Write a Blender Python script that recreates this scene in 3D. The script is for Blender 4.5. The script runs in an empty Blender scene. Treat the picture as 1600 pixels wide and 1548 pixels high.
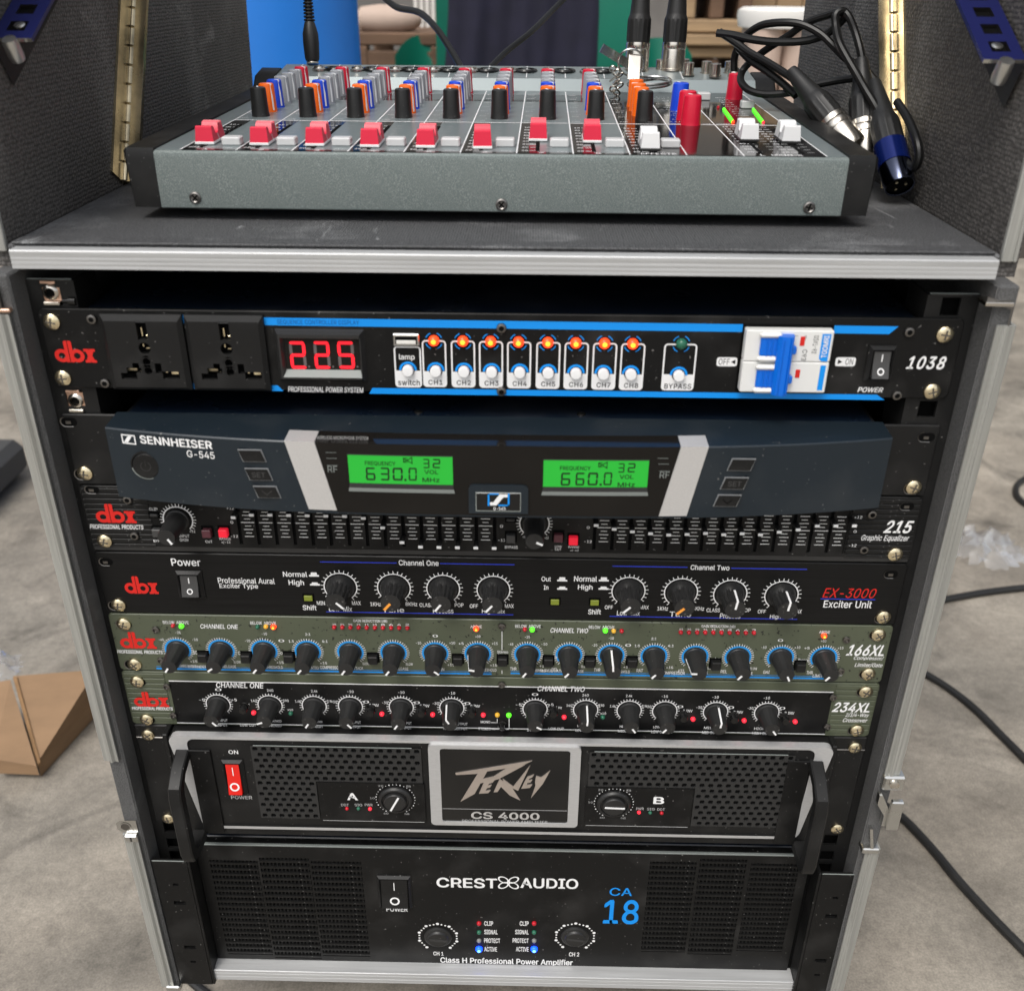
import bpy, bmesh, math, random
from mathutils import Vector, Matrix
random.seed(7)
S = 0.001                                   # everything below is written in millimetres
scn = bpy.context.scene
C = scn.collection
R = math.radians

# ------------------------------------------------------------------ camera
CAM = (15.641, -486.961, 153.564); PITCH, YAW, ROLL, FPX = 0.48981, -0.01613, 0.00663, 1510.19
cp, sp, cy, sy, cr, sr = math.cos(PITCH), math.sin(PITCH), math.cos(YAW), math.sin(YAW), math.cos(ROLL), math.sin(ROLL)
FW = Vector((sy*cp, cy*cp, -sp)); rt0 = Vector((cy, -sy, 0)); up0 = rt0.cross(FW)
RT = rt0*cr + up0*sr; UP = up0*cr - rt0*sr
cam = bpy.data.cameras.new('camera'); camo = bpy.data.objects.new('camera', cam); C.objects.link(camo)
m = Matrix((RT, UP, -FW)).transposed().to_4x4(); m.translation = Vector(CAM)*S
camo.matrix_world = m
cam.sensor_width = 36; cam.lens = 36*FPX/1600; cam.clip_start = 0.01; cam.clip_end = 500
cam.dof.use_dof = True; cam.dof.focus_distance = 0.66; cam.dof.aperture_fstop = 9.5
scn.camera = camo
# ------------------------------------------------------------------ light
w = bpy.data.worlds.new("World"); scn.world = w; w.use_nodes = True
nt = w.node_tree; bg = nt.nodes['Background']
sky = nt.nodes.new('ShaderNodeTexSky'); sky.sky_type = 'NISHITA'; sky.sun_disc = False
SUN_EL, SUN_AZ = R(58), R(205)
sky.sun_elevation = SUN_EL; sky.sun_rotation = SUN_AZ; sky.dust_density = 4; sky.air_density = 1.2
hs = nt.nodes.new('ShaderNodeHueSaturation'); hs.inputs['Saturation'].default_value = 0.28
nt.links.new(sky.outputs[0], hs.inputs['Color']); nt.links.new(hs.outputs[0], bg.inputs[0]); bg.inputs[1].default_value = 0.12
sl = bpy.data.lights.new('sun', 'SUN'); slo = bpy.data.objects.new('sun', sl); C.objects.link(slo)
sl.energy = 1.1; sl.angle = R(25); sl.color = (1, .96, .9)
sd = Vector((math.sin(SUN_AZ)*math.cos(SUN_EL), math.cos(SUN_AZ)*math.cos(SUN_EL), math.sin(SUN_EL)))
slo.rotation_euler = sd.to_track_quat('Z', 'Y').to_euler()
scn.view_settings.view_transform = 'Standard'; scn.view_settings.look = 'None'; scn.view_settings.gamma = 1
scn.view_settings.exposure = 0.62

# ------------------------------------------------------------------ measuring helpers (photo point -> point on a real plane)
def ray(px, py): return FW + RT*((px-800)/FPX) - UP*((py-774)/FPX)
def at(px, py, y=0.0):
    d = ray(px, py); k = (y-CAM[1])/d.y; return (CAM[0]+k*d.x, y, CAM[2]+k*d.z)
def atz(px, py, z):
    d = ray(px, py); k = (z-CAM[2])/d.z; return (CAM[0]+k*d.x, CAM[1]+k*d.y, z)
def atx(px, py, x):
    d = ray(px, py); k = (x-CAM[0])/d.x; return (x, CAM[1]+k*d.y, CAM[2]+k*d.z)

# ------------------------------------------------------------------ materials
MT = {}
def mat(name, col, rough=.5, metal=0, bump=None, dust=0, emit=None, var=0, spec=.5, scale=200, coat=0, stretch=None, trans=0, alpha=1, btype='noise', rvar=0, ior=1.45):
    M = bpy.data.materials.new(name); M.use_nodes = True; t = M.node_tree; b = t.nodes['Principled BSDF']
    if isinstance(col, (int, float)): col = (col,)*3
    b.inputs['Base Color'].default_value = (*col, 1); b.inputs['Roughness'].default_value = rough; b.inputs['Metallic'].default_value = metal
    b.inputs['Specular IOR Level'].default_value = spec; b.inputs['Coat Weight'].default_value = coat; b.inputs['Coat Roughness'].default_value = .08
    b.inputs['Transmission Weight'].default_value = trans; b.inputs['Alpha'].default_value = alpha; b.inputs['IOR'].default_value = ior
    if emit: b.inputs['Emission Color'].default_value = (*emit[0], 1); b.inputs['Emission Strength'].default_value = emit[1]
    if bump or var or rvar:
        tc = t.nodes.new('ShaderNodeTexCoord'); mp = t.nodes.new('ShaderNodeMapping'); t.links.new(tc.outputs['Object'], mp.inputs[0])
        if stretch: mp.inputs['Scale'].default_value = stretch
        if btype == 'noise': n = t.nodes.new('ShaderNodeTexNoise'); n.inputs['Scale'].default_value = scale; n.inputs['Detail'].default_value = 6; n.inputs['Roughness'].default_value = .6
        else: n = t.nodes.new('ShaderNodeTexVoronoi'); n.inputs['Scale'].default_value = scale
        t.links.new(mp.outputs[0], n.inputs['Vector']); fac = n.outputs[0]
        if bump:
            bp = t.nodes.new('ShaderNodeBump'); bp.inputs['Strength'].default_value = bump; bp.inputs['Distance'].default_value = .0006
            t.links.new(fac, bp.inputs['Height']); t.links.new(bp.outputs[0], b.inputs['Normal'])
        if var:
            r = t.nodes.new('ShaderNodeMapRange'); r.inputs[1].default_value = .3; r.inputs[2].default_value = .7; r.inputs[3].default_value = 1-var; r.inputs[4].default_value = 1+var
            t.links.new(fac, r.inputs[0])
            mx = t.nodes.new('ShaderNodeVectorMath'); mx.operation = 'SCALE'; mx.inputs[0].default_value = col; t.links.new(r.outputs[0], mx.inputs['Scale']); t.links.new(mx.outputs[0], b.inputs['Base Color'])
        if rvar:
            n2 = t.nodes.new('ShaderNodeTexNoise'); n2.inputs['Scale'].default_value = 18; n2.inputs['Detail'].default_value = 8; t.links.new(tc.outputs['Object'], n2.inputs['Vector'])
            r = t.nodes.new('ShaderNodeMapRange'); r.inputs[1].default_value = .35; r.inputs[2].default_value = .65; r.inputs[3].default_value = rough-rvar; r.inputs[4].default_value = rough+rvar
            t.links.new(n2.outputs[0], r.inputs[0]); t.links.new(r.outputs[0], b.inputs['Roughness'])
    if dust:
        tc = t.nodes.new('ShaderNodeTexCoord'); n = t.nodes.new('ShaderNodeTexNoise'); n.inputs['Scale'].default_value = 520; n.inputs['Detail'].default_value = 1.5; t.links.new(tc.outputs['Object'], n.inputs['Vector'])
        n4 = t.nodes.new('ShaderNodeTexNoise'); n4.inputs['Scale'].default_value = 30; n4.inputs['Detail'].default_value = 6; t.links.new(tc.outputs['Object'], n4.inputs['Vector'])
        r = t.nodes.new('ShaderNodeMapRange'); r.inputs[1].default_value = .73; r.inputs[2].default_value = .77; r.inputs[4].default_value = dust; t.links.new(n.outputs[0], r.inputs[0])
        r4 = t.nodes.new('ShaderNodeMapRange'); r4.inputs[1].default_value = .5; r4.inputs[2].default_value = .8; r4.inputs[4].default_value = dust*.12; t.links.new(n4.outputs[0], r4.inputs[0])
        ad = t.nodes.new('ShaderNodeMath'); ad.operation = 'MAXIMUM'; t.links.new(r.outputs[0], ad.inputs[0]); t.links.new(r4.outputs[0], ad.inputs[1])
        mx = t.nodes.new('ShaderNodeMix'); mx.data_type = 'RGBA'; mx.inputs['A'].default_value = (*col, 1); mx.inputs['B'].default_value = (.30, .29, .28, 1); t.links.new(ad.outputs[0], mx.inputs['Factor']); t.links.new(mx.outputs['Result'], b.inputs['Base Color'])
    MT[name] = M; return M
def speck(name, base, dots, scale, thr, rough=.5, metal=0, bump=.15):
    """painted metal with scattered specks, or dusty surface"""
    M = bpy.data.materials.new(name); M.use_nodes = True; t = M.node_tree; b = t.nodes['Principled BSDF']; b.inputs['Roughness'].default_value = rough; b.inputs['Metallic'].default_value = metal
    tc = t.nodes.new('ShaderNodeTexCoord'); n = t.nodes.new('ShaderNodeTexNoise'); n.inputs['Scale'].default_value = scale; n.inputs['Detail'].default_value = 2
    t.links.new(tc.outputs['Object'], n.inputs['Vector']); r = t.nodes.new('ShaderNodeValToRGB'); r.color_ramp.elements[0].position = thr; r.color_ramp.elements[0].color = (*base, 1)
    r.color_ramp.elements[1].position = thr+.03; r.color_ramp.elements[1].color = (*dots, 1); t.links.new(n.outputs[0], r.inputs[0]); t.links.new(r.outputs[0], b.inputs['Base Color'])
    bp = t.nodes.new('ShaderNodeBump'); bp.inputs['Strength'].default_value = bump; bp.inputs['Distance'].default_value = .0003; t.links.new(n.outputs[0], bp.inputs['Height']); t.links.new(bp.outputs[0], b.inputs['Normal'])
    MT[name] = M
def tolex(name, col, cell, dust, wear=.5, bumpk=.8):
    """woven vinyl / carpet covering with pale scuffs"""
    M = bpy.data.materials.new(name); M.use_nodes = True; t = M.node_tree; b = t.nodes['Principled BSDF']; b.inputs['Roughness'].default_value = .62; b.inputs['Specular IOR Level'].default_value = .4
    tc = t.nodes.new('ShaderNodeTexCoord'); o = tc.outputs['Object']
    v = t.nodes.new('ShaderNodeTexVoronoi'); v.inputs['Scale'].default_value = cell; v.inputs['Randomness'].default_value = .45; t.links.new(o, v.inputs['Vector'])
    n = t.nodes.new('ShaderNodeTexNoise'); n.inputs['Scale'].default_value = 9; n.inputs['Detail'].default_value = 9; n.inputs['Roughness'].default_value = .65
    mp = t.nodes.new('ShaderNodeMapping'); mp.inputs['Scale'].default_value = (1, 1, .45); mp.inputs['Rotation'].default_value = (.5, .2, .1); t.links.new(o, mp.inputs[0]); t.links.new(mp.outputs[0], n.inputs['Vector'])
    r = t.nodes.new('ShaderNodeMapRange'); r.inputs[1].default_value = .5; r.inputs[2].default_value = .75; r.inputs[3].default_value = 0; r.inputs[4].default_value = wear; t.links.new(n.outputs[0], r.inputs[0])
    n3 = t.nodes.new('ShaderNodeTexNoise'); n3.inputs['Scale'].default_value = 22; n3.inputs['Detail'].default_value = 5; n3.inputs['Distortion'].default_value = 1.2; mp3 = t.nodes.new('ShaderNodeMapping'); mp3.inputs['Scale'].default_value = (3, .5, .7); mp3.inputs['Rotation'].default_value = (.3, .6, .4); t.links.new(o, mp3.inputs[0]); t.links.new(mp3.outputs[0], n3.inputs['Vector'])
    r3 = t.nodes.new('ShaderNodeMapRange'); r3.inputs[1].default_value = .66; r3.inputs[2].default_value = .74; r3.inputs[4].default_value = wear; t.links.new(n3.outputs[0], r3.inputs[0])
    mxx = t.nodes.new('ShaderNodeMath'); mxx.operation = 'MAXIMUM'; t.links.new(r.outputs[0], mxx.inputs[0]); t.links.new(r3.outputs[0], mxx.inputs[1])
    mx = t.nodes.new('ShaderNodeMix'); mx.data_type = 'RGBA'; mx.inputs['A'].default_value = (*col, 1); mx.inputs['B'].default_value = (*dust, 1); t.links.new(mxx.outputs[0], mx.inputs['Factor'])
    ml = t.nodes.new('ShaderNodeMapRange'); ml.inputs[1].default_value = 0; ml.inputs[2].default_value = .7; ml.inputs[3].default_value = 1.35; ml.inputs[4].default_value = .45; t.links.new(v.outputs['Distance'], ml.inputs[0])
    sc = t.nodes.new('ShaderNodeVectorMath'); sc.operation = 'SCALE'; t.links.new(mx.outputs['Result'], sc.inputs[0]); t.links.new(ml.outputs[0], sc.inputs['Scale']); t.links.new(sc.outputs[0], b.inputs['Base Color'])
    bp = t.nodes.new('ShaderNodeBump'); bp.invert = True; bp.inputs['Strength'].default_value = bumpk; bp.inputs['Distance'].default_value = .0007; t.links.new(v.outputs['Distance'], bp.inputs['Height']); t.links.new(bp.outputs[0], b.inputs['Normal'])
    MT[name] = M
mat('black', .0065, .40, spec=.22, dust=.5, bump=.05, scale=900, rvar=.06)
mat('black_satin', .009, .46, spec=.3, dust=.4, bump=.06, scale=700, rvar=.08)
mat('black_gloss', .008, .09, rvar=.03)
mat('brushed_black', .0075, .32, spec=.22, bump=.12, scale=260, stretch=(.06, 1, 4), var=.25, rvar=.06)
mat('pit', .003, .9, spec=.1); mat('vent_black', .022, .45)
mat('rubber', .012, .45, dust=.3, bump=.05, scale=1200)
mat('knob_black', .013, .40, dust=.25, bump=.06, scale=1500, rvar=.05)
mat('plastic_grey', .03, .45)
mat('button_grey', .05, .4)
mat('navy', (.012, .019, .026), .34, metal=.15, dust=.35, bump=.04, scale=1500, rvar=.05)
mat('chassis_navy', (.004, .008, .016), .3, dust=.5, rvar=.05)
mat('silver_paint', (.62, .61, .60), .42, metal=.5, bump=.06, scale=1500, var=.06)
mat('frame_silver', (.52, .52, .52), .38, metal=.45, bump=.15, scale=300, stretch=(1, 1, 8), var=.07)
mat('aluminium', (.46, .465, .465), .42, metal=.3, bump=.25, scale=120, stretch=(.08, 2, 6), var=.16, rvar=.1)
mat('aluminium_side', (.37, .37, .345), .42, metal=.45, bump=.3, scale=120, stretch=(4, 4, .08), var=.2, rvar=.1)
mat('steel', (.6, .6, .58), .25, metal=1, rvar=.1)
mat('steel_dark', (.2, .19, .18), .35, metal=1)
mat('nickel', (.62, .58, .52), .22, metal=1, bump=.05, scale=300, rvar=.08)
mat('gold_zinc', (.86, .74, .50), .24, metal=1, var=.35, scale=260, rvar=.1)
mat('zinc_pink', (.75, .50, .38), .3, metal=1, var=.3, scale=200)
mat('hinge_brass', (.46, .39, .26), .27, metal=.9, var=.5, scale=40, bump=.1, rvar=.1)
mat('plug_dark', (.07, .08, .12), .16, metal=1, rvar=.05); mat('plug_blue_reflection', (.005, .015, .12), .2, metal=.5); mat('rail_blue', (.012, .016, .10), .28, metal=.35, bump=.05, scale=300)
mat('red_print', (.62, .015, .01), .5); mat('white_print', .78, .5); mat('grey_print', .40, .5)
mat('blue_print', (.0, .26, .78), .45); mat('navy_print', (.0, .06, .25), .5); mat('blue_line', (.02, .04, .45), .5)
mat('ring_blue', (.01, .27, .70), .5)
mat('olive', (.074, .085, .054), .45)
speck('olive_speckled', (.074, .085, .054), (.012, .013, .01), 420, .66, rough=.45, bump=.05)
speck('mixer_grey', (.135, .162, .157), (.27, .30, .29), 2600, .56, rough=.42, metal=.3, bump=.12)
mat('mixer_top', (.20, .235, .242), .3, metal=.25, bump=.04, scale=1200)
mat('white_plastic', .72, .35, rvar=.05); mat('white_button', .80, .35)
mat('blue_plastic', (.0, .13, .62), .3); mat('breaker_white', (.70, .70, .68), .4)
mat('cap_red', (.62, .012, .045), .35); mat('cap_white', .66, .35); mat('pointer_orange', (.85, .33, .05), .4); mat('knob_orange', (.86, .14, .008), .3); mat('knob_blue', (.008, .06, .58), .3)
mat('knob_grey', (.30, .31, .33), .35); mat('knob_red', (.58, .008, .035), .35); mat('pfl_white', .55, .35)
mat('red_switch', (.5, .012, .008), .2, emit=((1, .02, .008), .14)); mat('red_button', (.7, .01, .03), .4, emit=((1, .02, .05), .25)); mat('maroon', (.10, .03, .04), .4)
mat('led_orange', (.8, .05, .01), .25, emit=((1, .045, .008), 1.3)); mat('led_core', (1, .4, .03), .3, emit=((1, .30, .02), 1.5)); mat('led_red', (.45, .01, .02), .2); mat('led_red_lit', (.8, .02, .04), .2, emit=((1, .03, .05), .6))
mat('led_green', (.06, .8, .02), .3, emit=((.10, .85, .02), .9)); mat('led_green_off', (.02, .12, .07), .2); mat('led_amber', (.5, .28, .03), .25, emit=((.8, .4, .03), .25)); mat('led_blue', (.02, .1, 1), .2, emit=((.0, .035, 1), 3.2)); mat('led_grey', .2, .25); mat('led_blue_core', (.2, .4, 1), .2, emit=((.05, .22, 1), 5))
mat('led_olive', (.12, .14, .02), .4, emit=((.25, .3, .02), .2)); mat('segment_red', (.8, .01, .02), .4, emit=((1, .012, .025), .8)); mat('segment_off', (.12, .10, .10), .4)
mat('lcd_green', (.01, .22, .03), .3, emit=((.022, .46, .018), .36)); mat('lcd_black', (.004, .02, .006), .5)
mat('display_glass', (.010, .009, .008), .08, spec=.25, rvar=.02); mat('bezel_dark', .02, .35); mat('bezel_light', (.20, .22, .21), .5); mat('key_rim', (.28, .29, .30), .4, metal=.4)
tolex('wall_tolex', (.105, .097, .091), 430, (.32, .31, .29), wear=.55, bumpk=1)
tolex('shelf_carpet', (.078, .079, .082), 700, (.30, .305, .31), wear=.9, bumpk=.6)
tolex('felt', (.12, .12, .12), 1300, (.24, .24, .235), wear=.5, bumpk=1)
mat('cable_black', .008, .34, spec=.3, bump=.08, scale=300); mat('cable_floor', .013, .5, dust=.3)
mat('cardboard', (.25, .155, .085), .8, var=.12, scale=14, bump=.15, stretch=(1, 1, 6)); mat('cardboard_edge', (.26, .15, .07), .85, var=.2, scale=60)
mat('film', (.75, .76, .78), .18, trans=.75, alpha=.5, bump=.6, scale=60)
mat('drum_blue', (.01, .17, .60), .4, var=.08, scale=5); mat('drum_blue_pale', (.03, .24, .62), .4)
mat('chair_green', (.005, .14, .09), .4, var=.1, scale=6); mat('cloth_navy', (.012, .011, .026), .85, bump=.5, scale=20, var=.25)
mat('wood', (.34, .23, .13), .75, var=.28, scale=16, stretch=(.4, 3, 3), bump=.4); mat('wood_dark', (.13, .075, .045), .75, var=.3, scale=16, stretch=(.4, 3, 3)); mat('stool_white', (.72, .70, .66), .45, var=.05, scale=8); mat('beige', (.50, .38, .31), .7, var=.1, scale=7)
mat('logo_chrome', (.62, .55, .50), .32, metal=.8, var=.1, scale=60); mat('grey_case', (.055, .055, .055), .6)

# ------------------------------------------------------------------ mesh builder
# plain sans-serif letters: advance width, corner points as x, y pairs, triangles
GLYPHS = {
'A': (120, (4,0,50,127,69,127,116,0,99,0,72,76,69,83,66,93,62,105,58,120,61,120,57,105,53,93,50,83,48,76,21,0,27,36,27,50,92,50,92,36), (0,9,1,9,2,1,9,10,2,10,3,2,0,17,9,17,11,9,11,8,9,11,8,10,8,18,10,18,3,10,7,18,8,17,12,11,6,18,7,17,13,12,5,18,6,17,14,13,17,16,14,16,15,14,4,19,5,19,18,5,0,16,17,16,18,17,16,19,18,19,3,18,0,15,16,4,3,19)),
'B': (114, (15,0,15,127,60,127,72,126,82,123,90,117,95,110,98,102,100,93,99,86,97,80,93,75,89,71,84,69,79,67,79,66,85,64,91,61,96,57,101,51,104,43,104,34,103,25,100,17,94,10,86,4,75,1,62,0,31,14,61,14,74,16,82,20,87,26,89,34,88,40,86,46,82,51,76,54,70,57,62,58,31,58,31,71,59,71,66,72,72,74,77,77,81,82,83,87,84,93,83,101,78,107,71,111,60,113,31,113), (0,53,1,53,2,1,53,3,2,53,4,3,53,5,4,53,52,5,52,6,5,0,41,53,51,6,52,50,6,51,50,7,6,49,7,50,49,8,7,48,8,49,48,9,8,47,9,48,46,9,47,46,10,9,45,10,46,45,11,10,44,11,45,44,12,11,43,12,44,42,12,43,42,13,12,0,40,41,40,42,41,40,13,42,40,14,13,40,15,14,40,16,15,40,17,16,40,39,17,39,18,17,0,28,40,38,18,39,37,18,38,37,19,18,36,19,37,36,20,19,35,20,36,34,20,35,34,21,20,33,21,34,32,21,33,32,22,21,31,22,32,31,23,22,30,23,31,30,24,23,29,24,30,0,29,28,0,24,29,0,25,24,0,26,25,0,27,26)),
'C': (128, (67,-2,51,0,38,6,26,16,17,29,12,45,10,64,12,82,17,98,26,111,38,121,51,127,67,129,85,126,93,123,101,118,107,112,112,105,116,96,118,87,102,87,97,99,89,107,79,112,67,114,56,112,46,108,38,101,31,91,27,78,26,64,27,49,31,36,38,26,46,19,56,15,67,13,79,15,89,20,97,29,102,40,118,40,116,31,112,23,107,16,101,9,93,5,85,1,76,-1), (11,12,13,10,11,13,10,13,14,10,14,15,9,10,15,9,15,24,24,15,16,9,24,25,23,24,16,9,25,26,22,23,16,22,16,17,8,9,26,8,26,27,21,22,17,21,17,18,8,27,28,20,21,18,7,8,28,20,18,19,7,28,29,6,7,29,6,29,30,5,6,30,5,30,31,5,31,32,4,5,32,39,40,41,39,41,42,4,32,33,39,42,43,3,4,33,38,39,43,3,33,34,38,43,44,37,38,44,3,34,35,2,3,35,37,44,45,2,35,36,36,37,45,2,36,45,2,45,46,1,2,46,1,46,47,1,47,48,0,1,48)),
'D': (126, (55,0,24,0,24,14,54,14,68,16,79,20,88,27,95,37,99,49,100,64,99,78,95,90,89,100,80,107,69,111,55,113,23,113,23,127,56,127,74,125,88,120,100,110,108,98,114,82,115,64,114,45,108,30,100,17,88,8,73,2,31,127,31,0,15,0,15,127), (16,17,18,16,18,19,16,19,20,16,20,15,15,20,21,14,15,21,13,14,21,13,21,22,12,13,22,11,12,22,11,22,23,10,11,23,10,23,24,9,10,24,8,9,24,8,24,25,7,8,25,7,25,26,6,7,26,6,26,27,5,6,27,4,5,27,4,27,28,3,4,28,1,2,3,1,3,28,1,28,29,1,29,0,32,33,30,32,30,31)),
'E': (105, (15,0,15,127,93,127,93,113,31,113,31,71,89,71,89,57,31,57,31,14,94,14,94,0), (0,4,1,4,2,1,4,3,2,0,5,4,0,8,5,8,6,5,8,7,6,0,9,8,0,10,9,0,11,10)),
'F': (103, (15,0,15,127,92,127,92,113,31,113,31,70,87,70,87,55,31,55,31,0), (0,4,1,4,2,1,4,3,2,0,5,4,0,8,5,8,6,5,8,7,6,0,9,8)),
'G': (130, (67,-2,82,0,51,0,94,5,39,5,96,6,37,6,105,12,30,12,106,13,29,13,67,13,62,14,28,14,106,14,77,14,56,15,27,15,107,15,79,15,54,16,26,16,108,16,82,16,48,18,25,18,109,18,86,18,46,19,24,19,110,19,88,19,41,23,21,23,113,23,94,23,38,26,19,26,114,26,96,26,36,29,17,29,116,29,98,29,34,31,16,31,116,31,99,31,32,35,15,35,118,35,101,35,31,36,15,36,118,36,101,36,30,40,14,40,118,40,103,40,28,45,12,45,119,45,103,45,27,49,12,49,119,49,104,49,27,50,11,50,119,50,104,50,27,51,11,51,71,50,119,51,71,51,26,64,10,64,119,64,71,64,27,78,12,78,28,82,12,82,30,87,14,87,31,91,15,91,102,87,119,87,118,91,100,91,34,96,16,96,116,96,98,96,36,98,17,98,115,98,97,98,38,101,19,101,114,101,94,101,41,104,21,104,112,104,92,104,45,107,23,107,110,107,89,107,46,108,24,108,109,108,87,108,54,111,26,111,107,111,81,111,56,112,27,112,106,112,79,112,66,114,29,114,104,114,101,117,33,117,95,121,37,121,93,122,39,122,85,126,49,126,80,127,51,127,76,128,58,128,66,129), (0,1,2,2,1,3,2,3,4,4,3,5,4,5,6,6,5,7,6,7,8,8,7,9,8,9,10,10,11,12,10,12,13,11,9,14,11,14,15,13,12,16,13,16,17,15,14,18,15,18,19,17,16,20,17,20,21,19,18,22,19,22,23,21,20,24,21,24,25,23,22,26,23,26,27,25,24,28,25,28,29,27,26,30,27,30,31,29,28,32,29,32,33,31,30,34,31,34,35,33,32,36,33,36,37,35,34,38,35,38,39,37,36,40,37,40,41,39,38,42,39,42,43,41,40,44,41,44,45,43,42,46,43,46,47,45,44,48,45,48,49,47,46,50,47,50,51,49,48,52,49,52,53,51,50,54,51,54,55,53,52,56,53,56,57,55,54,58,55,58,59,57,56,60,57,60,61,59,58,62,59,62,63,61,60,64,61,64,65,63,62,66,63,66,67,65,64,68,65,68,69,67,66,70,67,70,71,69,68,72,69,72,73,74,70,75,74,75,76,73,72,77,73,77,78,76,75,79,76,79,80,78,77,81,78,81,82,82,81,83,82,83,84,84,83,85,84,85,86,86,85,87,86,87,88,89,90,91,89,91,92,88,87,93,88,93,94,92,91,95,92,95,96,94,93,97,94,97,98,96,95,99,96,99,100,98,97,101,98,101,102,100,99,103,100,103,104,102,101,105,102,105,106,104,103,107,104,107,108,106,105,109,106,109,110,108,107,111,108,111,112,110,109,113,110,113,114,112,111,115,112,115,116,114,113,117,114,117,118,116,115,119,116,119,120,118,117,121,118,121,122,120,119,123,120,123,124,122,121,125,122,125,126,124,123,127,124,127,125,126,127,128,126,128,129,129,128,130,129,130,131,131,130,132,131,132,133,133,132,134,133,134,135,135,134,136,135,136,137,137,136,138,137,138,139,139,138,140)),
'H': (129, (15,0,15,127,31,127,31,72,98,72,98,127,114,127,114,0,98,0,98,58,31,58,31,0), (0,2,1,0,3,2,4,6,5,4,7,6,0,10,3,10,4,3,10,9,4,9,7,4,0,11,10,8,7,9)),
'I': (75, (8,0,8,14,30,14,30,113,8,113,8,127,67,127,67,113,46,113,46,14,67,14,67,0), (4,6,5,4,7,6,3,7,4,2,8,3,8,7,3,2,9,8,0,2,1,0,9,2,0,10,9,0,11,10)),
'J': (99, (46,-2,31,1,19,8,11,20,8,36,8,43,24,43,24,36,26,26,30,19,37,14,46,12,55,14,62,19,66,26,68,36,68,127,84,127,84,36,81,20,74,8,61,1), (15,17,16,15,18,17,4,6,5,4,7,6,3,7,4,3,8,7,14,18,15,14,19,18,3,9,8,13,19,14,2,9,3,13,20,19,2,10,9,12,20,13,11,20,12,2,11,10,2,20,11,1,20,2,1,21,20,0,21,1)),
'K': (117, (26,36,26,54,35,65,44,76,53,86,91,127,112,127,58,69,57,69,15,0,15,127,31,127,31,84,31,56,31,48,31,0,93,0,47,65,57,77,112,0), (4,5,6,4,6,7,3,4,7,2,3,8,8,3,7,2,8,0,1,2,0,9,10,11,9,11,12,9,12,13,9,13,14,9,14,15,17,18,19,16,17,19)),
'L': (98, (15,0,15,127,31,127,31,14,90,14,90,0), (0,2,1,0,3,2,0,4,3,0,5,4)),
'M': (157, (15,0,15,127,38,127,69,47,72,40,75,31,78,21,80,12,77,12,79,21,82,30,86,40,88,47,119,127,142,127,142,0,126,0,126,73,126,82,126,92,127,103,127,114,128,114,124,102,120,91,117,80,114,73,85,0,72,0,43,73,40,80,36,90,32,102,28,114,30,114,30,104,30,93,30,82,30,73,30,0), (0,1,33,33,1,2,33,2,34,34,2,3,12,13,21,21,13,14,21,14,22,22,14,15,0,33,35,35,33,32,35,34,32,32,34,3,12,21,23,23,21,20,23,22,20,20,22,15,0,35,36,19,20,15,31,32,3,12,23,24,0,36,37,18,19,15,12,24,25,30,31,3,0,37,38,17,18,15,29,30,3,12,25,26,0,38,39,28,29,3,12,26,27,16,17,15,28,3,4,11,12,27,28,4,5,10,11,27,28,5,6,9,10,27,28,6,8,8,6,7,8,9,27,28,8,27)),
'N': (131, (15,0,15,127,34,127,86,46,88,42,91,38,94,32,97,27,100,20,103,14,101,13,101,20,100,27,100,33,100,39,100,44,100,49,100,127,116,127,116,0,97,0,51,73,47,77,44,83,41,88,37,95,32,103,27,113,30,113,30,104,31,96,31,88,31,82,31,77,31,73,31,0), (0,27,1,27,2,1,27,28,2,28,3,2,16,18,17,16,19,18,29,26,28,26,3,28,0,29,27,29,26,27,0,30,29,25,3,26,0,31,30,24,3,25,23,3,24,0,32,31,22,3,23,0,33,32,21,3,22,0,34,33,0,35,34,20,3,21,15,19,16,20,4,3,14,19,15,20,5,4,13,19,14,20,6,5,12,19,13,20,7,6,11,19,12,20,8,7,20,10,8,10,9,8,10,19,11,20,19,10)),
'O': (134, (67,-2,51,0,38,6,26,16,17,29,12,45,10,64,12,82,17,98,26,111,38,121,51,127,67,129,82,127,96,121,107,111,116,98,121,82,123,64,121,45,116,29,107,16,96,6,82,0,67,13,78,15,87,19,96,26,102,36,106,49,108,64,106,79,102,91,96,101,87,108,78,113,67,114,56,112,46,108,38,101,31,91,27,79,26,64,27,49,31,36,38,26,46,19,56,15), (11,13,12,10,13,11,10,14,13,9,14,10,9,36,14,36,15,14,9,37,36,35,15,36,34,15,35,9,38,37,8,38,9,34,16,15,33,16,34,8,39,38,32,16,33,8,40,39,7,40,8,32,17,16,31,17,32,7,41,40,6,41,7,31,18,17,30,18,31,6,42,41,5,42,6,5,43,42,29,18,30,29,19,18,5,44,43,28,19,29,4,44,5,28,20,19,4,45,44,27,20,28,3,45,4,27,21,20,3,46,45,26,21,27,3,47,46,25,21,26,25,22,21,2,47,3,2,24,47,24,22,25,2,22,24,1,22,2,1,23,22,1,0,23)),
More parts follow.
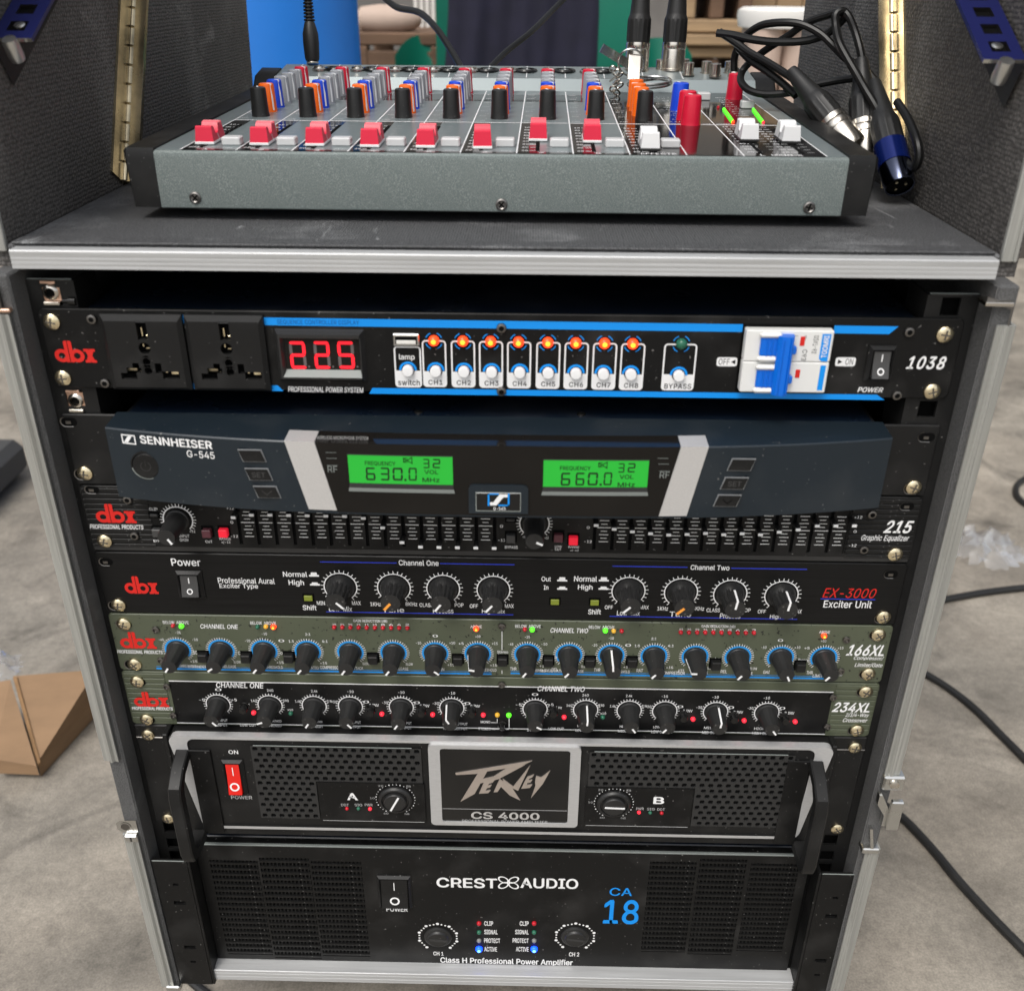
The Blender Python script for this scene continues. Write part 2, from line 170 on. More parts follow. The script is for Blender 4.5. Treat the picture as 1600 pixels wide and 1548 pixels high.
'P': (111, (15,0,31,0,31,46,15,46,59,46,72,48,15,48,83,52,15,52,91,58,15,58,93,61,15,61,31,61,31,64,15,64,67,61,96,64,74,64,31,66,15,66,97,66,77,66,31,68,15,68,98,68,80,68,31,73,15,73,100,73,83,73,31,76,15,76,101,76,84,76,31,80,15,80,101,80,85,80,31,87,15,87,102,87,86,87,31,94,15,94,101,94,85,94,31,98,15,98,101,98,84,98,31,100,15,100,100,100,83,100,31,106,15,106,97,106,80,106,31,107,15,107,97,107,78,107,31,110,15,110,95,110,74,110,31,112,15,112,94,112,67,112,31,113,15,113,93,113,58,113,91,116,15,116,83,122,15,122,72,126,15,126,59,127,15,127), (0,1,2,0,2,3,3,4,5,3,5,6,6,5,7,6,7,8,8,7,9,8,9,10,10,9,11,10,11,12,12,13,14,12,14,15,16,11,17,16,17,18,15,14,19,15,19,20,18,17,21,18,21,22,20,19,23,20,23,24,22,21,25,22,25,26,24,23,27,24,27,28,26,25,29,26,29,30,28,27,31,28,31,32,30,29,33,30,33,34,32,31,35,32,35,36,34,33,37,34,37,38,36,35,39,36,39,40,38,37,41,38,41,42,40,39,43,40,43,44,42,41,45,42,45,46,44,43,47,44,47,48,46,45,49,46,49,50,48,47,51,48,51,52,50,49,53,50,53,54,52,51,55,52,55,56,54,53,57,54,57,58,56,55,59,56,59,60,58,57,61,58,61,62,60,59,63,60,63,64,62,61,65,62,65,66,64,63,67,64,67,68,66,65,69,66,69,70,68,67,71,68,71,72,70,69,73,70,73,74,72,73,75,72,75,76,76,75,77,76,77,78,78,77,79,78,79,80,80,79,81,80,81,82)),
'Q': (134, (61,40,78,40,92,21,96,16,117,-12,100,-12,86,7,83,11,67,-2,51,0,38,6,26,16,17,29,12,45,10,64,12,82,17,98,26,111,38,121,51,127,67,129,82,127,96,121,107,111,116,98,121,82,123,64,121,45,116,29,107,16,96,6,82,0,67,13,78,15,87,19,96,26,102,36,106,49,108,64,106,79,102,91,96,101,87,108,78,113,67,114,56,112,46,108,38,101,31,91,27,79,26,64,27,49,31,36,38,26,46,19,56,15), (7,0,1,7,1,2,7,2,3,7,3,4,6,7,4,5,6,4,19,20,21,18,19,21,18,21,22,17,18,22,17,22,44,44,22,23,17,44,45,43,44,23,42,43,23,17,45,46,16,17,46,42,23,24,16,46,47,41,42,24,16,47,48,40,41,24,15,16,48,40,24,25,15,48,49,39,40,25,14,15,49,39,25,26,14,49,50,38,39,26,13,14,50,13,50,51,37,38,26,37,26,27,13,51,52,36,37,27,12,13,52,36,27,28,12,52,53,35,36,28,11,12,53,35,28,29,11,53,54,34,35,29,11,54,55,33,34,29,10,11,55,33,29,30,10,55,32,32,33,30,10,32,30,9,10,30,9,30,31,8,9,31)),
'R': (112, (15,0,31,0,31,49,15,49,88,0,107,0,80,49,62,49,59,49,79,51,15,51,78,53,15,53,83,54,15,54,88,57,15,57,92,60,15,60,95,64,15,64,31,64,31,67,15,67,67,64,97,67,74,67,31,68,15,68,98,68,76,68,31,70,15,70,99,70,80,70,31,75,15,75,100,75,83,75,31,77,15,77,101,77,84,77,31,81,15,81,101,81,86,81,31,88,15,88,102,88,86,88,31,95,15,95,101,95,86,95,31,99,15,99,101,99,84,99,31,101,15,101,100,101,83,101,31,106,15,106,99,106,80,106,31,108,15,108,98,108,77,108,31,110,15,110,96,110,74,110,31,112,15,112,95,112,67,112,31,113,15,113,94,113,58,113,92,116,15,116,83,122,15,122,72,126,15,126,59,127,15,127), (0,1,2,0,2,3,4,5,6,4,6,7,3,8,7,3,6,9,3,9,10,10,9,11,10,11,12,12,11,13,12,13,14,14,13,15,14,15,16,16,15,17,16,17,18,18,17,19,18,19,20,20,21,22,20,22,23,24,19,25,24,25,26,23,22,27,23,27,28,26,25,29,26,29,30,28,27,31,28,31,32,30,29,33,30,33,34,32,31,35,32,35,36,34,33,37,34,37,38,36,35,39,36,39,40,38,37,41,38,41,42,40,39,43,40,43,44,42,41,45,42,45,46,44,43,47,44,47,48,46,45,49,46,49,50,48,47,51,48,51,52,50,49,53,50,53,54,52,51,55,52,55,56,54,53,57,54,57,58,56,55,59,56,59,60,58,57,61,58,61,62,60,59,63,60,63,64,62,61,65,62,65,66,64,63,67,64,67,68,66,65,69,66,69,70,68,67,71,68,71,72,70,69,73,70,73,74,72,71,75,72,75,76,74,73,77,74,77,78,76,75,79,76,79,80,78,77,81,78,81,82,80,81,83,80,83,84,84,83,85,84,85,86,86,85,87,86,87,88,88,87,89,88,89,90)),
'S': (112, (56,-2,43,-1,32,2,23,8,16,15,12,24,10,34,26,34,28,27,31,22,36,18,42,15,48,13,56,12,64,13,71,15,78,18,82,23,85,28,86,35,86,40,83,45,79,48,74,51,68,54,61,56,46,60,32,65,22,72,15,82,13,93,14,103,19,112,26,119,34,124,45,128,57,129,69,128,79,124,88,119,94,112,99,104,100,94,84,94,82,103,76,109,67,113,56,115,49,114,42,112,36,109,32,105,30,100,29,94,30,88,33,83,37,80,42,77,48,75,53,73,66,70,72,68,78,66,84,63,90,59,95,55,99,49,101,43,102,35,101,25,97,16,90,8,81,3,69,-1), (35,37,36,34,37,35,34,38,37,33,38,34,33,39,38,33,40,39,32,47,33,47,40,33,32,48,47,46,40,47,32,49,48,45,40,46,45,41,40,31,49,32,31,50,49,44,41,45,31,51,50,31,52,51,44,42,41,30,52,31,43,42,44,30,53,52,30,54,53,29,54,30,29,55,54,29,56,55,28,56,29,28,57,56,28,58,57,28,59,58,28,60,59,27,60,28,27,61,60,27,62,61,27,63,62,26,63,27,26,64,63,25,64,26,25,65,64,24,65,25,24,66,65,23,66,24,22,66,23,22,67,66,21,67,22,20,67,21,20,68,67,19,68,20,18,68,19,18,69,68,5,7,6,5,8,7,17,69,18,5,9,8,17,70,69,4,9,5,16,70,17,4,10,9,15,70,16,4,11,10,15,71,70,14,71,15,3,11,4,3,12,11,13,71,14,3,13,12,3,71,13,3,72,71,2,72,3,2,73,72,1,73,2,1,0,73)),
'T': (112, (8,113,8,127,104,127,104,113,64,113,64,0,48,0,48,113), (0,2,1,0,3,2,7,3,0,6,4,7,4,3,7,6,5,4)),
'U': (130, (65,-2,51,-1,38,4,29,11,21,20,17,31,15,43,15,127,31,127,31,45,32,36,35,28,40,22,47,17,55,14,65,13,74,14,83,17,89,22,94,28,97,36,98,45,98,127,114,127,114,43,113,31,108,20,101,11,91,4,79,-1), (6,8,7,6,9,8,21,23,22,21,24,23,6,10,9,20,24,21,5,10,6,20,25,24,5,11,10,19,25,20,19,26,25,4,11,5,4,12,11,18,26,19,4,13,12,17,26,18,3,13,4,17,27,26,3,14,13,16,27,17,3,15,14,15,27,16,3,27,15,2,27,3,2,28,27,1,28,2,1,29,28,0,29,1)),
'V': (120, (51,0,4,127,21,127,48,52,51,44,54,34,58,22,62,8,59,8,63,23,67,35,70,44,72,52,99,127,116,127,69,0), (0,2,1,0,3,2,12,14,13,12,15,14,0,4,3,11,15,12,10,15,11,0,5,4,9,15,10,0,6,5,8,7,9,7,15,9,0,7,6,0,15,7)),
'W': (172, (39,0,4,127,21,127,41,49,44,36,47,23,49,10,47,10,50,23,53,36,56,49,77,127,95,127,115,49,119,36,122,23,124,10,122,10,125,23,128,36,131,49,151,127,167,127,133,0,114,0,92,81,88,98,84,119,87,119,84,99,79,81,58,0), (0,1,2,0,2,3,10,11,27,27,11,12,27,12,28,28,12,13,20,21,22,20,22,23,10,27,29,29,27,26,29,28,26,26,28,13,10,29,30,25,26,13,10,30,31,24,25,13,0,3,4,9,10,31,24,13,14,19,20,23,0,4,5,8,9,31,24,14,15,18,19,23,0,5,7,7,5,6,7,8,31,24,15,17,17,15,16,17,18,23,0,7,31,24,17,23)),
'X': (119, (5,0,54,71,54,59,7,127,26,127,44,100,48,95,51,90,54,86,56,82,58,78,61,73,58,73,61,78,63,82,65,86,68,90,71,95,75,100,93,127,112,127,65,60,65,72,114,0,95,0,73,32,70,37,67,41,65,45,62,49,60,53,58,58,61,58,59,53,56,49,54,45,52,41,49,37,45,32,23,0), (2,4,3,2,5,4,18,20,19,18,21,20,2,6,5,17,21,18,2,7,6,16,21,17,2,8,7,15,21,16,2,1,8,1,9,8,14,22,15,22,21,15,1,10,9,13,22,14,1,12,10,12,11,10,12,22,13,1,22,12,1,23,22,0,31,1,31,32,1,32,23,1,0,33,31,33,30,31,33,30,32,30,23,32,0,34,33,29,23,30,0,35,34,28,23,29,0,36,35,27,23,28,0,37,36,26,23,27,0,38,37,25,23,26,0,39,38,24,23,25)),
'Y': (118, (51,0,51,52,4,127,23,127,48,86,56,73,62,58,56,58,63,73,70,86,95,127,114,127,67,52,67,0), (1,2,3,1,3,4,9,10,11,9,11,12,1,4,5,8,9,12,1,5,7,7,5,6,7,8,12,1,7,12,0,1,12,0,12,13)),
'Z': (110, (10,0,10,12,68,96,77,108,85,119,87,114,71,113,56,113,10,113,10,127,99,127,99,115,42,32,33,20,24,8,23,14,38,14,54,14,100,14,100,0), (8,9,10,8,10,4,4,10,11,8,4,7,7,4,6,6,4,3,5,4,11,5,11,12,6,5,3,3,5,12,2,3,12,1,2,12,1,12,13,1,13,15,15,13,14,1,15,16,1,16,17,1,17,18,1,18,19,0,1,19)),
'a': (98, (40,-2,31,-1,24,1,17,5,12,11,9,18,8,27,8,34,11,40,15,45,19,48,31,53,45,55,58,57,66,59,68,61,69,64,67,74,60,80,49,83,37,81,29,75,25,68,10,73,14,81,20,87,26,91,33,94,48,96,60,95,71,90,76,86,81,80,83,72,84,63,84,0,69,0,69,13,68,13,63,6,54,0,43,11,50,12,57,15,62,19,66,23,68,29,69,34,69,47,65,45,58,44,50,43,44,42,34,40,26,35,24,31,23,26,25,18,32,13), (27,28,29,27,29,30,26,27,30,25,26,30,25,30,31,24,25,31,24,31,19,19,31,32,24,19,20,18,19,32,23,24,20,23,20,21,17,18,32,17,32,33,23,21,22,16,17,33,16,33,34,15,16,34,15,34,35,14,15,35,13,14,48,48,14,35,12,13,48,11,12,48,10,11,48,9,10,48,9,48,49,47,48,35,8,9,49,8,49,50,8,50,51,8,51,52,8,52,53,7,8,53,7,53,54,7,54,55,6,7,55,46,47,35,6,55,56,45,46,35,5,6,56,5,56,57,44,45,37,37,45,35,43,44,37,4,5,57,4,57,58,42,43,38,38,43,37,4,58,41,42,38,39,36,37,35,41,42,39,3,4,41,3,41,39,3,39,40,2,3,40,1,2,40,1,40,0)),
'b': (106, (57,-2,49,-1,43,1,34,8,30,15,28,15,28,0,13,0,13,127,28,127,28,80,30,80,34,86,43,93,49,95,57,96,68,95,78,90,86,83,92,73,96,61,98,47,96,33,92,21,86,11,78,4,69,-1,55,12,63,13,70,16,75,22,79,29,81,38,82,47,81,57,79,65,75,72,70,78,63,81,55,82,47,81,40,78,35,73,31,66,29,57,28,47,29,37,31,29,35,22,40,16,47,13), (7,8,9,7,9,10,14,15,16,13,14,16,13,16,17,12,13,17,12,17,18,11,12,39,39,12,18,39,18,38,38,18,19,11,39,40,11,40,41,37,38,19,7,10,11,7,11,43,43,11,42,42,11,41,36,37,19,36,19,20,35,36,20,7,43,44,34,35,20,34,20,21,7,44,45,33,34,21,7,45,46,32,33,21,32,21,22,31,32,22,7,46,47,31,22,23,7,47,5,5,47,48,30,31,23,5,48,49,29,30,23,29,23,24,5,49,4,4,49,50,28,29,24,7,5,6,3,4,50,3,50,27,27,28,24,3,27,24,3,24,25,2,3,25,2,25,26,1,2,26,0,1,26)),
'c': (99, (52,-2,40,-1,29,4,21,11,14,21,10,33,9,47,10,61,14,73,21,83,29,90,40,95,52,96,59,96,65,94,71,92,76,89,81,85,85,80,88,75,90,69,76,65,74,69,73,72,70,75,67,78,64,80,61,81,56,82,52,82,43,81,36,78,31,72,27,65,25,56,24,47,25,38,27,29,31,22,36,16,43,13,52,12,56,12,61,13,64,14,68,17,71,19,73,22,75,26,76,29,91,26,88,19,85,14,81,9,77,5,71,2,65,0,59,-2), (11,13,12,11,14,13,10,14,11,10,15,14,10,16,15,9,16,10,9,17,16,9,29,17,29,18,17,8,30,9,30,29,9,28,18,29,27,18,28,8,31,30,26,18,27,26,19,18,25,19,26,24,19,25,8,32,31,23,19,24,23,20,19,7,32,8,22,20,23,7,33,32,22,21,20,7,34,33,6,34,7,6,35,34,5,35,6,5,36,35,5,37,36,4,37,5,4,38,37,48,50,49,48,51,50,47,51,48,46,51,47,4,39,38,3,39,4,46,52,51,45,52,46,44,52,45,3,40,39,43,52,44,43,53,52,42,53,43,3,41,40,41,53,42,3,53,41,2,53,3,2,54,53,2,55,54,1,55,2,1,56,55,1,57,56,0,57,1)),
'd': (106, (49,-2,38,-1,28,4,20,11,14,21,10,33,9,47,10,61,14,73,20,83,28,90,38,95,49,96,57,95,63,93,72,86,77,80,78,80,78,127,93,127,93,0,78,0,78,15,77,15,72,8,63,1,57,-1,51,12,59,13,66,16,71,22,75,29,77,37,78,47,77,57,75,66,71,73,66,78,59,81,51,82,43,81,36,78,31,72,27,65,25,57,24,47,25,38,27,29,31,22,36,16,43,13), (17,18,19,17,19,20,11,12,13,10,11,13,10,13,14,10,14,15,9,10,15,9,15,39,39,15,16,8,9,40,40,9,39,38,39,16,8,40,41,37,38,16,37,16,17,37,17,36,36,17,35,35,17,20,8,41,42,7,8,42,7,42,43,34,35,20,7,43,44,6,7,44,6,44,45,33,34,20,5,6,45,5,45,46,32,33,20,5,46,47,31,32,20,4,5,47,4,47,48,30,31,22,22,31,20,4,48,49,29,30,22,3,4,49,3,49,50,28,29,23,23,29,22,28,23,24,21,22,20,3,50,27,27,28,24,3,27,24,2,3,24,2,24,25,1,2,25,1,25,26,0,1,26)),
'e': (101, (53,-2,62,-1,40,-1,71,1,36,1,76,4,29,4,78,5,28,5,84,10,21,10,85,11,20,11,85,12,19,12,45,12,43,13,19,13,53,12,86,13,63,13,38,15,18,15,87,15,66,15,37,16,17,16,88,16,68,16,34,18,16,18,89,18,71,18,32,20,15,20,90,20,72,20,31,21,14,21,90,21,73,21,30,23,13,23,91,23,74,23,29,26,12,26,76,26,28,27,12,27,26,33,10,33,25,35,10,35,24,42,9,42,93,42,93,44,9,44,93,47,9,47,93,48,9,48,93,51,9,51,93,53,9,53,92,55,10,55,24,55,25,59,10,59,77,55,92,59,77,59,25,60,10,60,92,60,77,60,27,67,12,67,90,67,74,67,29,70,13,70,89,70,73,70,30,72,14,72,88,72,72,72,31,74,15,74,87,74,71,74,37,78,18,78,85,78,66,78,39,79,18,79,85,79,64,79,43,81,19,81,83,81,61,81,47,82,20,82,82,82,59,82,51,83,21,83,82,83,80,85,23,85,73,90,29,90,66,94,37,94,58,95,39,95,51,96), (0,1,2,2,1,3,2,3,4,4,3,5,4,5,6,6,5,7,6,7,8,8,7,9,8,9,10,10,9,11,10,11,12,12,11,13,12,13,14,14,15,16,14,16,17,18,13,19,18,19,20,17,16,21,17,21,22,20,19,23,20,23,24,22,21,25,22,25,26,24,23,27,24,27,28,26,25,29,26,29,30,28,27,31,28,31,32,30,29,33,30,33,34,32,31,35,32,35,36,34,33,37,34,37,38,36,35,39,36,39,40,38,37,41,38,41,42,40,39,43,40,43,44,42,41,45,42,45,46,44,43,47,46,45,48,46,48,49,49,48,50,49,50,51,51,50,52,51,52,53,53,52,54,53,54,55,55,56,57,55,57,58,58,57,59,58,59,60,60,59,61,60,61,62,62,61,63,62,63,64,64,63,65,64,65,66,66,65,67,66,67,68,68,69,70,68,70,71,72,67,73,72,73,74,71,70,75,71,75,76,74,73,77,74,77,78,76,75,79,76,79,80,78,77,81,78,81,82,80,79,83,80,83,84,82,81,85,82,85,86,84,83,87,84,87,88,86,85,89,86,89,90,88,87,91,88,91,92,90,89,93,90,93,94,92,91,95,92,95,96,94,93,97,94,97,98,96,95,99,96,99,100,98,97,101,98,101,102,100,99,103,100,103,104,102,101,105,102,105,106,104,103,107,104,107,108,106,105,109,106,109,110,108,107,111,108,111,112,110,109,113,110,113,111,112,113,114,112,114,115,115,114,116,115,116,117,117,116,118,117,118,119,119,118,120,119,120,121,121,120,122)),
'f': (64, (57,95,57,82,2,82,2,95,20,0,20,108,21,115,24,121,28,126,34,130,40,132,47,132,52,132,56,132,59,131,61,130,57,117,56,118,54,118,51,118,49,118,43,118,39,115,36,111,35,105,35,0), (10,12,11,10,13,12,9,13,10,9,14,13,9,15,14,9,16,15,8,17,9,17,16,9,7,19,8,19,18,8,18,17,8,6,20,7,20,19,7,6,21,20,6,22,21,5,22,6,5,23,22,5,24,23,4,24,5,4,25,24,2,0,3,2,1,0)),
'g': (106, (52,-38,42,-37,33,-35,21,-28,13,-17,25,-10,30,-16,39,-22,52,-24,62,-23,71,-19,76,-12,78,-1,78,17,77,17,72,10,63,4,57,2,49,1,38,3,28,7,20,13,14,23,10,34,9,48,10,62,14,73,20,83,28,90,38,95,49,96,57,95,63,93,72,86,77,80,78,80,78,95,93,95,93,-2,92,-13,88,-22,81,-29,73,-34,63,-37,51,15,59,16,66,19,71,24,75,30,77,38,78,48,77,58,75,66,71,73,66,78,59,81,51,82,43,81,36,78,31,73,27,66,25,57,24,48,25,39,27,31,31,24,36,19,43,16), (29,30,31,28,29,31,28,31,32,35,36,37,35,37,38,28,32,33,27,28,33,27,33,56,56,33,34,26,27,57,57,27,56,55,56,34,26,57,58,54,55,34,54,34,35,54,35,53,53,35,52,52,35,38,26,58,59,25,26,59,25,59,60,25,60,61,51,52,38,24,25,61,50,51,38,24,61,62,23,24,62,23,62,63,49,50,38,23,63,64,48,49,38,22,23,64,22,64,65,47,48,13,13,48,38,22,65,66,46,47,13,21,22,66,21,66,67,45,46,14,14,46,13,45,14,15,12,13,38,21,67,44,44,45,15,21,44,15,20,21,15,20,15,16,19,20,16,19,16,17,18,19,17,11,12,38,11,38,39,4,5,6,10,11,39,10,39,40,4,6,7,3,4,7,9,10,40,3,7,8,9,40,41,8,9,41,3,8,41,2,3,41,2,41,42,2,42,43,1,2,43,0,1,43)),
'h': (103, (28,57,28,0,13,0,13,127,28,127,28,72,26,72,31,83,38,91,47,95,57,96,66,95,74,92,80,87,85,80,88,71,89,60,89,0,74,0,74,59,73,69,68,76,61,81,52,82,46,82,40,79,35,76,32,71,29,64), (2,4,3,2,6,4,6,5,4,9,11,10,9,12,11,8,12,9,8,13,12,7,13,8,7,23,13,23,14,13,6,25,7,25,24,7,24,23,7,22,14,23,21,14,22,21,15,14,6,26,25,20,15,21,6,27,26,2,28,6,28,27,6,20,16,15,19,16,20,2,0,28,19,17,16,18,17,19,2,1,0)),
'i': (42, (21,111,17,111,13,114,11,117,10,121,11,125,13,128,17,130,21,131,25,130,28,128,31,125,32,121,31,117,28,114,25,111,13,0,13,95,28,95,28,0), (16,18,17,16,19,18,7,9,8,6,9,7,6,10,9,5,10,6,5,11,10,4,11,5,4,12,11,3,12,4,3,13,12,2,13,3,2,14,13,1,14,2,1,15,14,0,15,1)),
'j': (42, (21,111,17,111,13,114,11,117,10,121,11,125,13,128,17,130,21,131,25,130,28,128,31,125,31,121,31,117,28,114,25,111,13,95,28,95,28,-8,28,-16,25,-23,22,-28,16,-32,9,-35,1,-36,-2,-36,-2,-22,1,-22,6,-21,10,-18,12,-13,13,-7), (31,17,16,31,18,17,30,18,31,30,19,18,29,19,30,29,20,19,28,20,29,27,20,28,25,27,26,25,20,27,25,21,20,25,22,21,25,23,22,25,24,23,7,9,8,6,9,7,6,10,9,5,10,6,5,11,10,4,11,5,4,12,11,3,12,4,3,13,12,2,13,3,2,14,13,1,14,2,1,15,14,0,15,1)),
'k': (95, (27,34,27,53,30,53,71,95,90,95,46,50,44,50,13,0,13,127,28,127,28,0,73,0,37,46,48,57,93,0), (2,3,4,2,4,5,0,1,2,0,2,6,6,2,5,7,8,9,7,9,10,12,13,14,11,12,14)),
'l': (47, (35,-1,25,1,18,5,14,12,13,21,13,127,28,127,28,25,30,16,32,14,37,13,40,13,42,14,45,1,40,0), (4,5,6,4,6,7,4,7,8,3,4,8,3,8,9,3,9,10,11,12,13,3,10,11,3,11,13,2,3,13,1,2,13,0,1,14,14,1,13)),
'm': (153, (13,0,13,95,28,95,28,74,27,74,29,81,33,86,38,91,43,94,49,96,55,97,64,95,72,90,77,83,80,74,78,74,80,80,84,86,89,90,95,94,102,96,109,97,117,96,124,93,130,88,135,82,138,74,139,64,139,0,124,0,124,63,122,72,118,78,112,82,105,83,99,82,94,80,89,77,86,73,84,68,84,62,84,0,69,0,69,65,67,72,63,78,57,81,50,83,44,82,39,80,35,77,31,72,29,67,28,59,28,0), (9,11,10,20,22,21,8,11,9,19,22,20,19,23,22,8,12,11,0,2,1,0,4,2,4,3,2,7,12,8,18,23,19,18,24,23,6,12,7,17,24,18,6,13,12,17,25,24,5,47,6,47,13,6,16,34,17,34,25,17,47,46,13,46,14,13,5,48,47,16,35,34,33,25,34,33,26,25,5,49,48,16,36,35,32,26,33,45,14,46,4,49,5,15,36,16,4,50,49,15,37,36,31,26,32,44,15,45,15,14,45,4,51,50,15,38,37,31,27,26,0,52,4,52,51,4,44,38,15,44,39,38,30,27,31,43,39,44,43,40,39,0,53,52,42,40,43,30,28,27,29,28,30,42,41,40,0,54,53)),
'n': (103, (28,57,28,0,13,0,13,95,28,95,28,72,26,72,31,83,38,91,47,95,57,96,66,95,74,92,80,87,85,80,88,71,89,60,89,0,74,0,74,59,73,69,68,76,61,81,52,82,46,82,40,79,35,76,32,71,29,64), (9,11,10,9,12,11,2,4,3,2,6,4,6,5,4,8,12,9,8,13,12,7,13,8,7,23,13,23,14,13,6,25,7,25,24,7,24,23,7,22,14,23,21,14,22,21,15,14,6,26,25,20,15,21,6,27,26,2,28,6,28,27,6,20,16,15,19,16,20,2,0,28,19,17,16,18,17,19,2,1,0)),
'o': (104, (52,-2,40,-1,29,4,21,11,14,21,10,33,9,47,10,61,14,73,21,83,29,90,40,95,52,96,64,95,75,90,83,83,90,73,94,61,95,47,94,33,90,21,83,11,75,4,64,-1,52,12,61,13,68,16,73,22,77,29,79,38,80,47,79,56,77,65,73,72,68,78,61,81,52,82,43,81,36,78,31,72,27,65,25,56,24,47,25,38,27,29,31,22,36,16,43,13), (11,13,12,10,13,11,10,14,13,9,14,10,9,15,14,8,37,9,37,36,9,36,15,9,36,35,15,35,16,15,8,38,37,34,16,35,8,39,38,33,16,34,7,39,8,33,17,16,7,40,39,32,17,33,7,41,40,31,17,32,6,41,7,31,18,17,6,42,41,30,18,31,5,42,6,5,43,42,29,18,30,29,19,18,5,44,43,28,19,29,28,20,19,4,44,5,4,45,44,27,20,28,4,46,45,26,20,27,3,46,4,26,21,20,3,47,46,25,21,26,3,24,47,24,21,25,3,21,24,2,21,3,2,22,21,1,22,2,1,23,22,0,23,1)),
'p': (106, (13,-36,13,95,28,95,28,80,30,80,34,86,43,93,49,95,57,96,68,95,78,90,86,83,92,73,96,61,98,47,96,33,92,21,86,11,78,4,69,-1,57,-2,49,-1,43,1,34,8,30,15,28,15,28,-36,55,12,63,13,70,16,75,22,79,29,81,38,82,47,81,57,79,65,75,72,70,78,63,81,55,82,47,81,40,78,35,73,31,66,29,57,28,47,29,37,31,29,35,22,40,16,47,13), (7,8,9,0,1,2,0,2,3,6,7,9,6,9,10,5,6,10,5,10,11,4,5,39,39,5,11,39,11,38,38,11,12,4,39,40,4,40,41,37,38,12,0,3,4,0,4,44,44,4,43,43,4,42,42,4,41,36,37,12,36,12,13,35,36,13,34,35,13,34,13,14,0,44,45,33,34,14,0,45,46,32,33,14,32,14,15,31,32,15,0,46,47,31,15,16,0,47,25,25,47,48,30,31,16,25,48,49,29,30,16,29,16,17,25,49,24,24,49,50,28,29,17,0,25,26,23,24,50,23,50,27,27,28,17,23,27,17,23,17,18,22,23,18,22,18,19,21,22,19,20,21,19)),
'q': (106, (93,-36,78,-36,78,15,77,15,74,11,72,8,68,4,63,1,57,-1,49,-2,38,-1,28,4,20,11,14,21,10,33,9,47,10,61,14,73,20,83,28,90,38,95,49,96,57,95,63,93,68,90,72,86,75,83,77,80,78,80,78,95,93,95,51,12,59,13,66,16,71,22,75,29,77,37,78,47,77,57,75,66,71,73,66,78,59,81,51,82,43,81,36,78,31,72,27,65,25,57,24,47,25,38,27,29,31,22,36,16,43,13), (20,22,21,20,23,22,28,30,29,28,0,30,19,23,20,19,24,23,18,24,19,18,25,24,18,26,25,17,44,18,44,43,18,43,26,18,43,27,26,42,27,43,41,27,42,17,45,44,41,28,27,41,40,28,40,39,28,39,38,28,38,0,28,17,46,45,16,46,17,16,47,46,16,48,47,15,48,16,37,0,38,15,49,48,15,50,49,36,0,37,14,50,15,14,51,50,35,0,36,13,51,14,13,52,51,34,2,35,2,0,35,13,53,52,33,2,34,12,53,13,12,54,53,32,3,33,3,2,33,32,4,3,1,0,2,12,31,54,31,4,32,12,4,31,12,5,4,11,5,12,11,6,5,11,7,6,10,7,11,10,8,7,9,8,10)),
'r': (65, (13,0,13,95,28,95,28,80,29,80,32,87,38,92,45,95,53,96,55,96,57,96,59,96,61,96,61,81,60,81,57,81,55,81,52,81,45,81,40,79,35,75,31,71,29,65,28,59,28,0), (7,9,8,7,10,9,7,11,10,7,12,11,7,13,12,6,13,7,0,2,1,0,3,2,5,13,6,4,17,5,17,16,5,16,15,5,15,14,5,14,13,5,4,18,17,4,19,18,0,4,3,0,22,4,22,21,4,21,20,4,20,19,4,0,23,22,0,24,23)),
's': (91, (45,-2,36,-1,28,1,21,4,15,9,11,16,9,24,23,27,26,20,31,15,37,12,45,11,54,12,61,16,66,20,67,26,66,30,64,34,59,37,53,39,37,43,26,46,18,52,13,59,12,68,13,76,16,83,22,88,29,93,37,95,47,96,56,95,63,93,70,90,75,85,78,79,81,72,67,69,65,74,61,79,55,82,47,83,39,82,33,79,29,75,27,69,28,65,31,61,36,58,43,56,57,52,69,48,77,43,81,36,83,27,82,19,78,12,72,6,65,2,56,-1), (29,31,30,29,32,31,28,32,29,28,33,32,27,33,28,27,34,33,26,34,27,26,41,34,41,35,34,26,42,41,40,35,41,25,42,26,25,43,42,39,35,40,25,44,43,39,36,35,38,36,39,24,44,25,24,45,44,37,36,38,24,46,45,23,46,24,23,47,46,23,48,47,22,48,23,22,49,48,22,50,49,22,51,50,21,51,22,21,52,51,20,52,21,20,53,52,19,53,20,18,53,19,17,53,18,17,54,53,16,54,17,15,54,16,6,8,7,15,55,54,14,55,15,5,8,6,13,55,14,5,9,8,13,56,55,4,9,5,12,56,13,4,10,9,11,56,12,4,11,10,11,57,56,4,57,11,3,57,4,3,58,57,2,58,3,2,59,58,1,59,2,1,0,59)),
't': (57, (51,95,51,82,2,82,2,95,16,118,31,118,31,24,32,19,34,15,37,13,43,12,44,13,46,13,48,13,50,13,53,0,51,0,48,-1,45,-1,42,-1,31,1,23,5,18,13,16,23), (23,5,4,23,6,5,2,0,3,2,1,0,23,7,6,22,7,23,22,8,7,22,9,8,13,15,14,22,10,9,12,15,13,21,10,22,11,15,12,10,15,11,21,15,10,20,15,21,19,15,20,19,16,15,19,17,16,19,18,17)),
'u': (103, (46,-1,37,0,29,3,22,8,17,15,14,24,13,35,13,95,28,95,28,36,30,26,34,19,41,14,50,13,56,13,62,15,67,19,71,24,73,31,74,38,74,95,89,95,89,0,75,0,75,23,77,23,71,12,64,4,56,0), (6,8,7,6,9,8,19,21,20,19,22,21,18,22,19,6,10,9,5,10,6,17,25,18,25,22,18,5,11,10,16,24,17,24,25,17,4,11,5,16,26,24,26,23,24,26,22,25,15,26,16,4,12,11,14,26,15,3,12,4,3,13,12,13,26,14,3,26,13,3,27,26,23,22,26,2,27,3,2,28,27,1,28,2,1,0,28)),
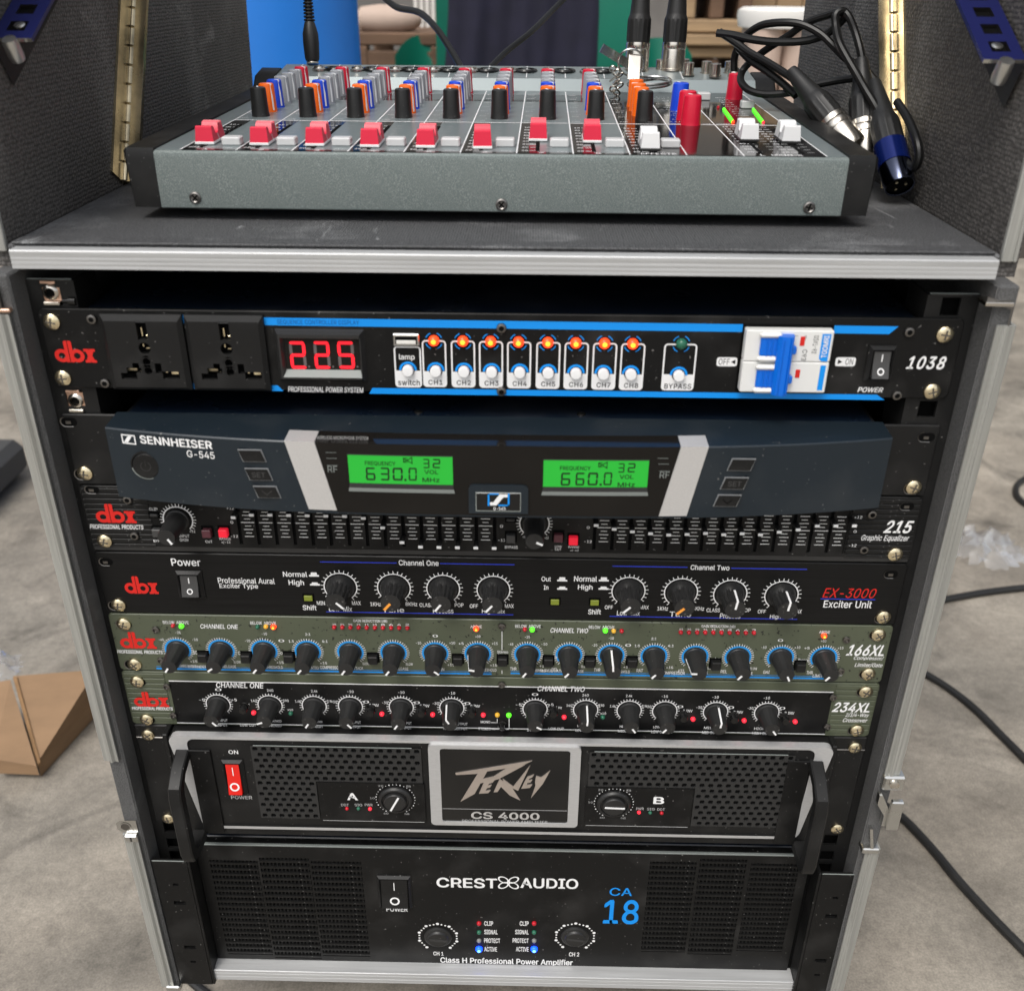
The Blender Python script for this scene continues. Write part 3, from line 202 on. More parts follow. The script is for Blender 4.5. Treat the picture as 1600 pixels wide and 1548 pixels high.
'v': (98, (41,0,4,95,21,95,41,39,47,22,51,5,46,5,51,22,56,39,76,95,93,95,57,0), (0,1,2,0,2,3,8,9,10,8,10,11,0,3,4,7,8,11,0,4,6,6,4,5,6,7,11,0,6,11)),
'w': (142, (34,0,6,95,22,95,33,53,38,34,44,10,41,10,46,34,52,53,63,95,79,95,90,53,95,34,101,10,98,10,103,34,108,53,120,95,136,95,107,0,92,0,80,43,76,56,73,70,69,84,73,84,69,70,66,56,62,43,50,0), (0,1,2,0,2,3,8,9,24,24,9,10,24,10,25,25,10,11,16,17,18,16,18,19,8,24,26,26,24,23,26,25,23,23,25,11,8,26,27,22,23,11,8,27,28,21,22,11,0,3,4,7,8,28,21,11,12,15,16,19,7,28,29,20,21,12,0,4,6,6,4,5,6,7,29,20,12,14,14,12,13,14,15,19,0,6,29,20,14,19)),
'x': (95, (5,0,43,55,43,43,7,95,25,95,37,76,45,63,52,51,44,51,51,63,58,76,70,95,88,95,52,42,52,54,89,0,72,0,58,21,50,34,43,45,51,45,45,34,37,21,23,0), (2,3,4,2,4,5,10,11,12,10,12,13,2,5,19,19,5,1,1,5,6,9,10,14,14,10,7,7,10,13,1,6,7,8,9,14,0,1,2,19,1,8,8,1,7,8,14,20,20,14,13,7,14,15,19,8,20,13,7,15,2,19,18,21,20,13,0,2,21,21,2,18,21,13,15,0,21,22,15,21,18,17,18,15,0,22,23,16,17,15)),
'y': (98, (12,-35,15,-21,18,-22,26,-22,33,-18,38,-9,41,0,4,95,21,95,41,39,47,22,51,5,46,5,51,22,56,39,76,95,93,95,51,-15,44,-27,35,-34,23,-36,16,-36), (6,7,8,6,8,9,14,15,16,14,16,17,6,9,10,13,14,11,11,14,17,6,10,12,12,10,11,12,13,11,6,12,11,6,11,17,5,6,17,4,5,17,4,17,18,3,4,18,0,1,2,0,2,3,0,3,18,0,18,19,0,19,20,21,0,20)),
'z': (95, (10,0,10,11,64,80,64,81,12,81,12,95,83,95,83,83,31,15,31,14,85,14,85,0), (4,6,5,4,7,6,4,3,7,3,2,7,2,8,7,1,8,2,1,9,8,1,10,9,1,11,10,0,11,1)),
'0': (113, (57,-2,44,0,32,6,24,15,17,28,13,44,12,64,13,83,17,99,24,112,33,121,44,127,57,129,70,127,81,121,90,112,96,99,100,83,101,64,100,44,96,28,90,15,81,6,70,0,57,12,65,14,73,18,78,26,83,36,85,49,86,64,85,79,83,91,78,101,73,109,65,113,57,115,48,113,41,109,35,101,31,91,28,79,27,64,28,49,31,36,35,26,41,18,48,14), (11,13,12,10,13,11,10,14,13,9,14,10,9,36,14,36,15,14,9,37,36,35,15,36,9,38,37,34,15,35,8,38,9,34,16,15,8,39,38,33,16,34,8,40,39,32,16,33,7,40,8,32,17,16,7,41,40,31,17,32,6,41,7,31,18,17,6,42,41,30,18,31,5,42,6,5,43,42,29,18,30,29,19,18,5,44,43,28,19,29,4,44,5,28,20,19,4,45,44,27,20,28,3,45,4,27,21,20,3,46,45,26,21,27,3,47,46,25,21,26,2,47,3,25,22,21,2,24,47,24,22,25,2,22,24,1,22,2,1,23,22,1,0,23)),
'1': (113, (19,0,19,14,98,14,98,0,69,127,69,0,53,0,53,112,52,112,22,89,22,107,50,127), (10,4,11,10,8,4,8,7,4,7,5,4,10,9,8,6,5,7,0,2,1,0,3,2)),
'2': (113, (16,0,16,12,59,57,71,71,78,82,80,93,79,99,77,105,73,109,68,112,56,115,49,114,43,112,38,108,35,103,32,97,32,90,16,90,18,101,22,111,28,118,36,124,45,128,56,129,67,128,76,124,84,119,90,111,94,103,95,93,93,79,84,65,67,45,38,15,38,14,97,14,97,0), (22,23,24,21,22,24,21,24,25,20,21,25,20,25,26,20,26,10,10,26,27,19,20,10,19,10,11,9,10,27,19,11,12,19,12,13,8,9,27,18,19,13,8,27,28,7,8,28,18,13,14,6,7,28,18,14,15,6,28,29,17,18,15,5,6,29,17,15,16,4,5,29,4,29,30,3,4,30,3,30,31,2,3,31,2,31,32,1,2,32,1,32,33,1,33,34,1,34,35,1,35,36,0,1,36)),
'3': (113, (54,-2,43,-1,33,2,24,7,18,14,13,23,11,33,27,33,29,27,32,22,36,18,41,15,48,13,55,12,62,13,69,15,74,19,79,23,81,29,82,36,81,43,79,49,75,54,69,58,61,61,50,62,39,62,39,75,72,112,72,113,17,113,17,127,93,127,93,115,53,70,53,72,66,72,77,69,86,63,93,56,97,46,98,36,97,26,93,17,86,9,77,3,67,-1), (30,32,31,30,33,32,30,29,33,29,28,33,28,34,33,27,35,28,35,34,28,26,35,27,26,36,35,26,37,36,26,38,37,26,25,38,25,24,38,24,39,38,23,39,24,22,39,23,22,40,39,21,40,22,20,40,21,20,41,40,19,41,20,18,41,19,18,42,41,5,7,6,5,8,7,17,42,18,5,9,8,17,43,42,16,43,17,4,9,5,4,10,9,15,43,16,4,11,10,15,44,43,14,44,15,4,12,11,3,12,4,13,44,14,3,13,12,3,44,13,3,45,44,2,45,3,2,46,45,1,46,2,1,0,46)),
'4': (113, (10,26,10,40,62,127,78,127,27,41,103,41,103,26,70,0,70,30,70,37,70,79,86,79,86,0), (1,2,3,1,3,4,1,4,5,1,5,6,0,1,6,9,10,11,9,11,12,8,9,12,7,8,12)),
'5': (113, (55,-2,45,-1,35,3,27,8,21,15,17,23,15,33,31,33,32,27,34,22,43,15,55,12,63,13,69,16,74,20,79,26,81,33,82,41,81,48,78,55,74,61,69,66,62,68,54,69,42,67,32,61,17,63,24,127,92,127,92,113,38,113,33,75,34,75,44,81,57,83,66,83,73,80,80,76,86,71,91,65,95,58,97,50,98,41,96,29,92,19,86,10,77,4,67,0), (26,27,30,30,27,28,30,28,29,26,30,31,33,34,35,33,35,36,32,33,36,32,36,37,32,37,38,26,31,32,26,32,23,23,32,38,23,38,39,26,23,24,22,23,39,21,22,39,26,24,25,20,21,39,20,39,40,19,20,40,19,40,41,18,19,41,18,41,42,17,18,42,16,17,42,16,42,43,5,6,7,5,7,8,15,16,43,15,43,44,5,8,9,14,15,44,4,5,9,4,9,10,13,14,44,13,44,45,12,13,45,3,4,10,3,10,11,11,12,45,3,11,45,3,45,46,2,3,46,2,46,47,1,2,47,1,47,0)),
'6': (113, (57,-2,45,0,36,4,27,10,21,19,17,29,16,40,17,50,20,60,26,71,34,85,63,127,80,127,38,65,36,65,38,69,41,72,45,75,49,77,54,78,59,79,70,77,79,74,87,68,92,60,96,50,97,39,96,28,92,18,86,10,78,4,68,0,57,12,64,13,70,16,75,20,79,25,81,32,82,39,81,47,79,53,75,59,70,63,64,65,57,66,50,65,43,63,38,59,34,53,32,47,31,40,32,32,34,25,38,20,43,16,50,13), (10,12,11,10,16,12,16,13,12,9,16,10,19,21,20,18,21,19,18,22,21,17,22,18,16,22,17,16,23,22,9,15,16,13,44,16,44,23,16,8,15,9,8,14,15,44,43,23,43,24,23,13,45,44,13,46,45,42,24,43,8,13,14,8,46,13,8,47,46,41,24,42,41,25,24,7,47,8,7,48,47,40,25,41,7,49,48,39,25,40,39,26,25,6,49,7,6,50,49,38,26,39,5,50,6,5,51,50,37,26,38,37,27,26,5,52,51,36,27,37,4,52,5,36,28,27,4,53,52,35,28,36,4,54,53,34,28,35,3,54,4,34,29,28,3,55,54,33,29,34,3,32,55,32,29,33,3,29,32,2,29,3,2,30,29,1,30,2,1,31,30,0,31,1)),
'7': (113, (24,0,81,112,81,113,16,113,16,127,98,127,98,112,41,0), (3,5,4,3,2,5,2,6,5,1,6,2,1,7,6,0,7,1)),
'8': (113, (57,-2,44,-1,34,3,25,8,19,15,14,24,13,34,14,42,16,49,20,55,25,60,31,64,38,66,38,67,30,70,23,77,19,85,18,95,19,104,23,112,29,119,36,124,46,128,57,129,67,128,77,124,84,119,90,112,94,104,95,95,94,85,90,77,83,70,75,67,75,66,82,64,88,60,93,55,97,49,99,42,100,34,99,24,95,15,88,8,79,3,69,-1,57,12,64,13,71,15,77,18,81,23,83,28,84,35,83,41,81,47,76,52,71,56,64,58,57,59,49,58,42,56,37,52,32,47,30,41,29,35,30,28,32,23,36,18,42,15,49,13,57,72,69,75,73,78,77,83,79,88,80,94,79,100,77,105,73,109,69,112,57,115,44,112,40,109,36,105,34,100,33,94,34,88,36,83,40,78,44,75), (22,23,24,21,22,24,21,24,25,20,21,25,20,25,26,19,20,26,19,26,80,80,26,27,19,80,81,79,80,27,18,19,81,18,81,82,78,79,27,78,27,28,18,82,83,77,78,28,18,83,84,76,77,28,17,18,84,76,28,29,17,84,85,75,76,29,16,17,85,75,29,30,16,85,86,74,75,30,16,86,87,73,74,30,15,16,87,73,30,31,15,87,88,72,73,31,15,88,89,71,72,31,14,15,89,71,31,32,14,89,70,70,71,32,14,70,32,13,14,32,13,32,33,12,13,33,12,33,34,11,12,34,11,34,35,10,11,35,10,35,36,9,10,58,58,10,36,58,36,37,9,58,59,57,58,37,9,59,60,56,57,37,9,60,61,55,56,37,8,9,61,55,37,38,8,61,62,54,55,38,7,8,62,54,38,39,7,62,63,53,54,39,6,7,63,53,39,40,6,63,64,52,53,40,6,64,65,51,52,40,5,6,65,51,40,41,5,65,66,50,51,41,4,5,66,50,41,42,4,66,67,49,50,42,4,67,68,48,49,42,3,4,68,3,68,69,47,48,42,47,42,43,3,69,46,46,47,43,3,46,43,2,3,43,2,43,44,1,2,44,1,44,45,0,1,45)),
'9': (113, (57,129,68,128,78,124,86,117,92,109,96,98,97,87,96,77,93,67,88,56,79,42,50,0,33,0,75,62,77,62,75,58,72,55,68,53,64,50,60,49,54,49,44,50,34,54,27,59,21,67,17,77,16,88,17,99,21,109,27,117,36,124,45,128,57,115,50,114,44,112,38,107,35,102,32,95,31,88,32,80,35,74,38,68,44,64,50,62,57,61,64,62,70,64,75,68,79,74,81,80,82,88,81,95,79,102,75,107,70,112,64,114), (31,1,0,30,1,31,30,2,1,29,2,30,29,3,2,28,33,29,33,32,29,32,3,29,32,55,3,55,4,3,28,34,33,54,4,55,28,35,34,53,4,54,27,35,28,53,5,4,27,36,35,52,5,53,27,37,36,51,5,52,26,37,27,51,6,5,26,38,37,50,6,51,25,38,26,25,39,38,49,6,50,49,7,6,25,40,39,48,7,49,48,8,7,24,40,25,24,41,40,47,8,48,24,42,41,46,8,47,46,14,8,14,9,8,23,42,24,23,43,42,45,13,46,13,14,46,45,17,13,17,12,13,15,9,14,23,44,43,44,17,45,23,17,44,22,17,23,16,9,15,16,10,9,17,10,16,21,17,22,21,18,17,12,10,17,21,19,18,20,19,21,12,11,10)),
'-': (113, (84,61,84,47,29,47,29,61), (2,0,3,2,1,0)),
'+': (113, (49,9,49,91,64,91,64,9,15,43,15,57,98,57,98,43), (0,2,1,0,3,2,4,6,5,4,7,6)),
'/': (63, (59,133,18,-19,4,-19,45,133), (2,0,3,2,1,0)),
'(': (68, (22,52,25,81,33,110,44,135,59,135,48,107,40,78,38,52,40,29,47,4,59,-24,44,-24,35,-5,28,14,24,33), (2,3,4,2,4,5,1,2,5,1,5,6,0,1,6,0,6,7,14,0,7,14,7,8,13,14,8,13,8,9,12,13,9,12,9,10,11,12,10)),
')': (68, (9,-24,21,4,28,29,30,52,28,78,21,107,9,135,24,135,35,110,43,81,46,52,45,32,40,13,34,-6,24,-24), (5,6,7,5,7,8,5,8,9,4,5,9,4,9,10,3,4,10,2,3,10,2,10,11,2,11,12,1,2,12,1,12,13,0,1,13,0,13,14)),
'.': (47, (24,-1,19,0,16,2,13,6,12,10,13,15,16,18,19,21,24,22,28,21,32,18,34,15,35,10,34,6,32,2,28,0), (7,9,8,6,9,7,6,10,9,5,10,6,5,11,10,4,11,5,4,12,11,3,12,4,3,13,12,2,13,3,2,14,13,1,14,2,1,15,14,0,15,1)),
':': (47, (24,68,19,69,16,71,13,75,12,79,13,83,16,87,19,90,24,90,28,90,32,87,34,83,35,79,34,75,32,71,28,69,24,-1,19,0,16,2,13,6,12,10,13,15,16,18,19,21,24,22,28,21,32,18,34,15,35,10,34,6,32,2,28,0), (23,25,24,22,25,23,22,26,25,21,26,22,21,27,26,20,27,21,20,28,27,19,28,20,19,29,28,18,29,19,18,30,29,17,30,18,17,31,30,16,31,17,7,9,8,6,9,7,6,10,9,5,10,6,5,11,10,4,11,5,4,12,11,3,12,4,3,13,12,2,13,3,2,14,13,1,14,2,1,15,14,0,15,1)),
'~': (113, (13,37,14,47,16,54,21,60,26,64,38,67,49,64,61,55,69,50,75,48,79,49,83,52,85,57,86,63,100,63,99,54,97,46,93,41,87,37,75,34,64,37,52,45,44,51,38,53,34,52,30,49,28,44,27,37), (4,5,6,3,4,6,3,6,7,12,13,14,12,14,15,2,3,7,11,12,15,2,7,23,23,7,8,1,2,24,24,2,23,11,15,16,22,23,8,1,24,25,10,11,16,21,22,8,21,8,9,1,25,26,9,10,16,21,9,16,0,1,26,21,16,17,20,21,17,0,26,27,20,17,18,19,20,18)),
}
_gl = {}
def glyph_mesh(ch, heavy):
    if (ch, heavy) not in _gl:
        _, p, t = GLYPHS[ch]; P = list(zip(p[::2], p[1::2])); T = [t[i:i+3] for i in range(0, len(t), 3)]; V, F = [], []; d = 5.5*heavy
        for k, (dx, dy) in enumerate(((-d, -d*.6), (d, -d*.6), (0, d)) if heavy > .3 else ((0, 0),)):   # heavy letters: three shifted layers
            o = len(V); V += [(x+dx, y+dy, .02*k) for x, y in P]; F += [tuple(o+i for i in q) for q in T]
        _gl[ch, heavy] = (V, F)
    return _gl[ch, heavy]
_fc = {}
def glyphs(s, bold=0.0, shear=0.0, space=1.0):
    k = (s, min(1.0, max(0.0, bold/.05)), shear, space)
    if k not in _fc:
        v = []; f = []; x = 0
        for ch in s:
            if ch == ' ': x += 52*space; continue
            adv = GLYPHS[ch][0]; (pts, tri), o = glyph_mesh(ch, k[1]), len(v)
            v += [(x+p[0]+shear*p[1], p[1], p[2]) for p in pts]; f += [tuple(o+i for i in t) for t in tri]; x += adv*space
        xs = [a[0] for a in v]; ys = [a[1] for a in v]; _fc[k] = (v, f, min(xs), max(xs), min(ys), max(ys))
    return _fc[k]
class MB:
    def __init__(s): s.v = []; s.f = []; s.mi = []; s.ms = []; s.words = []
    def m(s, name):
        if name not in s.ms: s.ms.append(name)
        return s.ms.index(name)
    def add(s, vs, fs, mt):
        o = len(s.v); s.v += [tuple(a) for a in vs]; i = s.m(mt)
        for f in fs: s.f.append(tuple(o+k for k in f)); s.mi.append(i)
        return s
    def box(s, x0, x1, y0, y1, z0, z1, mt, b=0):
        x0, x1 = min(x0, x1), max(x0, x1); y0, y1 = min(y0, y1), max(y0, y1); z0, z1 = min(z0, z1), max(z0, z1)
        if b <= 0:
            vs = [(x, y, z) for x in (x0, x1) for y in (y0, y1) for z in (z0, z1)]
            return s.add(vs, [(0, 1, 3, 2), (4, 6, 7, 5), (0, 4, 5, 1), (2, 3, 7, 6), (0, 2, 6, 4), (1, 5, 7, 3)], mt)
        b = min(b, (x1-x0)*.49, (y1-y0)*.49, (z1-z0)*.49)
        vs = []; ix = {}
        for a in (0, 1):
            for c in (0, 1):
                for e in (0, 1):
                    p = ((x0, x1)[a], (y0, y1)[c], (z0, z1)[e]); q = (b if a == 0 else -b, b if c == 0 else -b, b if e == 0 else -b)
                    for k in range(3):
                        ix[a, c, e, k] = len(vs); vs.append(tuple(p[j] + (0 if j == k else q[j]) for j in range(3)))
        fs = []
        for k in range(3):
            o = [j for j in range(3) if j != k]
            for sgn in (0, 1):
                def g(u, v_, kk=k):
                    t = [0, 0, 0]; t[k] = sgn; t[o[0]] = u; t[o[1]] = v_; return ix[t[0], t[1], t[2], kk]
                fs.append((g(0, 0), g(1, 0), g(1, 1), g(0, 1)))
        for mm in range(3):
            k, l = [j for j in range(3) if j != mm]
            for a in (0, 1):
                for c in (0, 1):
                    def h(e, kk):
                        t = [0, 0, 0]; t[k] = a; t[l] = c; t[mm] = e; return ix[t[0], t[1], t[2], kk]
                    fs.append((h(0, k), h(1, k), h(1, l), h(0, l)))
        for a in (0, 1):
            for c in (0, 1):
                for e in (0, 1): fs.append(tuple(ix[a, c, e, k] for k in range(3)))
        return s.add(vs, fs, mt)
    def prism(s, pts, y0, y1, mt, fn=None):      # outline in x,z between two depths
        n = len(pts); vs = [(x, y0, z) for x, z in pts] + [(x, y1, z) for x, z in pts]
        fs = [tuple(range(n)), tuple(range(2*n-1, n-1, -1))] + [(i, (i+1) % n, n+(i+1) % n, n+i) for i in range(n)]
        if fn: vs = [fn(*v) for v in vs]
        return s.add(vs, fs, mt)
    def flat(s, pts, y, mt): return s.add([(x, y, z) for x, z in pts], [tuple(range(len(pts)))], mt)
    def rect(s, x0, x1, z0, z1, y, mt): return s.flat([(x0, z0), (x1, z0), (x1, z1), (x0, z1)], y, mt)
    def disc(s, x, z, r, y, mt, n=20): return s.flat([(x+r*math.cos(2*math.pi*i/n), z+r*math.sin(2*math.pi*i/n)) for i in range(n)], y, mt)
    def arc(s, x, z, r0, r1, a0, a1, y, mt, n=24, ex=1):   # clock degrees
        vs = []
        for i in range(n+1):
            a = R(a0+(a1-a0)*i/n)
            for r in (r0, r1): vs.append((x+r*math.sin(a), y, z+ex*r*math.cos(a)))
        return s.add(vs, [(2*i, 2*i+1, 2*i+3, 2*i+2) for i in range(n)], mt)
    def ticks(s, x, z, r0, r1, a0, a1, n, wd, y, mt):
        for i in range(n):
            a = R(a0+(a1-a0)*i/(n-1)); dx, dz = math.sin(a), math.cos(a); px, pz = dz*wd/2, -dx*wd/2
            s.flat([(x+dx*r0+px, z+dz*r0+pz), (x+dx*r1+px, z+dz*r1+pz), (x+dx*r1-px, z+dz*r1-pz), (x+dx*r0-px, z+dz*r0-pz)], y, mt)
        return s
    def lathe(s, prof, mt, c=(0, 0, 0), n=24, axis='y', flute=0, fn=11, fr=(0, 1e9)):   # prof: (radius, distance along axis toward the viewer)
        vs = []; fs = []
        for j, (r, h) in enumerate(prof):
            for i in range(n):
                a = 2*math.pi*i/n; q = r*(1-flute*(.5+.5*math.cos(fn*a))) if fr[0] <= h <= fr[1] else r
                u, v_ = q*math.cos(a), q*math.sin(a)
                p = (u, -h, v_) if axis == 'y' else ((u, v_, h) if axis == 'z' else (h, u, v_))
                vs.append((c[0]+p[0], c[1]+p[1], c[2]+p[2]))
        for j in range(len(prof)-1):
            for i in range(n): fs.append((j*n+i, j*n+(i+1) % n, (j+1)*n+(i+1) % n, (j+1)*n+i))
        fs.append(tuple(range(n))); fs.append(tuple((len(prof)-1)*n+i for i in range(n-1, -1, -1)))
        return s.add(vs, fs, mt)
    def tube(s, pts, r, mt, n=10, smooth=6):
        P = [Vector(p) for p in pts]
        if smooth:
            Q = []
            for i in range(len(P)-1):
                p0, p1, p2, p3 = P[max(i-1, 0)], P[i], P[i+1], P[min(i+2, len(P)-1)]
                for k in range(smooth):
                    t = k/smooth; Q.append(.5*((2*p1)+(p2-p0)*t+(2*p0-5*p1+4*p2-p3)*t*t+(3*p1-p0-3*p2+p3)*t**3))
            Q.append(P[-1]); P = Q
        vs = []; nrm = Vector((.3, .2, 1)).normalized()
        for i, p in enumerate(P):
            d = (P[min(i+1, len(P)-1)]-P[max(i-1, 0)]).normalized(); nrm = (nrm-d*nrm.dot(d)); nrm = nrm.normalized() if nrm.length > 1e-4 else d.orthogonal().normalized(); b = d.cross(nrm)
            rr = r[i] if isinstance(r, list) else r
            for k in range(n):
                a = 2*math.pi*k/n; vs.append(p+nrm*(rr*math.cos(a))+b*(rr*math.sin(a)))
        fs = [(i*n+k, i*n+(k+1) % n, (i+1)*n+(k+1) % n, (i+1)*n+k) for i in range(len(P)-1) for k in range(n)]
        fs += [tuple(range(n)), tuple((len(P)-1)*n+k for k in range(n-1, -1, -1))]
        return s.add(vs, fs, mt)
    def rod(s, p0, p1, prof, mt, n=20, flute=0, fn=14, fr=(0, 0)):      # lathe along p0->p1; prof (radius, 0..1)
        a, b = Vector(p0), Vector(p1); d = (b-a); L = d.length; q = d.to_track_quat('Z', 'Y')
        t = MB().lathe([(r, h*L) for r, h in prof], mt, n=n, axis='z', flute=flute, fn=fn, fr=(fr[0]*L, fr[1]*L))
        return s.add([a+q @ Vector(v) for v in t.v], t.f, mt)
    def text(s, st, x0, x1, z0, z1, y, mt, bold=0.02, shear=0.0, ym=None, space=1.0):
        v, f, a, b, c, d = glyphs(st, bold, shear, space)
        o = []
        for p in v:
            x = x0+(x1-x0)*(p[0]-a)/(b-a); z = z0+(z1-z0)*(p[1]-c)/(d-c); o.append((x, ((ym(x)-.15) if ym else y)-p[2], z))
        s.words.append((len(s.v), len(s.v)+len(o), len(s.f), len(s.f)+len(f), abs(x1-x0)*abs(z1-z0)))
        return s.add(o, f, mt)
    def ptext(s, st, px0, px1, py0, py1, y, mt, bold=0.02, shear=0.0, ym=None, space=1.0):
        if ym:
            for _ in range(3): y = ym(at((px0+px1)/2, (py0+py1)/2, y)[0])
        X0 = at(px0, (py0+py1)/2, y); X1 = at(px1, (py0+py1)/2, y); c = at((px0+px1)/2, py1, y); d = at((px0+px1)/2, py0, y)
        return s.text(st, X0[0], X1[0], c[2], d[2], y, mt, bold, shear, ym, space)
    def pplate(s, x0, x1, z0, z1, holes, y0, y1, mt):    # plate with rectangular openings
        xs = sorted({x0, x1, *[h[0] for h in holes], *[h[1] for h in holes]}); zs = sorted({z0, z1, *[h[2] for h in holes], *[h[3] for h in holes]})
        inh = lambda x, z: any(h[0] < x < h[1] and h[2] < z < h[3] for h in holes)
        # merge cells in x to keep it light
        for j in range(len(zs)-1):
            zc = (zs[j]+zs[j+1])/2; run = None
            for i in range(len(xs)):
                solid = i < len(xs)-1 and not inh((xs[i]+xs[i+1])/2, zc)
                if solid and run is None: run = xs[i]
                if not solid and run is not None:
                    s.rect(run, xs[i], zs[j], zs[j+1], y0, mt); run = None
        for h in holes:
            a, b, c, d = h
            s.add([(a, y0, c), (b, y0, c), (b, y0, d), (a, y0, d), (a, y1, c), (b, y1, c), (b, y1, d), (a, y1, d)], [(0, 1, 5, 4), (1, 2, 6, 5), (2, 3, 7, 6), (3, 0, 4, 7)], mt)
        s.add([(x0, y0, z0), (x1, y0, z0), (x1, y0, z1), (x0, y0, z1), (x0, y1, z0), (x1, y1, z0), (x1, y1, z1), (x0, y1, z1)], [(0, 4, 5, 1), (1, 5, 6, 2), (2, 6, 7, 3), (3, 7, 4, 0)], mt)
        return s
    def mesh(s, name, org=(0, 0, 0), smooth=True):
        me = bpy.data.meshes.new(name)
        me.from_pydata([((a[0]-org[0])*S, (a[1]-org[1])*S, (a[2]-org[2])*S) for a in s.v], [], s.f)
        for k in s.ms: me.materials.append(MT[k])
        me.polygons.foreach_set('material_index', s.mi); me.update()
        bm = bmesh.new(); bm.from_mesh(me); bmesh.ops.recalc_face_normals(bm, faces=bm.faces); bm.to_mesh(me); bm.free()
        if smooth: me.shade_smooth(); me.set_sharp_from_angle(angle=R(32))
        return me
    def put(s, name, parent=None, org=None, label=None):
        """link as one mesh object; origin defaults to the bounding-box centre"""
        if len(s.words) > 1:                  # lettering: each legible word a part, the tiny scale print stays joined
            rest = MB(); rest.ms = s.ms; used = set()
            for v0, v1, f0, f1, area in s.words:
                if area > 17 or len(s.words) < 4:
                    t = MB(); t.ms = s.ms; t.v = s.v[v0:v1]; t.f = [tuple(i-v0 for i in f) for f in s.f[f0:f1]]; t.mi = s.mi[f0:f1]; t.put(name, parent); used.update(range(f0, f1))
            if len(used) == len(s.f): return None
            k = [i for i in range(len(s.f)) if i not in used]; vi = sorted({j for i in k for j in s.f[i]}); mp = {j: n for n, j in enumerate(vi)}
            rest.v = [s.v[j] for j in vi]; rest.f = [tuple(mp[j] for j in s.f[i]) for i in k]; rest.mi = [s.mi[i] for i in k]; o = rest.put('fine_print', parent); o['kind'] = 'stuff'; return o
        if org is None:
            org = tuple((min(v[k] for v in s.v)+max(v[k] for v in s.v))/2 for k in range(3))
        return inst(name, s.mesh(name, org), parent, org, 0, label)
WL = {}
def inst(name, me, parent, pos, rot=0, label=None):
    o = bpy.data.objects.new(name, me); C.objects.link(o)
    if parent is not None:
        o.parent = parent; pw, pr_ = WL[parent.name]
        o.location = pr_.inverted() @ (Vector(pos)*S-pw) if pr_ else Vector(pos)*S-pw
    else: o.location = Vector(pos)*S
    if rot: o.rotation_euler = (0, rot, 0)
    WL[o.name] = (Vector(pos)*S, None)
    if label: o['label'] = label
    return o
def tag(o, label, cat, group=None):
    o['label'] = label; o['category'] = cat
    if group: o['group'] = group
    return o
def thing(name, label, cat, pos, group=None):
    o = bpy.data.objects.new(name, None); C.objects.link(o); o.location = Vector(pos)*S; o.empty_display_size = .02
    WL[o.name] = (Vector(pos)*S, None); return tag(o, label, cat, group)
def sub(name, me, parent, loc=(0, 0, 0), rot=0):        # child in the parent's own coordinates
    o = bpy.data.objects.new(name, me); C.objects.link(o); o.parent = parent; o.location = Vector(loc)*S
    if rot: o.rotation_euler = (0, rot, 0)
    return o
def struct(o): o['kind'] = 'structure'; return o

# ------------------------------------------------------------------ shared pieces
def screw_mesh():
    b = MB(); b.lathe([(4.3, -.5), (4.5, .3), (4.3, 1.2), (3.3, 2.0), (1.6, 2.4)], 'gold_zinc', n=20)
    for a in (0, 1):
        l, t = 2.6, .42
        b.box(*((-l, l, -2.62, -2.2, -t, t) if a else (-t, t, -2.66, -2.2, -l, l)), 'steel_dark')
    return b.mesh('mounting_screw')
SCREW = screw_mesh()
WASH = MB().lathe([(2.2, 0), (2.4, .4), (2.2, 1.3), (1.5, 1.5), (1.4, .6), (.1, .6)], 'steel_dark', n=16).mesh('allen_screw')
WASHB = MB().lathe([(2.6, 0), (2.7, .6), (2.4, 1.5), (1.6, 1.8)], 'steel_dark', n=16).lathe([(1.6, .5), (1.5, 1.85), (.1, 1.86)], 'pit', n=6).mesh('allen_screw')
def screws(par, pts, y=0):
    for p in pts:
        q = at(*p, y-2); o = inst('mounting_screw', SCREW, par, (q[0], y, q[2]), random.uniform(0, 3))
def allens(par, pts, y=0, me=None):
    for p in pts: q = at(*p, y-1); inst('allen_screw', me or WASHB, par, (q[0], y, q[2]), random.uniform(0, 1))
LEDM = {}
def led(par, px, py, mt, r=2.0, y=0, h=2.2, core=None, collar=False):
    k = (mt, r, h, core)
    if k not in LEDM:
        b = MB(); b.lathe([(r, 0), (r, h*.35), (r*.87, h*.65), (r*.55, h*.9), (r*.15, h)], mt, n=16)
        if core: b.lathe([(r*.5, h*.85), (r*.42, h*1.02), (r*.1, h*1.08)], core, n=12)
        LEDM[k] = b.mesh('led')
    q = at(px, py, y-h*.5); return inst('led', LEDM[k], par, (q[0], y, q[2]))
KN = {}
def knob_kind(key, prof, mt, flute, fn, fr, mark, mside, mface, n=44, markmat='white_print'):
    me = MB().lathe(prof, mt, n=n, flute=flute, fn=fn, fr=fr).mesh('knob')
    H = prof[-1][1]; b = MB(); rt_ = prof[-2][0]
    if mside:
        r0 = mside[0]; h0 = mside[1]; hw = mark/2
        b.add([(-hw, -h0, r0+.15), (hw, -h0, r0+.15), (hw, -H-.1, rt_+.2), (-hw, -H-.1, rt_+.2), (-hw, -h0, r0-.8), (hw, -h0, r0-.8), (hw, -H-.1, rt_-.8), (-hw, -H-.1, rt_-.8)],
              [(0, 1, 2, 3), (4, 7, 6, 5), (0, 4, 5, 1), (3, 2, 6, 7), (0, 3, 7, 4), (1, 5, 6, 2)], markmat)
    b.box(-mark/2, mark/2, -H-.18, -H+.3, mface, rt_+.2, markmat)
    KN[key] = (me, b.mesh('pointer'))
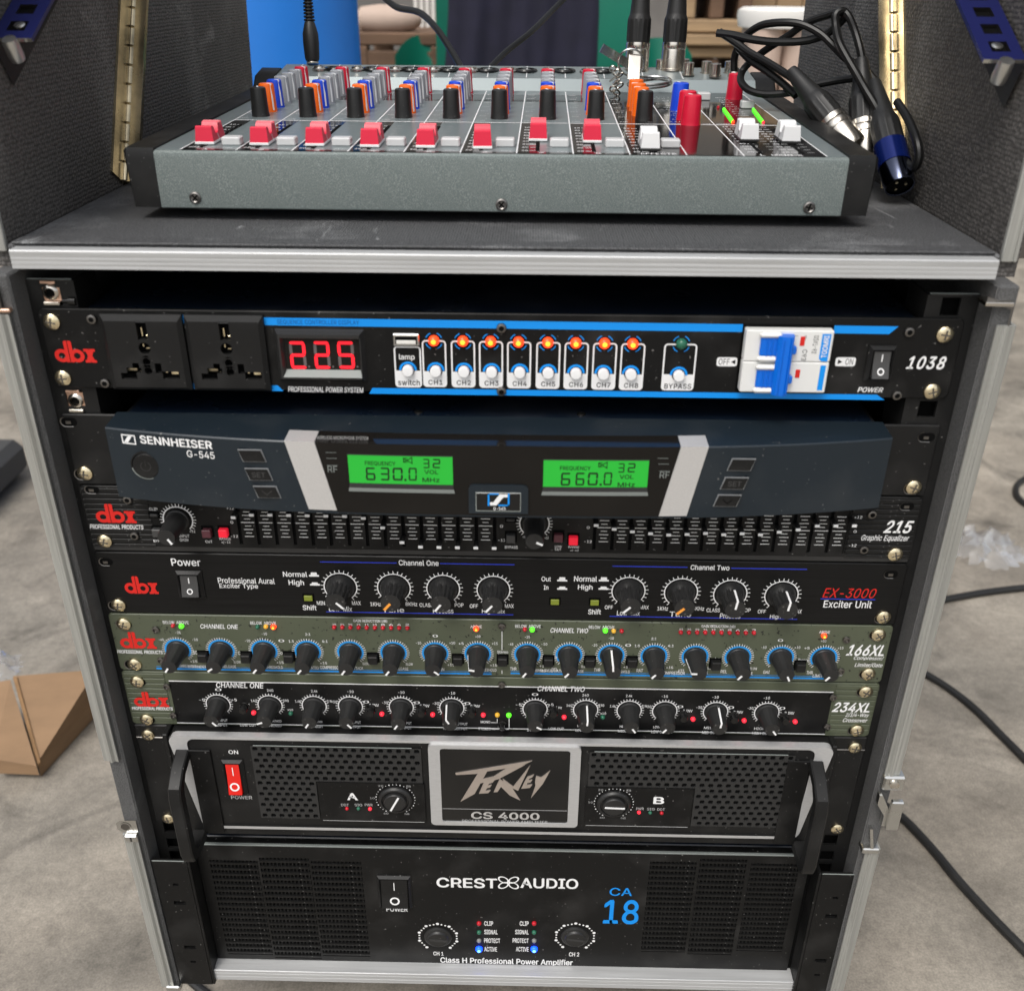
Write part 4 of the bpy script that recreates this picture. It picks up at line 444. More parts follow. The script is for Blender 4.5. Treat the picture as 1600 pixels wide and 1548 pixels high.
knob_kind('comp', [(6.9, 0), (6.9, 1.2), (6.5, 1.6), (6.3, 3.2), (6.1, 4), (4.9, 16.6), (4.6, 17.4), (.2, 17.5)], 'knob_black', .055, 11, (3.5, 17), 1.1, (6.2, 2.5), 1.2)
knob_kind('xover', [(6.9, 0), (6.9, 1.4), (6.3, 1.8), (6.2, 3.2), (6.0, 4), (4.9, 15.6), (4.6, 16.4), (.2, 16.5)], 'knob_black', .05, 11, (3.5, 16), 1.1, (6.1, 2.2), 1.2)
knob_kind('exc', [(8.6, 0), (8.4, 1.0), (7.2, 3.2), (6.4, 4.4), (6.6, 5.2), (6.1, 15.6), (5.9, 16.4), (.2, 16.5)], 'knob_black', .14, 13, (5, 15.7), 1.2, (6.4, 5.4), .3, n=78)
knob_kind('exo', [(8.6, 0), (8.4, 1.0), (7.2, 3.2), (6.4, 4.4), (6.6, 5.2), (6.1, 15.6), (5.9, 16.4), (.2, 16.5)], 'knob_black', .14, 13, (5, 15.7), 1.5, (6.4, 5.4), .3, n=78, markmat='pointer_orange')
knob_kind('eq', [(6.9, 0), (6.9, 1.6), (6.3, 2), (6.2, 4.4), (6.0, 5.2), (5.2, 19.6), (4.9, 20.4), (.2, 20.5)], 'knob_black', .05, 11, (5.3, 20), 1.2, (6.0, 3), 1.2)
knob_kind('amp', [(11.2, 0), (11.2, 1.4), (10.2, 2.6), (9.2, 2.8), (8.6, 1.6), (7.6, 1.5), (7.4, 3.8), (6.8, 4.4), (.2, 4.5)], 'knob_black', 0, 1, (0, 0), 1.3, None, -6.2)
knob_kind('crest', [(10.6, 0), (10.4, .8), (9.2, 1.6), (8.0, 1.8), (7.6, 2.6), (7.0, 3.2), (.2, 3.3)], 'knob_black', 0, 1, (0, 0), 2.2, None, -6.2, markmat='plastic_grey')
def knob(par, px, py, kind, ang, y=0, shift=0):
    q = at(px, py, y); me, pm = KN[kind]; o = inst('knob', me, par, (q[0], y, q[2]), R(ang)); sub('pointer', pm, o); return q
def rocker(par, px, py, wpx, hpx, y=0, body='black_satin', rock='button_grey', name='power_switch', tall=5, glyph=True):
    c = at(px, py, y-2); x0 = at(px-wpx/2, py, y)[0]; x1 = at(px+wpx/2, py, y)[0]; z0 = at(px, py+hpx/2, y)[2]; z1 = at(px, py-hpx/2, y)[2]
    b = MB(); W = x1-x0; H = z1-z0
    b.prism([(x0, z0), (x1, z0), (x1, z1), (x0, z1)], y, y-.8, body)
    i = 1.9
    # sloping rim
    o_ = [(x0+.3, z0+.3), (x1-.3, z0+.3), (x1-.3, z1-.3), (x0+.3, z1-.3)]; n_ = [(x0+i, z0+i), (x1-i, z0+i), (x1-i, z1-i), (x0+i, z1-i)]
    b.add([(p[0], y-.8, p[1]) for p in o_]+[(p[0], y-2.6, p[1]) for p in n_], [(k, (k+1) % 4, 4+(k+1) % 4, 4+k) for k in range(4)], body)
    k = i+.7; q_ = [(x0+k, z0+k), (x1-k, z0+k), (x1-k, z1-k), (x0+k, z1-k)]
    b.add([(p[0], y-2.6, p[1]) for p in n_]+[(p[0], y-2.6, p[1]) for p in q_]+[(p[0], y-.2, p[1]) for p in q_], [(a, (a+1) % 4, 4+(a+1) % 4, 4+a) for a in range(4)]+[(4+a, 4+(a+1) % 4, 8+(a+1) % 4, 8+a) for a in range(4)]+[(8, 9, 10, 11)], 'pit')
    s_ = b.put(name, par)
    a0, a1, c0, c1 = x0+k+.3, x1-k-.3, z0+k+.3, z1-k-.3; cm = (c0+c1)/2
    r = MB(); r.add([(a0, y-2.0, c1), (a1, y-2.0, c1), (a0, y-2.4, cm), (a1, y-2.4, cm), (a0, y-tall, c0), (a1, y-tall, c0), (a0, y, c0), (a1, y, c0), (a0, y, c1), (a1, y, c1)],
                    [(0, 1, 3, 2), (2, 3, 5, 4), (4, 5, 7, 6), (6, 7, 9, 8), (8, 9, 1, 0), (0, 2, 4, 6, 8), (1, 3, 5, 7, 9)], rock)
    if glyph:
        yy = lambda z: (y-2.0-.4*(c1-z)/(c1-cm) if z > cm else y-2.4-(tall-2.4)*(cm-z)/(cm-c0))-.12
        xm = (a0+a1)/2; zt = (cm+c1)/2; zb = (cm+c0)/2; hh = (c1-cm)
        r.add([(xm-.28, yy(zt-hh*.28), zt-hh*.28), (xm+.28, yy(zt-hh*.28), zt-hh*.28), (xm+.28, yy(zt+hh*.28), zt+hh*.28), (xm-.28, yy(zt+hh*.28), zt+hh*.28)], [(0, 1, 2, 3)], 'white_print')
        vs = []
        for t in range(17):
            a = 2*math.pi*t/16
            for rr in (hh*.17, hh*.26): z = zb+rr*math.sin(a); vs.append((xm+rr*math.cos(a), yy(z), z))
        r.add(vs, [(2*t, 2*t+1, 2*t+3, 2*t+2) for t in range(16)], 'white_print')
    r.put('rocker', s_)
    return s_
def dbx(par, px0, px1, py0, py1, y=0):
    b = MB(); X0 = at(px0, (py0+py1)/2, y)[0]; X1 = at(px1, (py0+py1)/2, y)[0]; Z0 = at((px0+px1)/2, py1, y)[2]; Z1 = at((px0+px1)/2, py0, y)[2]
    fx = lambda u: X0+(X1-X0)*u/61; fz = lambda v: Z0+(Z1-Z0)*v/33
    def poly(p, lay=0): b.flat([(fx(u), fz(v)) for u, v in p], y-.18-lay*.03, 'red_print')
    def ring(cx, cz):
        vs = []
        for t in range(25):
            a = 2*math.pi*t/24
            for rr in (4.6, 10.2): vs.append((fx(cx+rr*1.08*math.cos(a)), y-.18, fz(cz+rr*math.sin(a))))
        b.add(vs, [(2*t, 2*t+1, 2*t+3, 2*t+2) for t in range(24)], 'red_print')
    ring(11, 10.2); poly([(16.5, 0), (21.8, 0), (21.8, 33), (18, 33), (16.5, 31)], 1)
    ring(34, 10.2); poly([(22.9, 0), (28.6, 0), (28.6, 31), (27, 33), (22.9, 33)], 1)
    poly([(46, 21), (52.5, 21), (61, 0), (54.5, 0)]); poly([(54, 21), (61, 21), (53, 0), (46, 0)], 1); poly([(45, 21), (51, 21), (51, 17), (45, 17)], 2); poly([(55, 21), (62, 21), (62, 17), (55, 17)], 2); poly([(45, 0), (51, 0), (51, 4), (45, 4)], 2); poly([(55, 0), (62, 0), (62, 4), (55, 4)], 2)
    return b.put('brand_lettering', par)
def slot_hole(par, px, py, y=0, wd=9, ht=5.2):
    q = at(px, py, y); b = MB(); x, z = q[0], q[2]
    pts = []
    for t in range(9): a = R(-90+180*t/8); pts.append((x+(wd-ht)/2+ht/2*math.cos(a), z+ht/2*math.sin(a)))
    for t in range(9): a = R(90+180*t/8); pts.append((x-(wd-ht)/2+ht/2*math.cos(a), z+ht/2*math.sin(a)))
    b.flat(pts, y-.1, 'pit')
    i = [(x+(p[0]-x)*1.12, z+(p[1]-z)*1.16) for p in pts]; n = len(pts)
    b.add([(p[0], y-.12, p[1]) for p in pts]+[(p[0], y-.3, p[1]) for p in i], [(k, (k+1) % n, n+(k+1) % n, n+k) for k in range(n//2, n)], 'steel_dark')
    b.box(x-1.8, x+1.0, y-.5, y-.2, z-1.1, z+.6, 'steel_dark')
    return b.put('mounting_slot', par)
def panel_box(par, z1, z0, mt, x=241.3, y0=0, y1=2.2, name='front_panel', rnd=3, b=.5):
    p = []
    for sx, sz in ((1, 1), (-1, 1), (-1, -1), (1, -1)):
        for t in range(5):
            a = R({(1, 1): 0, (-1, 1): 90, (-1, -1): 180, (1, -1): 270}[(sx, sz)]+90*t/4)
            p.append((sx*(x-rnd)+rnd*math.cos(a), ((z1-rnd) if sz > 0 else (z0+rnd))+rnd*math.sin(a)))
    c = ((z0+z1)/2); n = len(p); k = (x-b)/x
    pi_ = [(q[0]-math.copysign(b, q[0]), q[1]-math.copysign(b, q[1]-c)) for q in p]
    m_ = MB(); m_.add([(q[0], y0, q[1]) for q in pi_]+[(q[0], y0+b, q[1]) for q in p]+[(q[0], y1, q[1]) for q in p], [tuple(range(n)), tuple(range(3*n-1, 2*n-1, -1))]+[(i, (i+1) % n, n+(i+1) % n, n+i) for i in range(n)]+[(n+i, n+(i+1) % n, 2*n+(i+1) % n, 2*n+i) for i in range(n)], mt)
    return m_.put(name, par)
UH = 44.45
TOP = {1: 0, 2: -59.25, 3: -103.7, 4: -148.15, 5: -192.6, 6: -237.05, 7: -281.5}
def chassis(par, z1, z0, mt='chassis_navy', y=2.4, depth=300, x=219):
    MB().box(-x, x, y, y+depth, z0, z1, mt, .8).put('chassis', par)
# ------------------------------------------------------------------ floor
FZ = -610
def floor_material():
    M = bpy.data.materials.new('concrete'); M.use_nodes = True; t = M.node_tree; b = t.nodes['Principled BSDF']; b.inputs['Roughness'].default_value = .75
    tc = t.nodes.new('ShaderNodeTexCoord'); o = tc.outputs['Object']
    def noise(sc, det=8, dist=0, rough=.6):
        n = t.nodes.new('ShaderNodeTexNoise'); n.inputs['Scale'].default_value = sc; n.inputs['Detail'].default_value = det; n.inputs['Distortion'].default_value = dist; n.inputs['Roughness'].default_value = rough; t.links.new(o, n.inputs['Vector']); return n.outputs[0]
    def rng(src, a, bb, c, d):
        r = t.nodes.new('ShaderNodeMapRange'); r.inputs[1].default_value = a; r.inputs[2].default_value = bb; r.inputs[3].default_value = c; r.inputs[4].default_value = d; t.links.new(src, r.inputs[0]); return r.outputs[0]
    def mul(a, b_):
        x = t.nodes.new('ShaderNodeMath'); x.operation = 'MULTIPLY'; t.links.new(a, x.inputs[0]); t.links.new(b_, x.inputs[1]); return x.outputs[0]
    big = rng(noise(4.2, 7, 1.2), .35, .66, .62, 1.2); mid = rng(noise(17, 9, .6), .3, .72, .80, 1.18); fine = mul(rng(noise(130, 6), .3, .7, .84, 1.15), rng(noise(520, 3), .35, .65, .86, 1.14))
    stain = rng(noise(6.5, 5, 1.5), .56, .7, 1.0, .55); f = mul(mul(mul(big, mid), fine), stain)
    cr = t.nodes.new('ShaderNodeMix'); cr.data_type = 'RGBA'; cr.inputs['A'].default_value = (.30, .265, .218, 1); cr.inputs['B'].default_value = (.262, .236, .197, 1); t.links.new(rng(noise(3.3, 3), .4, .6, 0, 1), cr.inputs['Factor'])
    sc = t.nodes.new('ShaderNodeVectorMath'); sc.operation = 'SCALE'; t.links.new(cr.outputs['Result'], sc.inputs[0]); t.links.new(f, sc.inputs['Scale']); t.links.new(sc.outputs[0], b.inputs['Base Color'])
    bp = t.nodes.new('ShaderNodeBump'); bp.inputs['Strength'].default_value = .5; bp.inputs['Distance'].default_value = .002; t.links.new(noise(60, 8), bp.inputs['Height']); t.links.new(bp.outputs[0], b.inputs['Normal'])
    MT['concrete'] = M
floor_material()
g = MB().add([(-60000, -60000, FZ), (60000, -60000, FZ), (60000, 60000, FZ), (-60000, 60000, FZ)], [(0, 1, 2, 3)], 'concrete').put('floor', None, (0, 0, FZ)); struct(g)

# ------------------------------------------------------------------ the flight case
case = thing('flight_case', 'open black flight case with aluminium edges holding the rack units and mixer', 'flight case', (0, 0, -536))
for s, xi in ((-1, -245.5), (1, 247.5)):
    MB().box(xi, xi+s*11, -13, 470, -529, 22, 'felt', 1.2).put('side_wall', case)
    # aluminium edge extrusions, upper and lower run, with a raised ridge
    for za, zb in ((2, -299), (-367, -529)):
        b = MB(); xo = xi+s*12.5
        prof = [(xi+s*3.4, -13.2), (xi+s*3.4, -15), (xi+s*2.5, -16.2), (xi+s*5, -15.4), (xi+s*6.2, -17), (xi+s*7.6, -17), (xi+s*8.6, -15.6), (xo, -15), (xo+s*.8, -14), (xo+s*.8, 14), (xo-s*.7, 14), (xo-s*.7, -13.2)]
        n = len(prof); b.add([(x, y, za) for x, y in prof]+[(x, y, zb) for x, y in prof], [tuple(range(n)), tuple(range(2*n-1, n-1, -1))]+[(i, (i+1) % n, n+(i+1) % n, n+i) for i in range(n)], 'aluminium_side')
        b.put('edge_trim', case)
    # recessed latch on the edge between the two runs
b = MB(); c = at(196, 1291, -14)
b.add([(c[0]-6, -14, c[2]-3), (c[0]-6, -14, c[2]+3), (c[0]-3, -14, c[2]+5.5), (c[0]+8, -14, c[2]+6), (c[0]+8, -14, c[2]-5.5), (c[0]-3, -14, c[2]-5.5)], [(0, 1, 2, 3, 4, 5)], 'steel')
b.disc(c[0], c[2], 3.2, -14.2, 'steel_dark', 16); b.arc(c[0], c[2], 3.1, 3.9, 0, 360, -14.3, 'steel')
b.put('latch_keeper', case)
b = MB(); b.box(-257, -248, -17, -6, -372, -366, 'steel', .8); b.put('edge_corner', case); b = MB(); b.box(-254, -243, -18, -10, -531, -525, 'steel', 1); b.put('edge_corner', case)
b = MB(); b.box(247.5, 259, -17.5, -8, -369, -364, 'steel', .8); b.prism([(253, -366), (255, -366), (251, -346), (249, -346)], -17, -12, 'steel'); b.put('edge_corner', case)
b = MB(); b.box(245, 256, -18, -10, -531, -525, 'steel', 1); b.put('edge_corner', case)
# butterfly latch on the right side
b = MB(); x, _, z = at(1389, 1220, -14)
b.box(x-5, x+9, -18, -8, z-5, z+7, 'steel', 1.2); b.lathe([(3, 0), (3.2, 1.2), (1.5, 2)], 'nickel', c=(x+2, -18, z+1), n=14); lat = b.put('latch', case)
b = MB(); b.prism([(x-7, z-6), (x-5, z-6), (x+3, z-22), (x+9, z-22), (x+9, z-33), (x-1, z-33), (x-1, z-24), (x-7, z-14)], -21, -17, 'steel'); b.box(x+1, x+9, -24, -20, z-34, z-9, 'steel', .8); b.put('latch_tongue', lat)
# clips at the top of each side edge
b = MB(); q = at(1562, 474, -14)
b.add([(q[0]-6, -13, q[2]+3), (q[0]+7, -15, q[2]-1), (q[0]+7, -15, q[2]-14), (q[0]+6, -15, q[2]-14), (q[0]+6, -15, q[2]-3), (q[0]-6, -13, q[2]+1)], [(0, 1, 2, 3, 4, 5)], 'steel_dark')
b.box(q[0]-8, q[0]+6, -17, -6, q[2]-1, q[2]+1.2, 'nickel', .4); b.put('edge_clip', case)
b = MB(); b.box(-262, -247, -16, -6, 3, 5, 'zinc_pink', .5); b.box(-263, -251, -16, -6, 5, 17, 'steel_dark', .5); b.put('edge_clip', case)
# interior
b = MB(); b.box(-245.5, 247.5, 466, 470, -532, 22, 'pit'); b.put('back_panel', case)
b = MB(); b.box(-244, 246, 7, 470, -541, -530, 'felt', 1); b.put('base_board', case)
b = MB(); b.box(-219, 224, -10, 6, -526.5, -515, 'aluminium', .4)
for k in range(2): b.box(-219, 224, -10.15, -9.8, -518-k*4, -518.8-k*4, 'aluminium', .1)
b.put('bottom_edge_trim', case)
# shelf with carpet, front trim
b = MB(); b.box(-249, 251, -1, 470, 22, 34.2, 'shelf_carpet', 1); b.put('shelf', case)
b = MB(); b.box(-246, 248, -1.5, 11, 34.2, 35.6, 'shelf_carpet', .5); b.put('carpet_strip', case)
b = MB(); zz = 24.2; pr_ = [(-2, 24.2), (-10, 24.2)]
for k in range(3):
    z = 25.4+k*2.2; pr_ += [(-10, z), (-9.94, z+.2), (-9.94, z+.45), (-10, z+.65)]
pr_ += [(-10, 32.9), (-9.4, 33.5), (-2, 33.5)]
n = len(pr_); b.add([(-243.5, y, z) for y, z in pr_]+[(246.5, y, z) for y, z in pr_], [tuple(range(n)), tuple(range(2*n-1, n-1, -1))]+[(i, (i+1) % n, n+(i+1) % n, n+i) for i in range(n)], 'aluminium'); b.put('shelf_edge_trim', case)
# upper compartment side walls, slanted hinges, slanted rails
for s, X in ((-1, -250), (1, 252)):
    b = MB()
    # outline in (y,z) of the front part, up to the hinge line, and the rear part
    f = [(3, 22), (150, 22), (345, 330), (60, 330), (3, 240)]; r_ = [(152, 22), (452 if s > 0 else 500, 22), (470 if s > 0 else 540, 330), (347, 330)]
    for pts, nm in ((f, 'upper_side_wall'), (r_, 'upper_rear_wall')):
        b = MB(); n = len(pts); b.add([(X, y, z) for y, z in pts]+[(X+s*10, y, z) for y, z in pts], [tuple(range(n)), tuple(range(2*n-1, n-1, -1))]+[(i, (i+1) % n, n+(i+1) % n, n+i) for i in range(n)], 'wall_tolex'); b.put(nm, case)
    # piano hinge: leaf, rounded pin barrel in knuckles
    h0, h1 = Vector((X-s*.5, 158, 36)), Vector((X-s*.5, 330, 307)); d = (h1-h0).normalized(); pv = Vector((0, d.z, -d.y))
    b = MB()
    for o0, o1, t_, m_ in ((-17, -3.4, 1.1, 'hinge_brass'), (3.4, 26, 1.1, 'hinge_brass')):
        q = [h0+pv*o0, h0+pv*o1, h1+pv*o1, h1+pv*o0]; b.add([v-Vector((s*t_, 0, 0)) for v in q]+[v+Vector((s*.4, 0, 0)) for v in q], [(0, 1, 2, 3), (0, 4, 5, 1), (1, 5, 6, 2), (2, 6, 7, 3), (3, 7, 4, 0)], m_)
    q = [h0-pv*2, h0-pv*2-Vector((s*11, 0, 0)), h1-pv*2-Vector((s*11, 0, 0)), h1-pv*2]; b.add(q+[v+pv*1.2 for v in q], [(0, 1, 2, 3), (4, 7, 6, 5), (0, 4, 5, 1), (1, 5, 6, 2), (2, 6, 7, 3)], 'hinge_brass')
    hg = b.put('hinge', case)
    b = MB(); L = (h1-h0).length; k = 0
    while k*13 < L:
        a, c = h0+d*(k*13)-Vector((s*1.5, 0, 0)), h0+d*(k*13+12.2)-Vector((s*1.5, 0, 0)); b.rod(a, c, [(2.9, 0), (3.5, .04), (3.5, .96), (2.9, 1)], 'hinge_brass', n=12); k += 1
    b.put('hinge_barrel', hg)
    b = MB()
    for k in range(12):
        a = h0+d*(14+k*24)+pv*11-Vector((s*1, 0, 0)); b.rod(a, a-Vector((s*1.3, 0, 0)), [(3.1, 0), (3.0, .5), (1.4, 1)], 'hinge_brass', n=12)
        b.tube([a+d*3-Vector((s*1, 0, 0)), a+d*9+pv*2.5-Vector((s*2.4, 0, 0)), a+d*17-Vector((s*1, 0, 0))], 1.0, 'hinge_brass', n=6, smooth=3)
    b.put('hinge_rivets', hg)
    # slanted rack rail with square holes
    ex = Vector((1, 0, 0)); r0 = Vector((s*229+1, 19, 121.6)); dd = Vector((0, 46, 24.5)).normalized()
    if s < 0: r0 = Vector((-229, 30, 127))
    nn = ex.cross(dd).normalized()
    if nn.y > 0: nn = -nn
    W = 20; L = 190; b = MB(); hs_ = []
    def PT(u, v, h=0): return r0+ex*(s*u)+dd*v+nn*h
    zc = [0]; k = 0
    cuts = [6.5+15*i for i in range(12)]
    vv = [0]
    for c_ in cuts: vv += [c_, c_+8.5]
    vv.append(L); uu = [0, 5.5, 14.5, W]
    for j in range(len(vv)-1):
        for i in range(3):
            if i == 1 and j % 2 == 1:
                q = [(uu[i], vv[j]), (uu[i+1], vv[j]), (uu[i+1], vv[j+1]), (uu[i], vv[j+1])]
                b.add([PT(u, v) for u, v in q]+[PT(u, v, -2) for u, v in q], [(0, 1, 5, 4), (1, 2, 6, 5), (2, 3, 7, 6), (3, 0, 4, 7)], 'steel_dark'); continue
            b.add([PT(uu[i], vv[j]), PT(uu[i+1], vv[j]), PT(uu[i+1], vv[j+1]), PT(uu[i], vv[j+1])], [(0, 1, 2, 3)], 'rail_blue')
    b.add([PT(0, 0), PT(W, 0), PT(W, 0, -2), PT(0, 0, -2)], [(0, 1, 2, 3)], 'steel'); b.add([PT(0, 0, -2), PT(0, 0), PT(0, L), PT(0, L, -2)], [(0, 1, 2, 3)], 'rail_blue'); b.add([PT(W, 0, -26), PT(W, 0), PT(W, L), PT(W, L, -26)], [(0, 1, 2, 3)], 'black_satin')
    b.add([PT(0, 0, -2.2), PT(W, 0, -2.2), PT(W, L, -2.2), PT(0, L, -2.2)], [(0, 1, 2, 3)], 'pit')
    rl = b.put('upper_rack_rail', case)
    b = MB(); b.rod(PT(9, -4, 2), PT(9, -4, -9), [(3.4, 0), (3.8, .2), (3.8, .8), (3.4, 1)], 'steel', n=14); b.rod(PT(9, 11, 1.2), PT(9, 11, -1), [(1.2, 0), (2.8, .3), (3, 1)], 'steel', n=12); b.put('rail_bolt', rl)
# aluminium front edges of the upper walls
for X in (-254, 252):
    b = MB(); b.box(X, X+(6 if X > 0 else 4), 0, 3.2, 30, 238, 'aluminium_side', .6); b.box(X+(6 if X > 0 else -2), X+(8 if X > 0 else 0), 0, 22, 30, 238, 'aluminium_side', .5); b.put('edge_trim', case)
b = MB(); b.tube([(256, 8, 47), (285, 10, 46), (330, 12, 45)], 1.6, 'steel', n=8); b.put('lid_stay', case)
b = MB(); q = at(1597, 330, 15); b.lathe([(7, 0), (7.6, 1), (7, 2.2), (5.6, 2.4), (5.2, 1.2), (.3, 1.2)], 'steel', c=(q[0]+1, 15, q[2]), n=24); b.box(q[0]-4, q[0]+22, 15.5, 17, q[2]-24, q[2]+30, 'steel_dark', .5); b.put('lid_latch', case)
# rack rails behind the unit ears
for s in (-1, 1):
    holes = []
    zt = 24 if s > 0 else 24
    for u in range(-1, 12):
        for k in (6.35, 22.2, 38.1):
            z = -(u*UH+k)+0
            if -528 < z-5 and z+5 < 20: holes.append((z-4.8, z+4.8))
    b = MB(); xa, xb = (s*245.5, s*222) if s < 0 else (222, 247)
    xa, xb = min(xa, xb), max(xa, xb); cx_ = s*233
    top_ = at(75 if s < 0 else 1485, 438 if s < 0 else 461, 2.6)[2]
    hl = [(cx_-4.8, cx_+4.8, a, c) for a, c in holes if c < top_-1]
    b.pplate(xa, xb, -530, top_, hl, 2.6, 4.4, 'black_satin'); b.box(min(s*222, s*220.4), max(s*222, s*220.4), 2.6, 30, -530, top_, 'black_satin')
    b.rect(xa, xb, top_, top_+.1, 2.5, 'steel_dark'); b.box(xa, xb, 4.2, 4.4, top_-.5, top_+.6, 'bezel_light')
    rl = b.put('rack_rail', case)
    b = MB(); b.box(xa+.5, xb-.5, 9, 10, -529, top_-1, 'pit'); b.put('rail_backing', rl)
for px, py in ((79, 457), (118, 626)):
    q = at(px, py, 2.4); b = MB(); x, z = q[0], q[2]
    b.pplate(x-4.6, x+4.6, z-4.6, z+4.6, [(x-2.4, x+2.4, z-2.4, z+2.4)], 3.2, 5, 'zinc_pink'); b.lathe([(4.0, 0), (4.2, 1.2), (3.3, 2.2), (2.7, 2.4), (2.6, .4), (.1, .3)], 'nickel', c=(x, 3.6, z), n=20); b.disc(x, z, 2.5, 2.9, 'pit', 16)
    b.box(x-4.4, x+4.0, .8, 3, z-6.6, z-4.7, 'nickel', .4); b.box(x-4.4, x+3.4, 1.8, 3.2, z+4.6, z+6.2, 'zinc_pink', .3); b.put('cage_nut', case)
b = MB(); q = at(116, 470, 3); b.rod((q[0]-6, 3, q[2]), (q[0]+1, 3, q[2]), [(1.3, 0), (1.3, .5), (2.4, .5), (2.4, 1), (1, 1)], 'black_gloss', n=12); b.put('rail_bolt', case)
# casters out of sight under the base carry the case off the floor
for x in (-200, 200):
    for y in (70, 400):
        b = MB(); b.lathe([(28, 0), (30, 3), (30, 21), (28, 24)], 'rubber', c=(x-12, y, FZ+30), n=24, axis='x'); cw = b.put('caster', case); b = MB(); b.box(x-20, x+20, y-22, y+22, FZ+58, -545, 'steel_dark', 1); b.box(x-17, x-14, y-12, y+12, FZ+24, FZ+60, 'steel_dark'); b.box(x+14, x+17, y-12, y+12, FZ+24, FZ+60, 'steel_dark'); b.put('caster_fork', cw)

# ================================================================== unit 1: power sequencer
u = thing('power_sequencer', 'topmost black rack unit with blue stripes, red voltmeter digits and breaker, reading 1038', 'power sequencer', (0, 0, -22))
z1, z0 = 0.6, -43.6
pan = panel_box(u, z1, z0, 'black')
chassis(u, -1, -43)
allens(u, [(143, 499), (164, 599), (1421, 519), (1401.5, 618), (783.5, 513), (783.5, 612)])
screws(u, [(79, 504), (97, 592), (1478, 524), (1458, 613)])
dbx(u, 84.5, 147.5, 532.5, 566)
# stripes
P = lambda px, py, y=0: (lambda q: (q[0], q[2]))(at(px, py, y))
b = MB(); b.flat([P(411, 496), P(411, 508), P(1389, 522), P(1404, 510)], -.1, 'blue_print')
b.flat([P(577, 615), P(582, 606), P(1370, 616.5), P(1382, 625)], -.1, 'blue_print'); b.flat([P(425, 602), P(434, 602), P(443, 611), P(425, 611)], -.1, 'blue_print')
b.flat([P(280, 492), P(287.5, 492), P(290, 505), P(283, 505)], -.1, 'blue_print'); b.flat([P(299, 599), P(305, 599), P(307, 607.5), P(301, 607.5)], -.1, 'blue_print'); b.put('blue_stripe', u)
b = MB(); b.ptext('SEQUENCE CONTROLLER DISPLAY', 433, 561, 500, 507.5, -.2, 'navy_print', 0); b.ptext('PROFESSIONAL POWER SYSTEM', 450, 568, 604.5, 613, -.2, 'white_print', .03, .2)
b.ptext('POWER', 1340, 1380, 605, 613, -.2, 'white_print', .05, .2); b.ptext('lamp', 623.5, 648, 553.5, 564, -.2, 'white_print', .03); b.put('printed_lettering', u)
b = MB(); b.ptext('1038', 1417, 1478, 556.5, 577, -.2, 'white_print', .05, .25, space=1.15); b.put('model_number', u)
# twin universal sockets
for (tl, tr, br, bl), hs_ in ((((157, 488), (283, 490), (305, 606), (181, 606)), [(222, 518), (226, 544), (229, 565), (232, 579), (206, 581), (261, 581)]), (((289, 490), (410, 491), (427, 608), (306, 607)), [(351, 519), (354, 545), (357.5, 567), (360, 581), (332, 582), (390, 582)])):
    c = [P(*k) for k in (tl, tr, br, bl)]; x0 = (c[0][0]+c[3][0])/2; x1 = (c[1][0]+c[2][0])/2; zt = (c[0][1]+c[1][1])/2; zb = (c[2][1]+c[3][1])/2
    xs_ = [at(k[0], k[1], -4) for k in hs_]; sc_ = [(k[0], k[2]) for k in xs_]
    b = MB(); HO = []
    (ex_, ez), (rx, rz), (s1x, s1z), (s2x, s2z), (lx, lz), (hx, hz) = sc_
    HO = [(ex_-2.8, ex_+2.6, ez-4.5, ez+5.5), (rx-3.2, rx+3.2, rz-3.3, rz+3.3), (s1x-2.1, s1x+2.1, s1z-2.1, s1z+2.1), (s2x-2.1, s2x+2.1, s2z-2.1, s2z+2.1),
          (lx-6, lx+2.5, lz-4.2, lz-.6), (lx-2.5, lx+5.5, lz-.6, lz+2.4), (lx+1, lx+4.5, lz+2.4, lz+5), (hx-6, hx-2.5, lz-.6, lz+5), (hx-2.5, hx+6.5, lz-3.8, lz+.4)]
    i = 2.4
    b.pplate(x0+i, x1-i, zb+i*.8, zt-i*1.6, HO, -4.2, -.3, 'black_satin')
    o_ = [(x0, zb), (x1, zb), (x1, zt), (x0, zt)]; n_ = [(x0+i, zb+i*.8), (x1-i, zb+i*.8), (x1-i, zt-i*1.6), (x0+i, zt-i*1.6)]
    b.add([(p[0], -.2, p[1]) for p in o_]+[(p[0], -2.4, p[1]) for p in o_]+[(p[0], -4.2, p[1]) for p in n_], [(k, (k+1) % 4, 4+(k+1) % 4, 4+k) for k in range(4)]+[(4+k, 4+(k+1) % 4, 8+(k+1) % 4, 8+k) for k in range(4)], 'black_satin')
    so = b.put('power_socket', u)
    b = MB(); b.rect(x0+i, x1-i, zb+i, zt-i*1.6, -.28, 'pit')
    for (cx_, cz_, w_, h_) in ((lx-.5, lz+.4, 5.5, 1.8), (hx+3.4, lz-.8, 4.0, 2.6), (hx-1.2, lz-.4, 1.4, 2), (ex_-1.2, ez-1, 1, 5), (ex_+1.4, ez-3.2, 1.6, 1), (rx+.8, rz-.8, 2.2, .9), (rx-1.4, rz+.8, 1, 2), (s1x, s1z, .3, .3), (lx+3.6, lz-.9, 1.2, 1)): b.box(cx_-w_/2, cx_+w_/2, -1.6, -.5, cz_-h_/2, cz_+h_/2, 'gold_zinc', .2)
    b.put('socket_contacts', so)
    for cx_, cz_, r_ in ((s1x, s1z, 2.1), (s2x, s2z, 2.1), (rx, rz, 3.2)):
        k = MB(); k.arc(cx_, cz_, r_*.98, r_*1.6, 0, 360, -4.24, 'black_satin', 20); k.put('socket_ring', so)
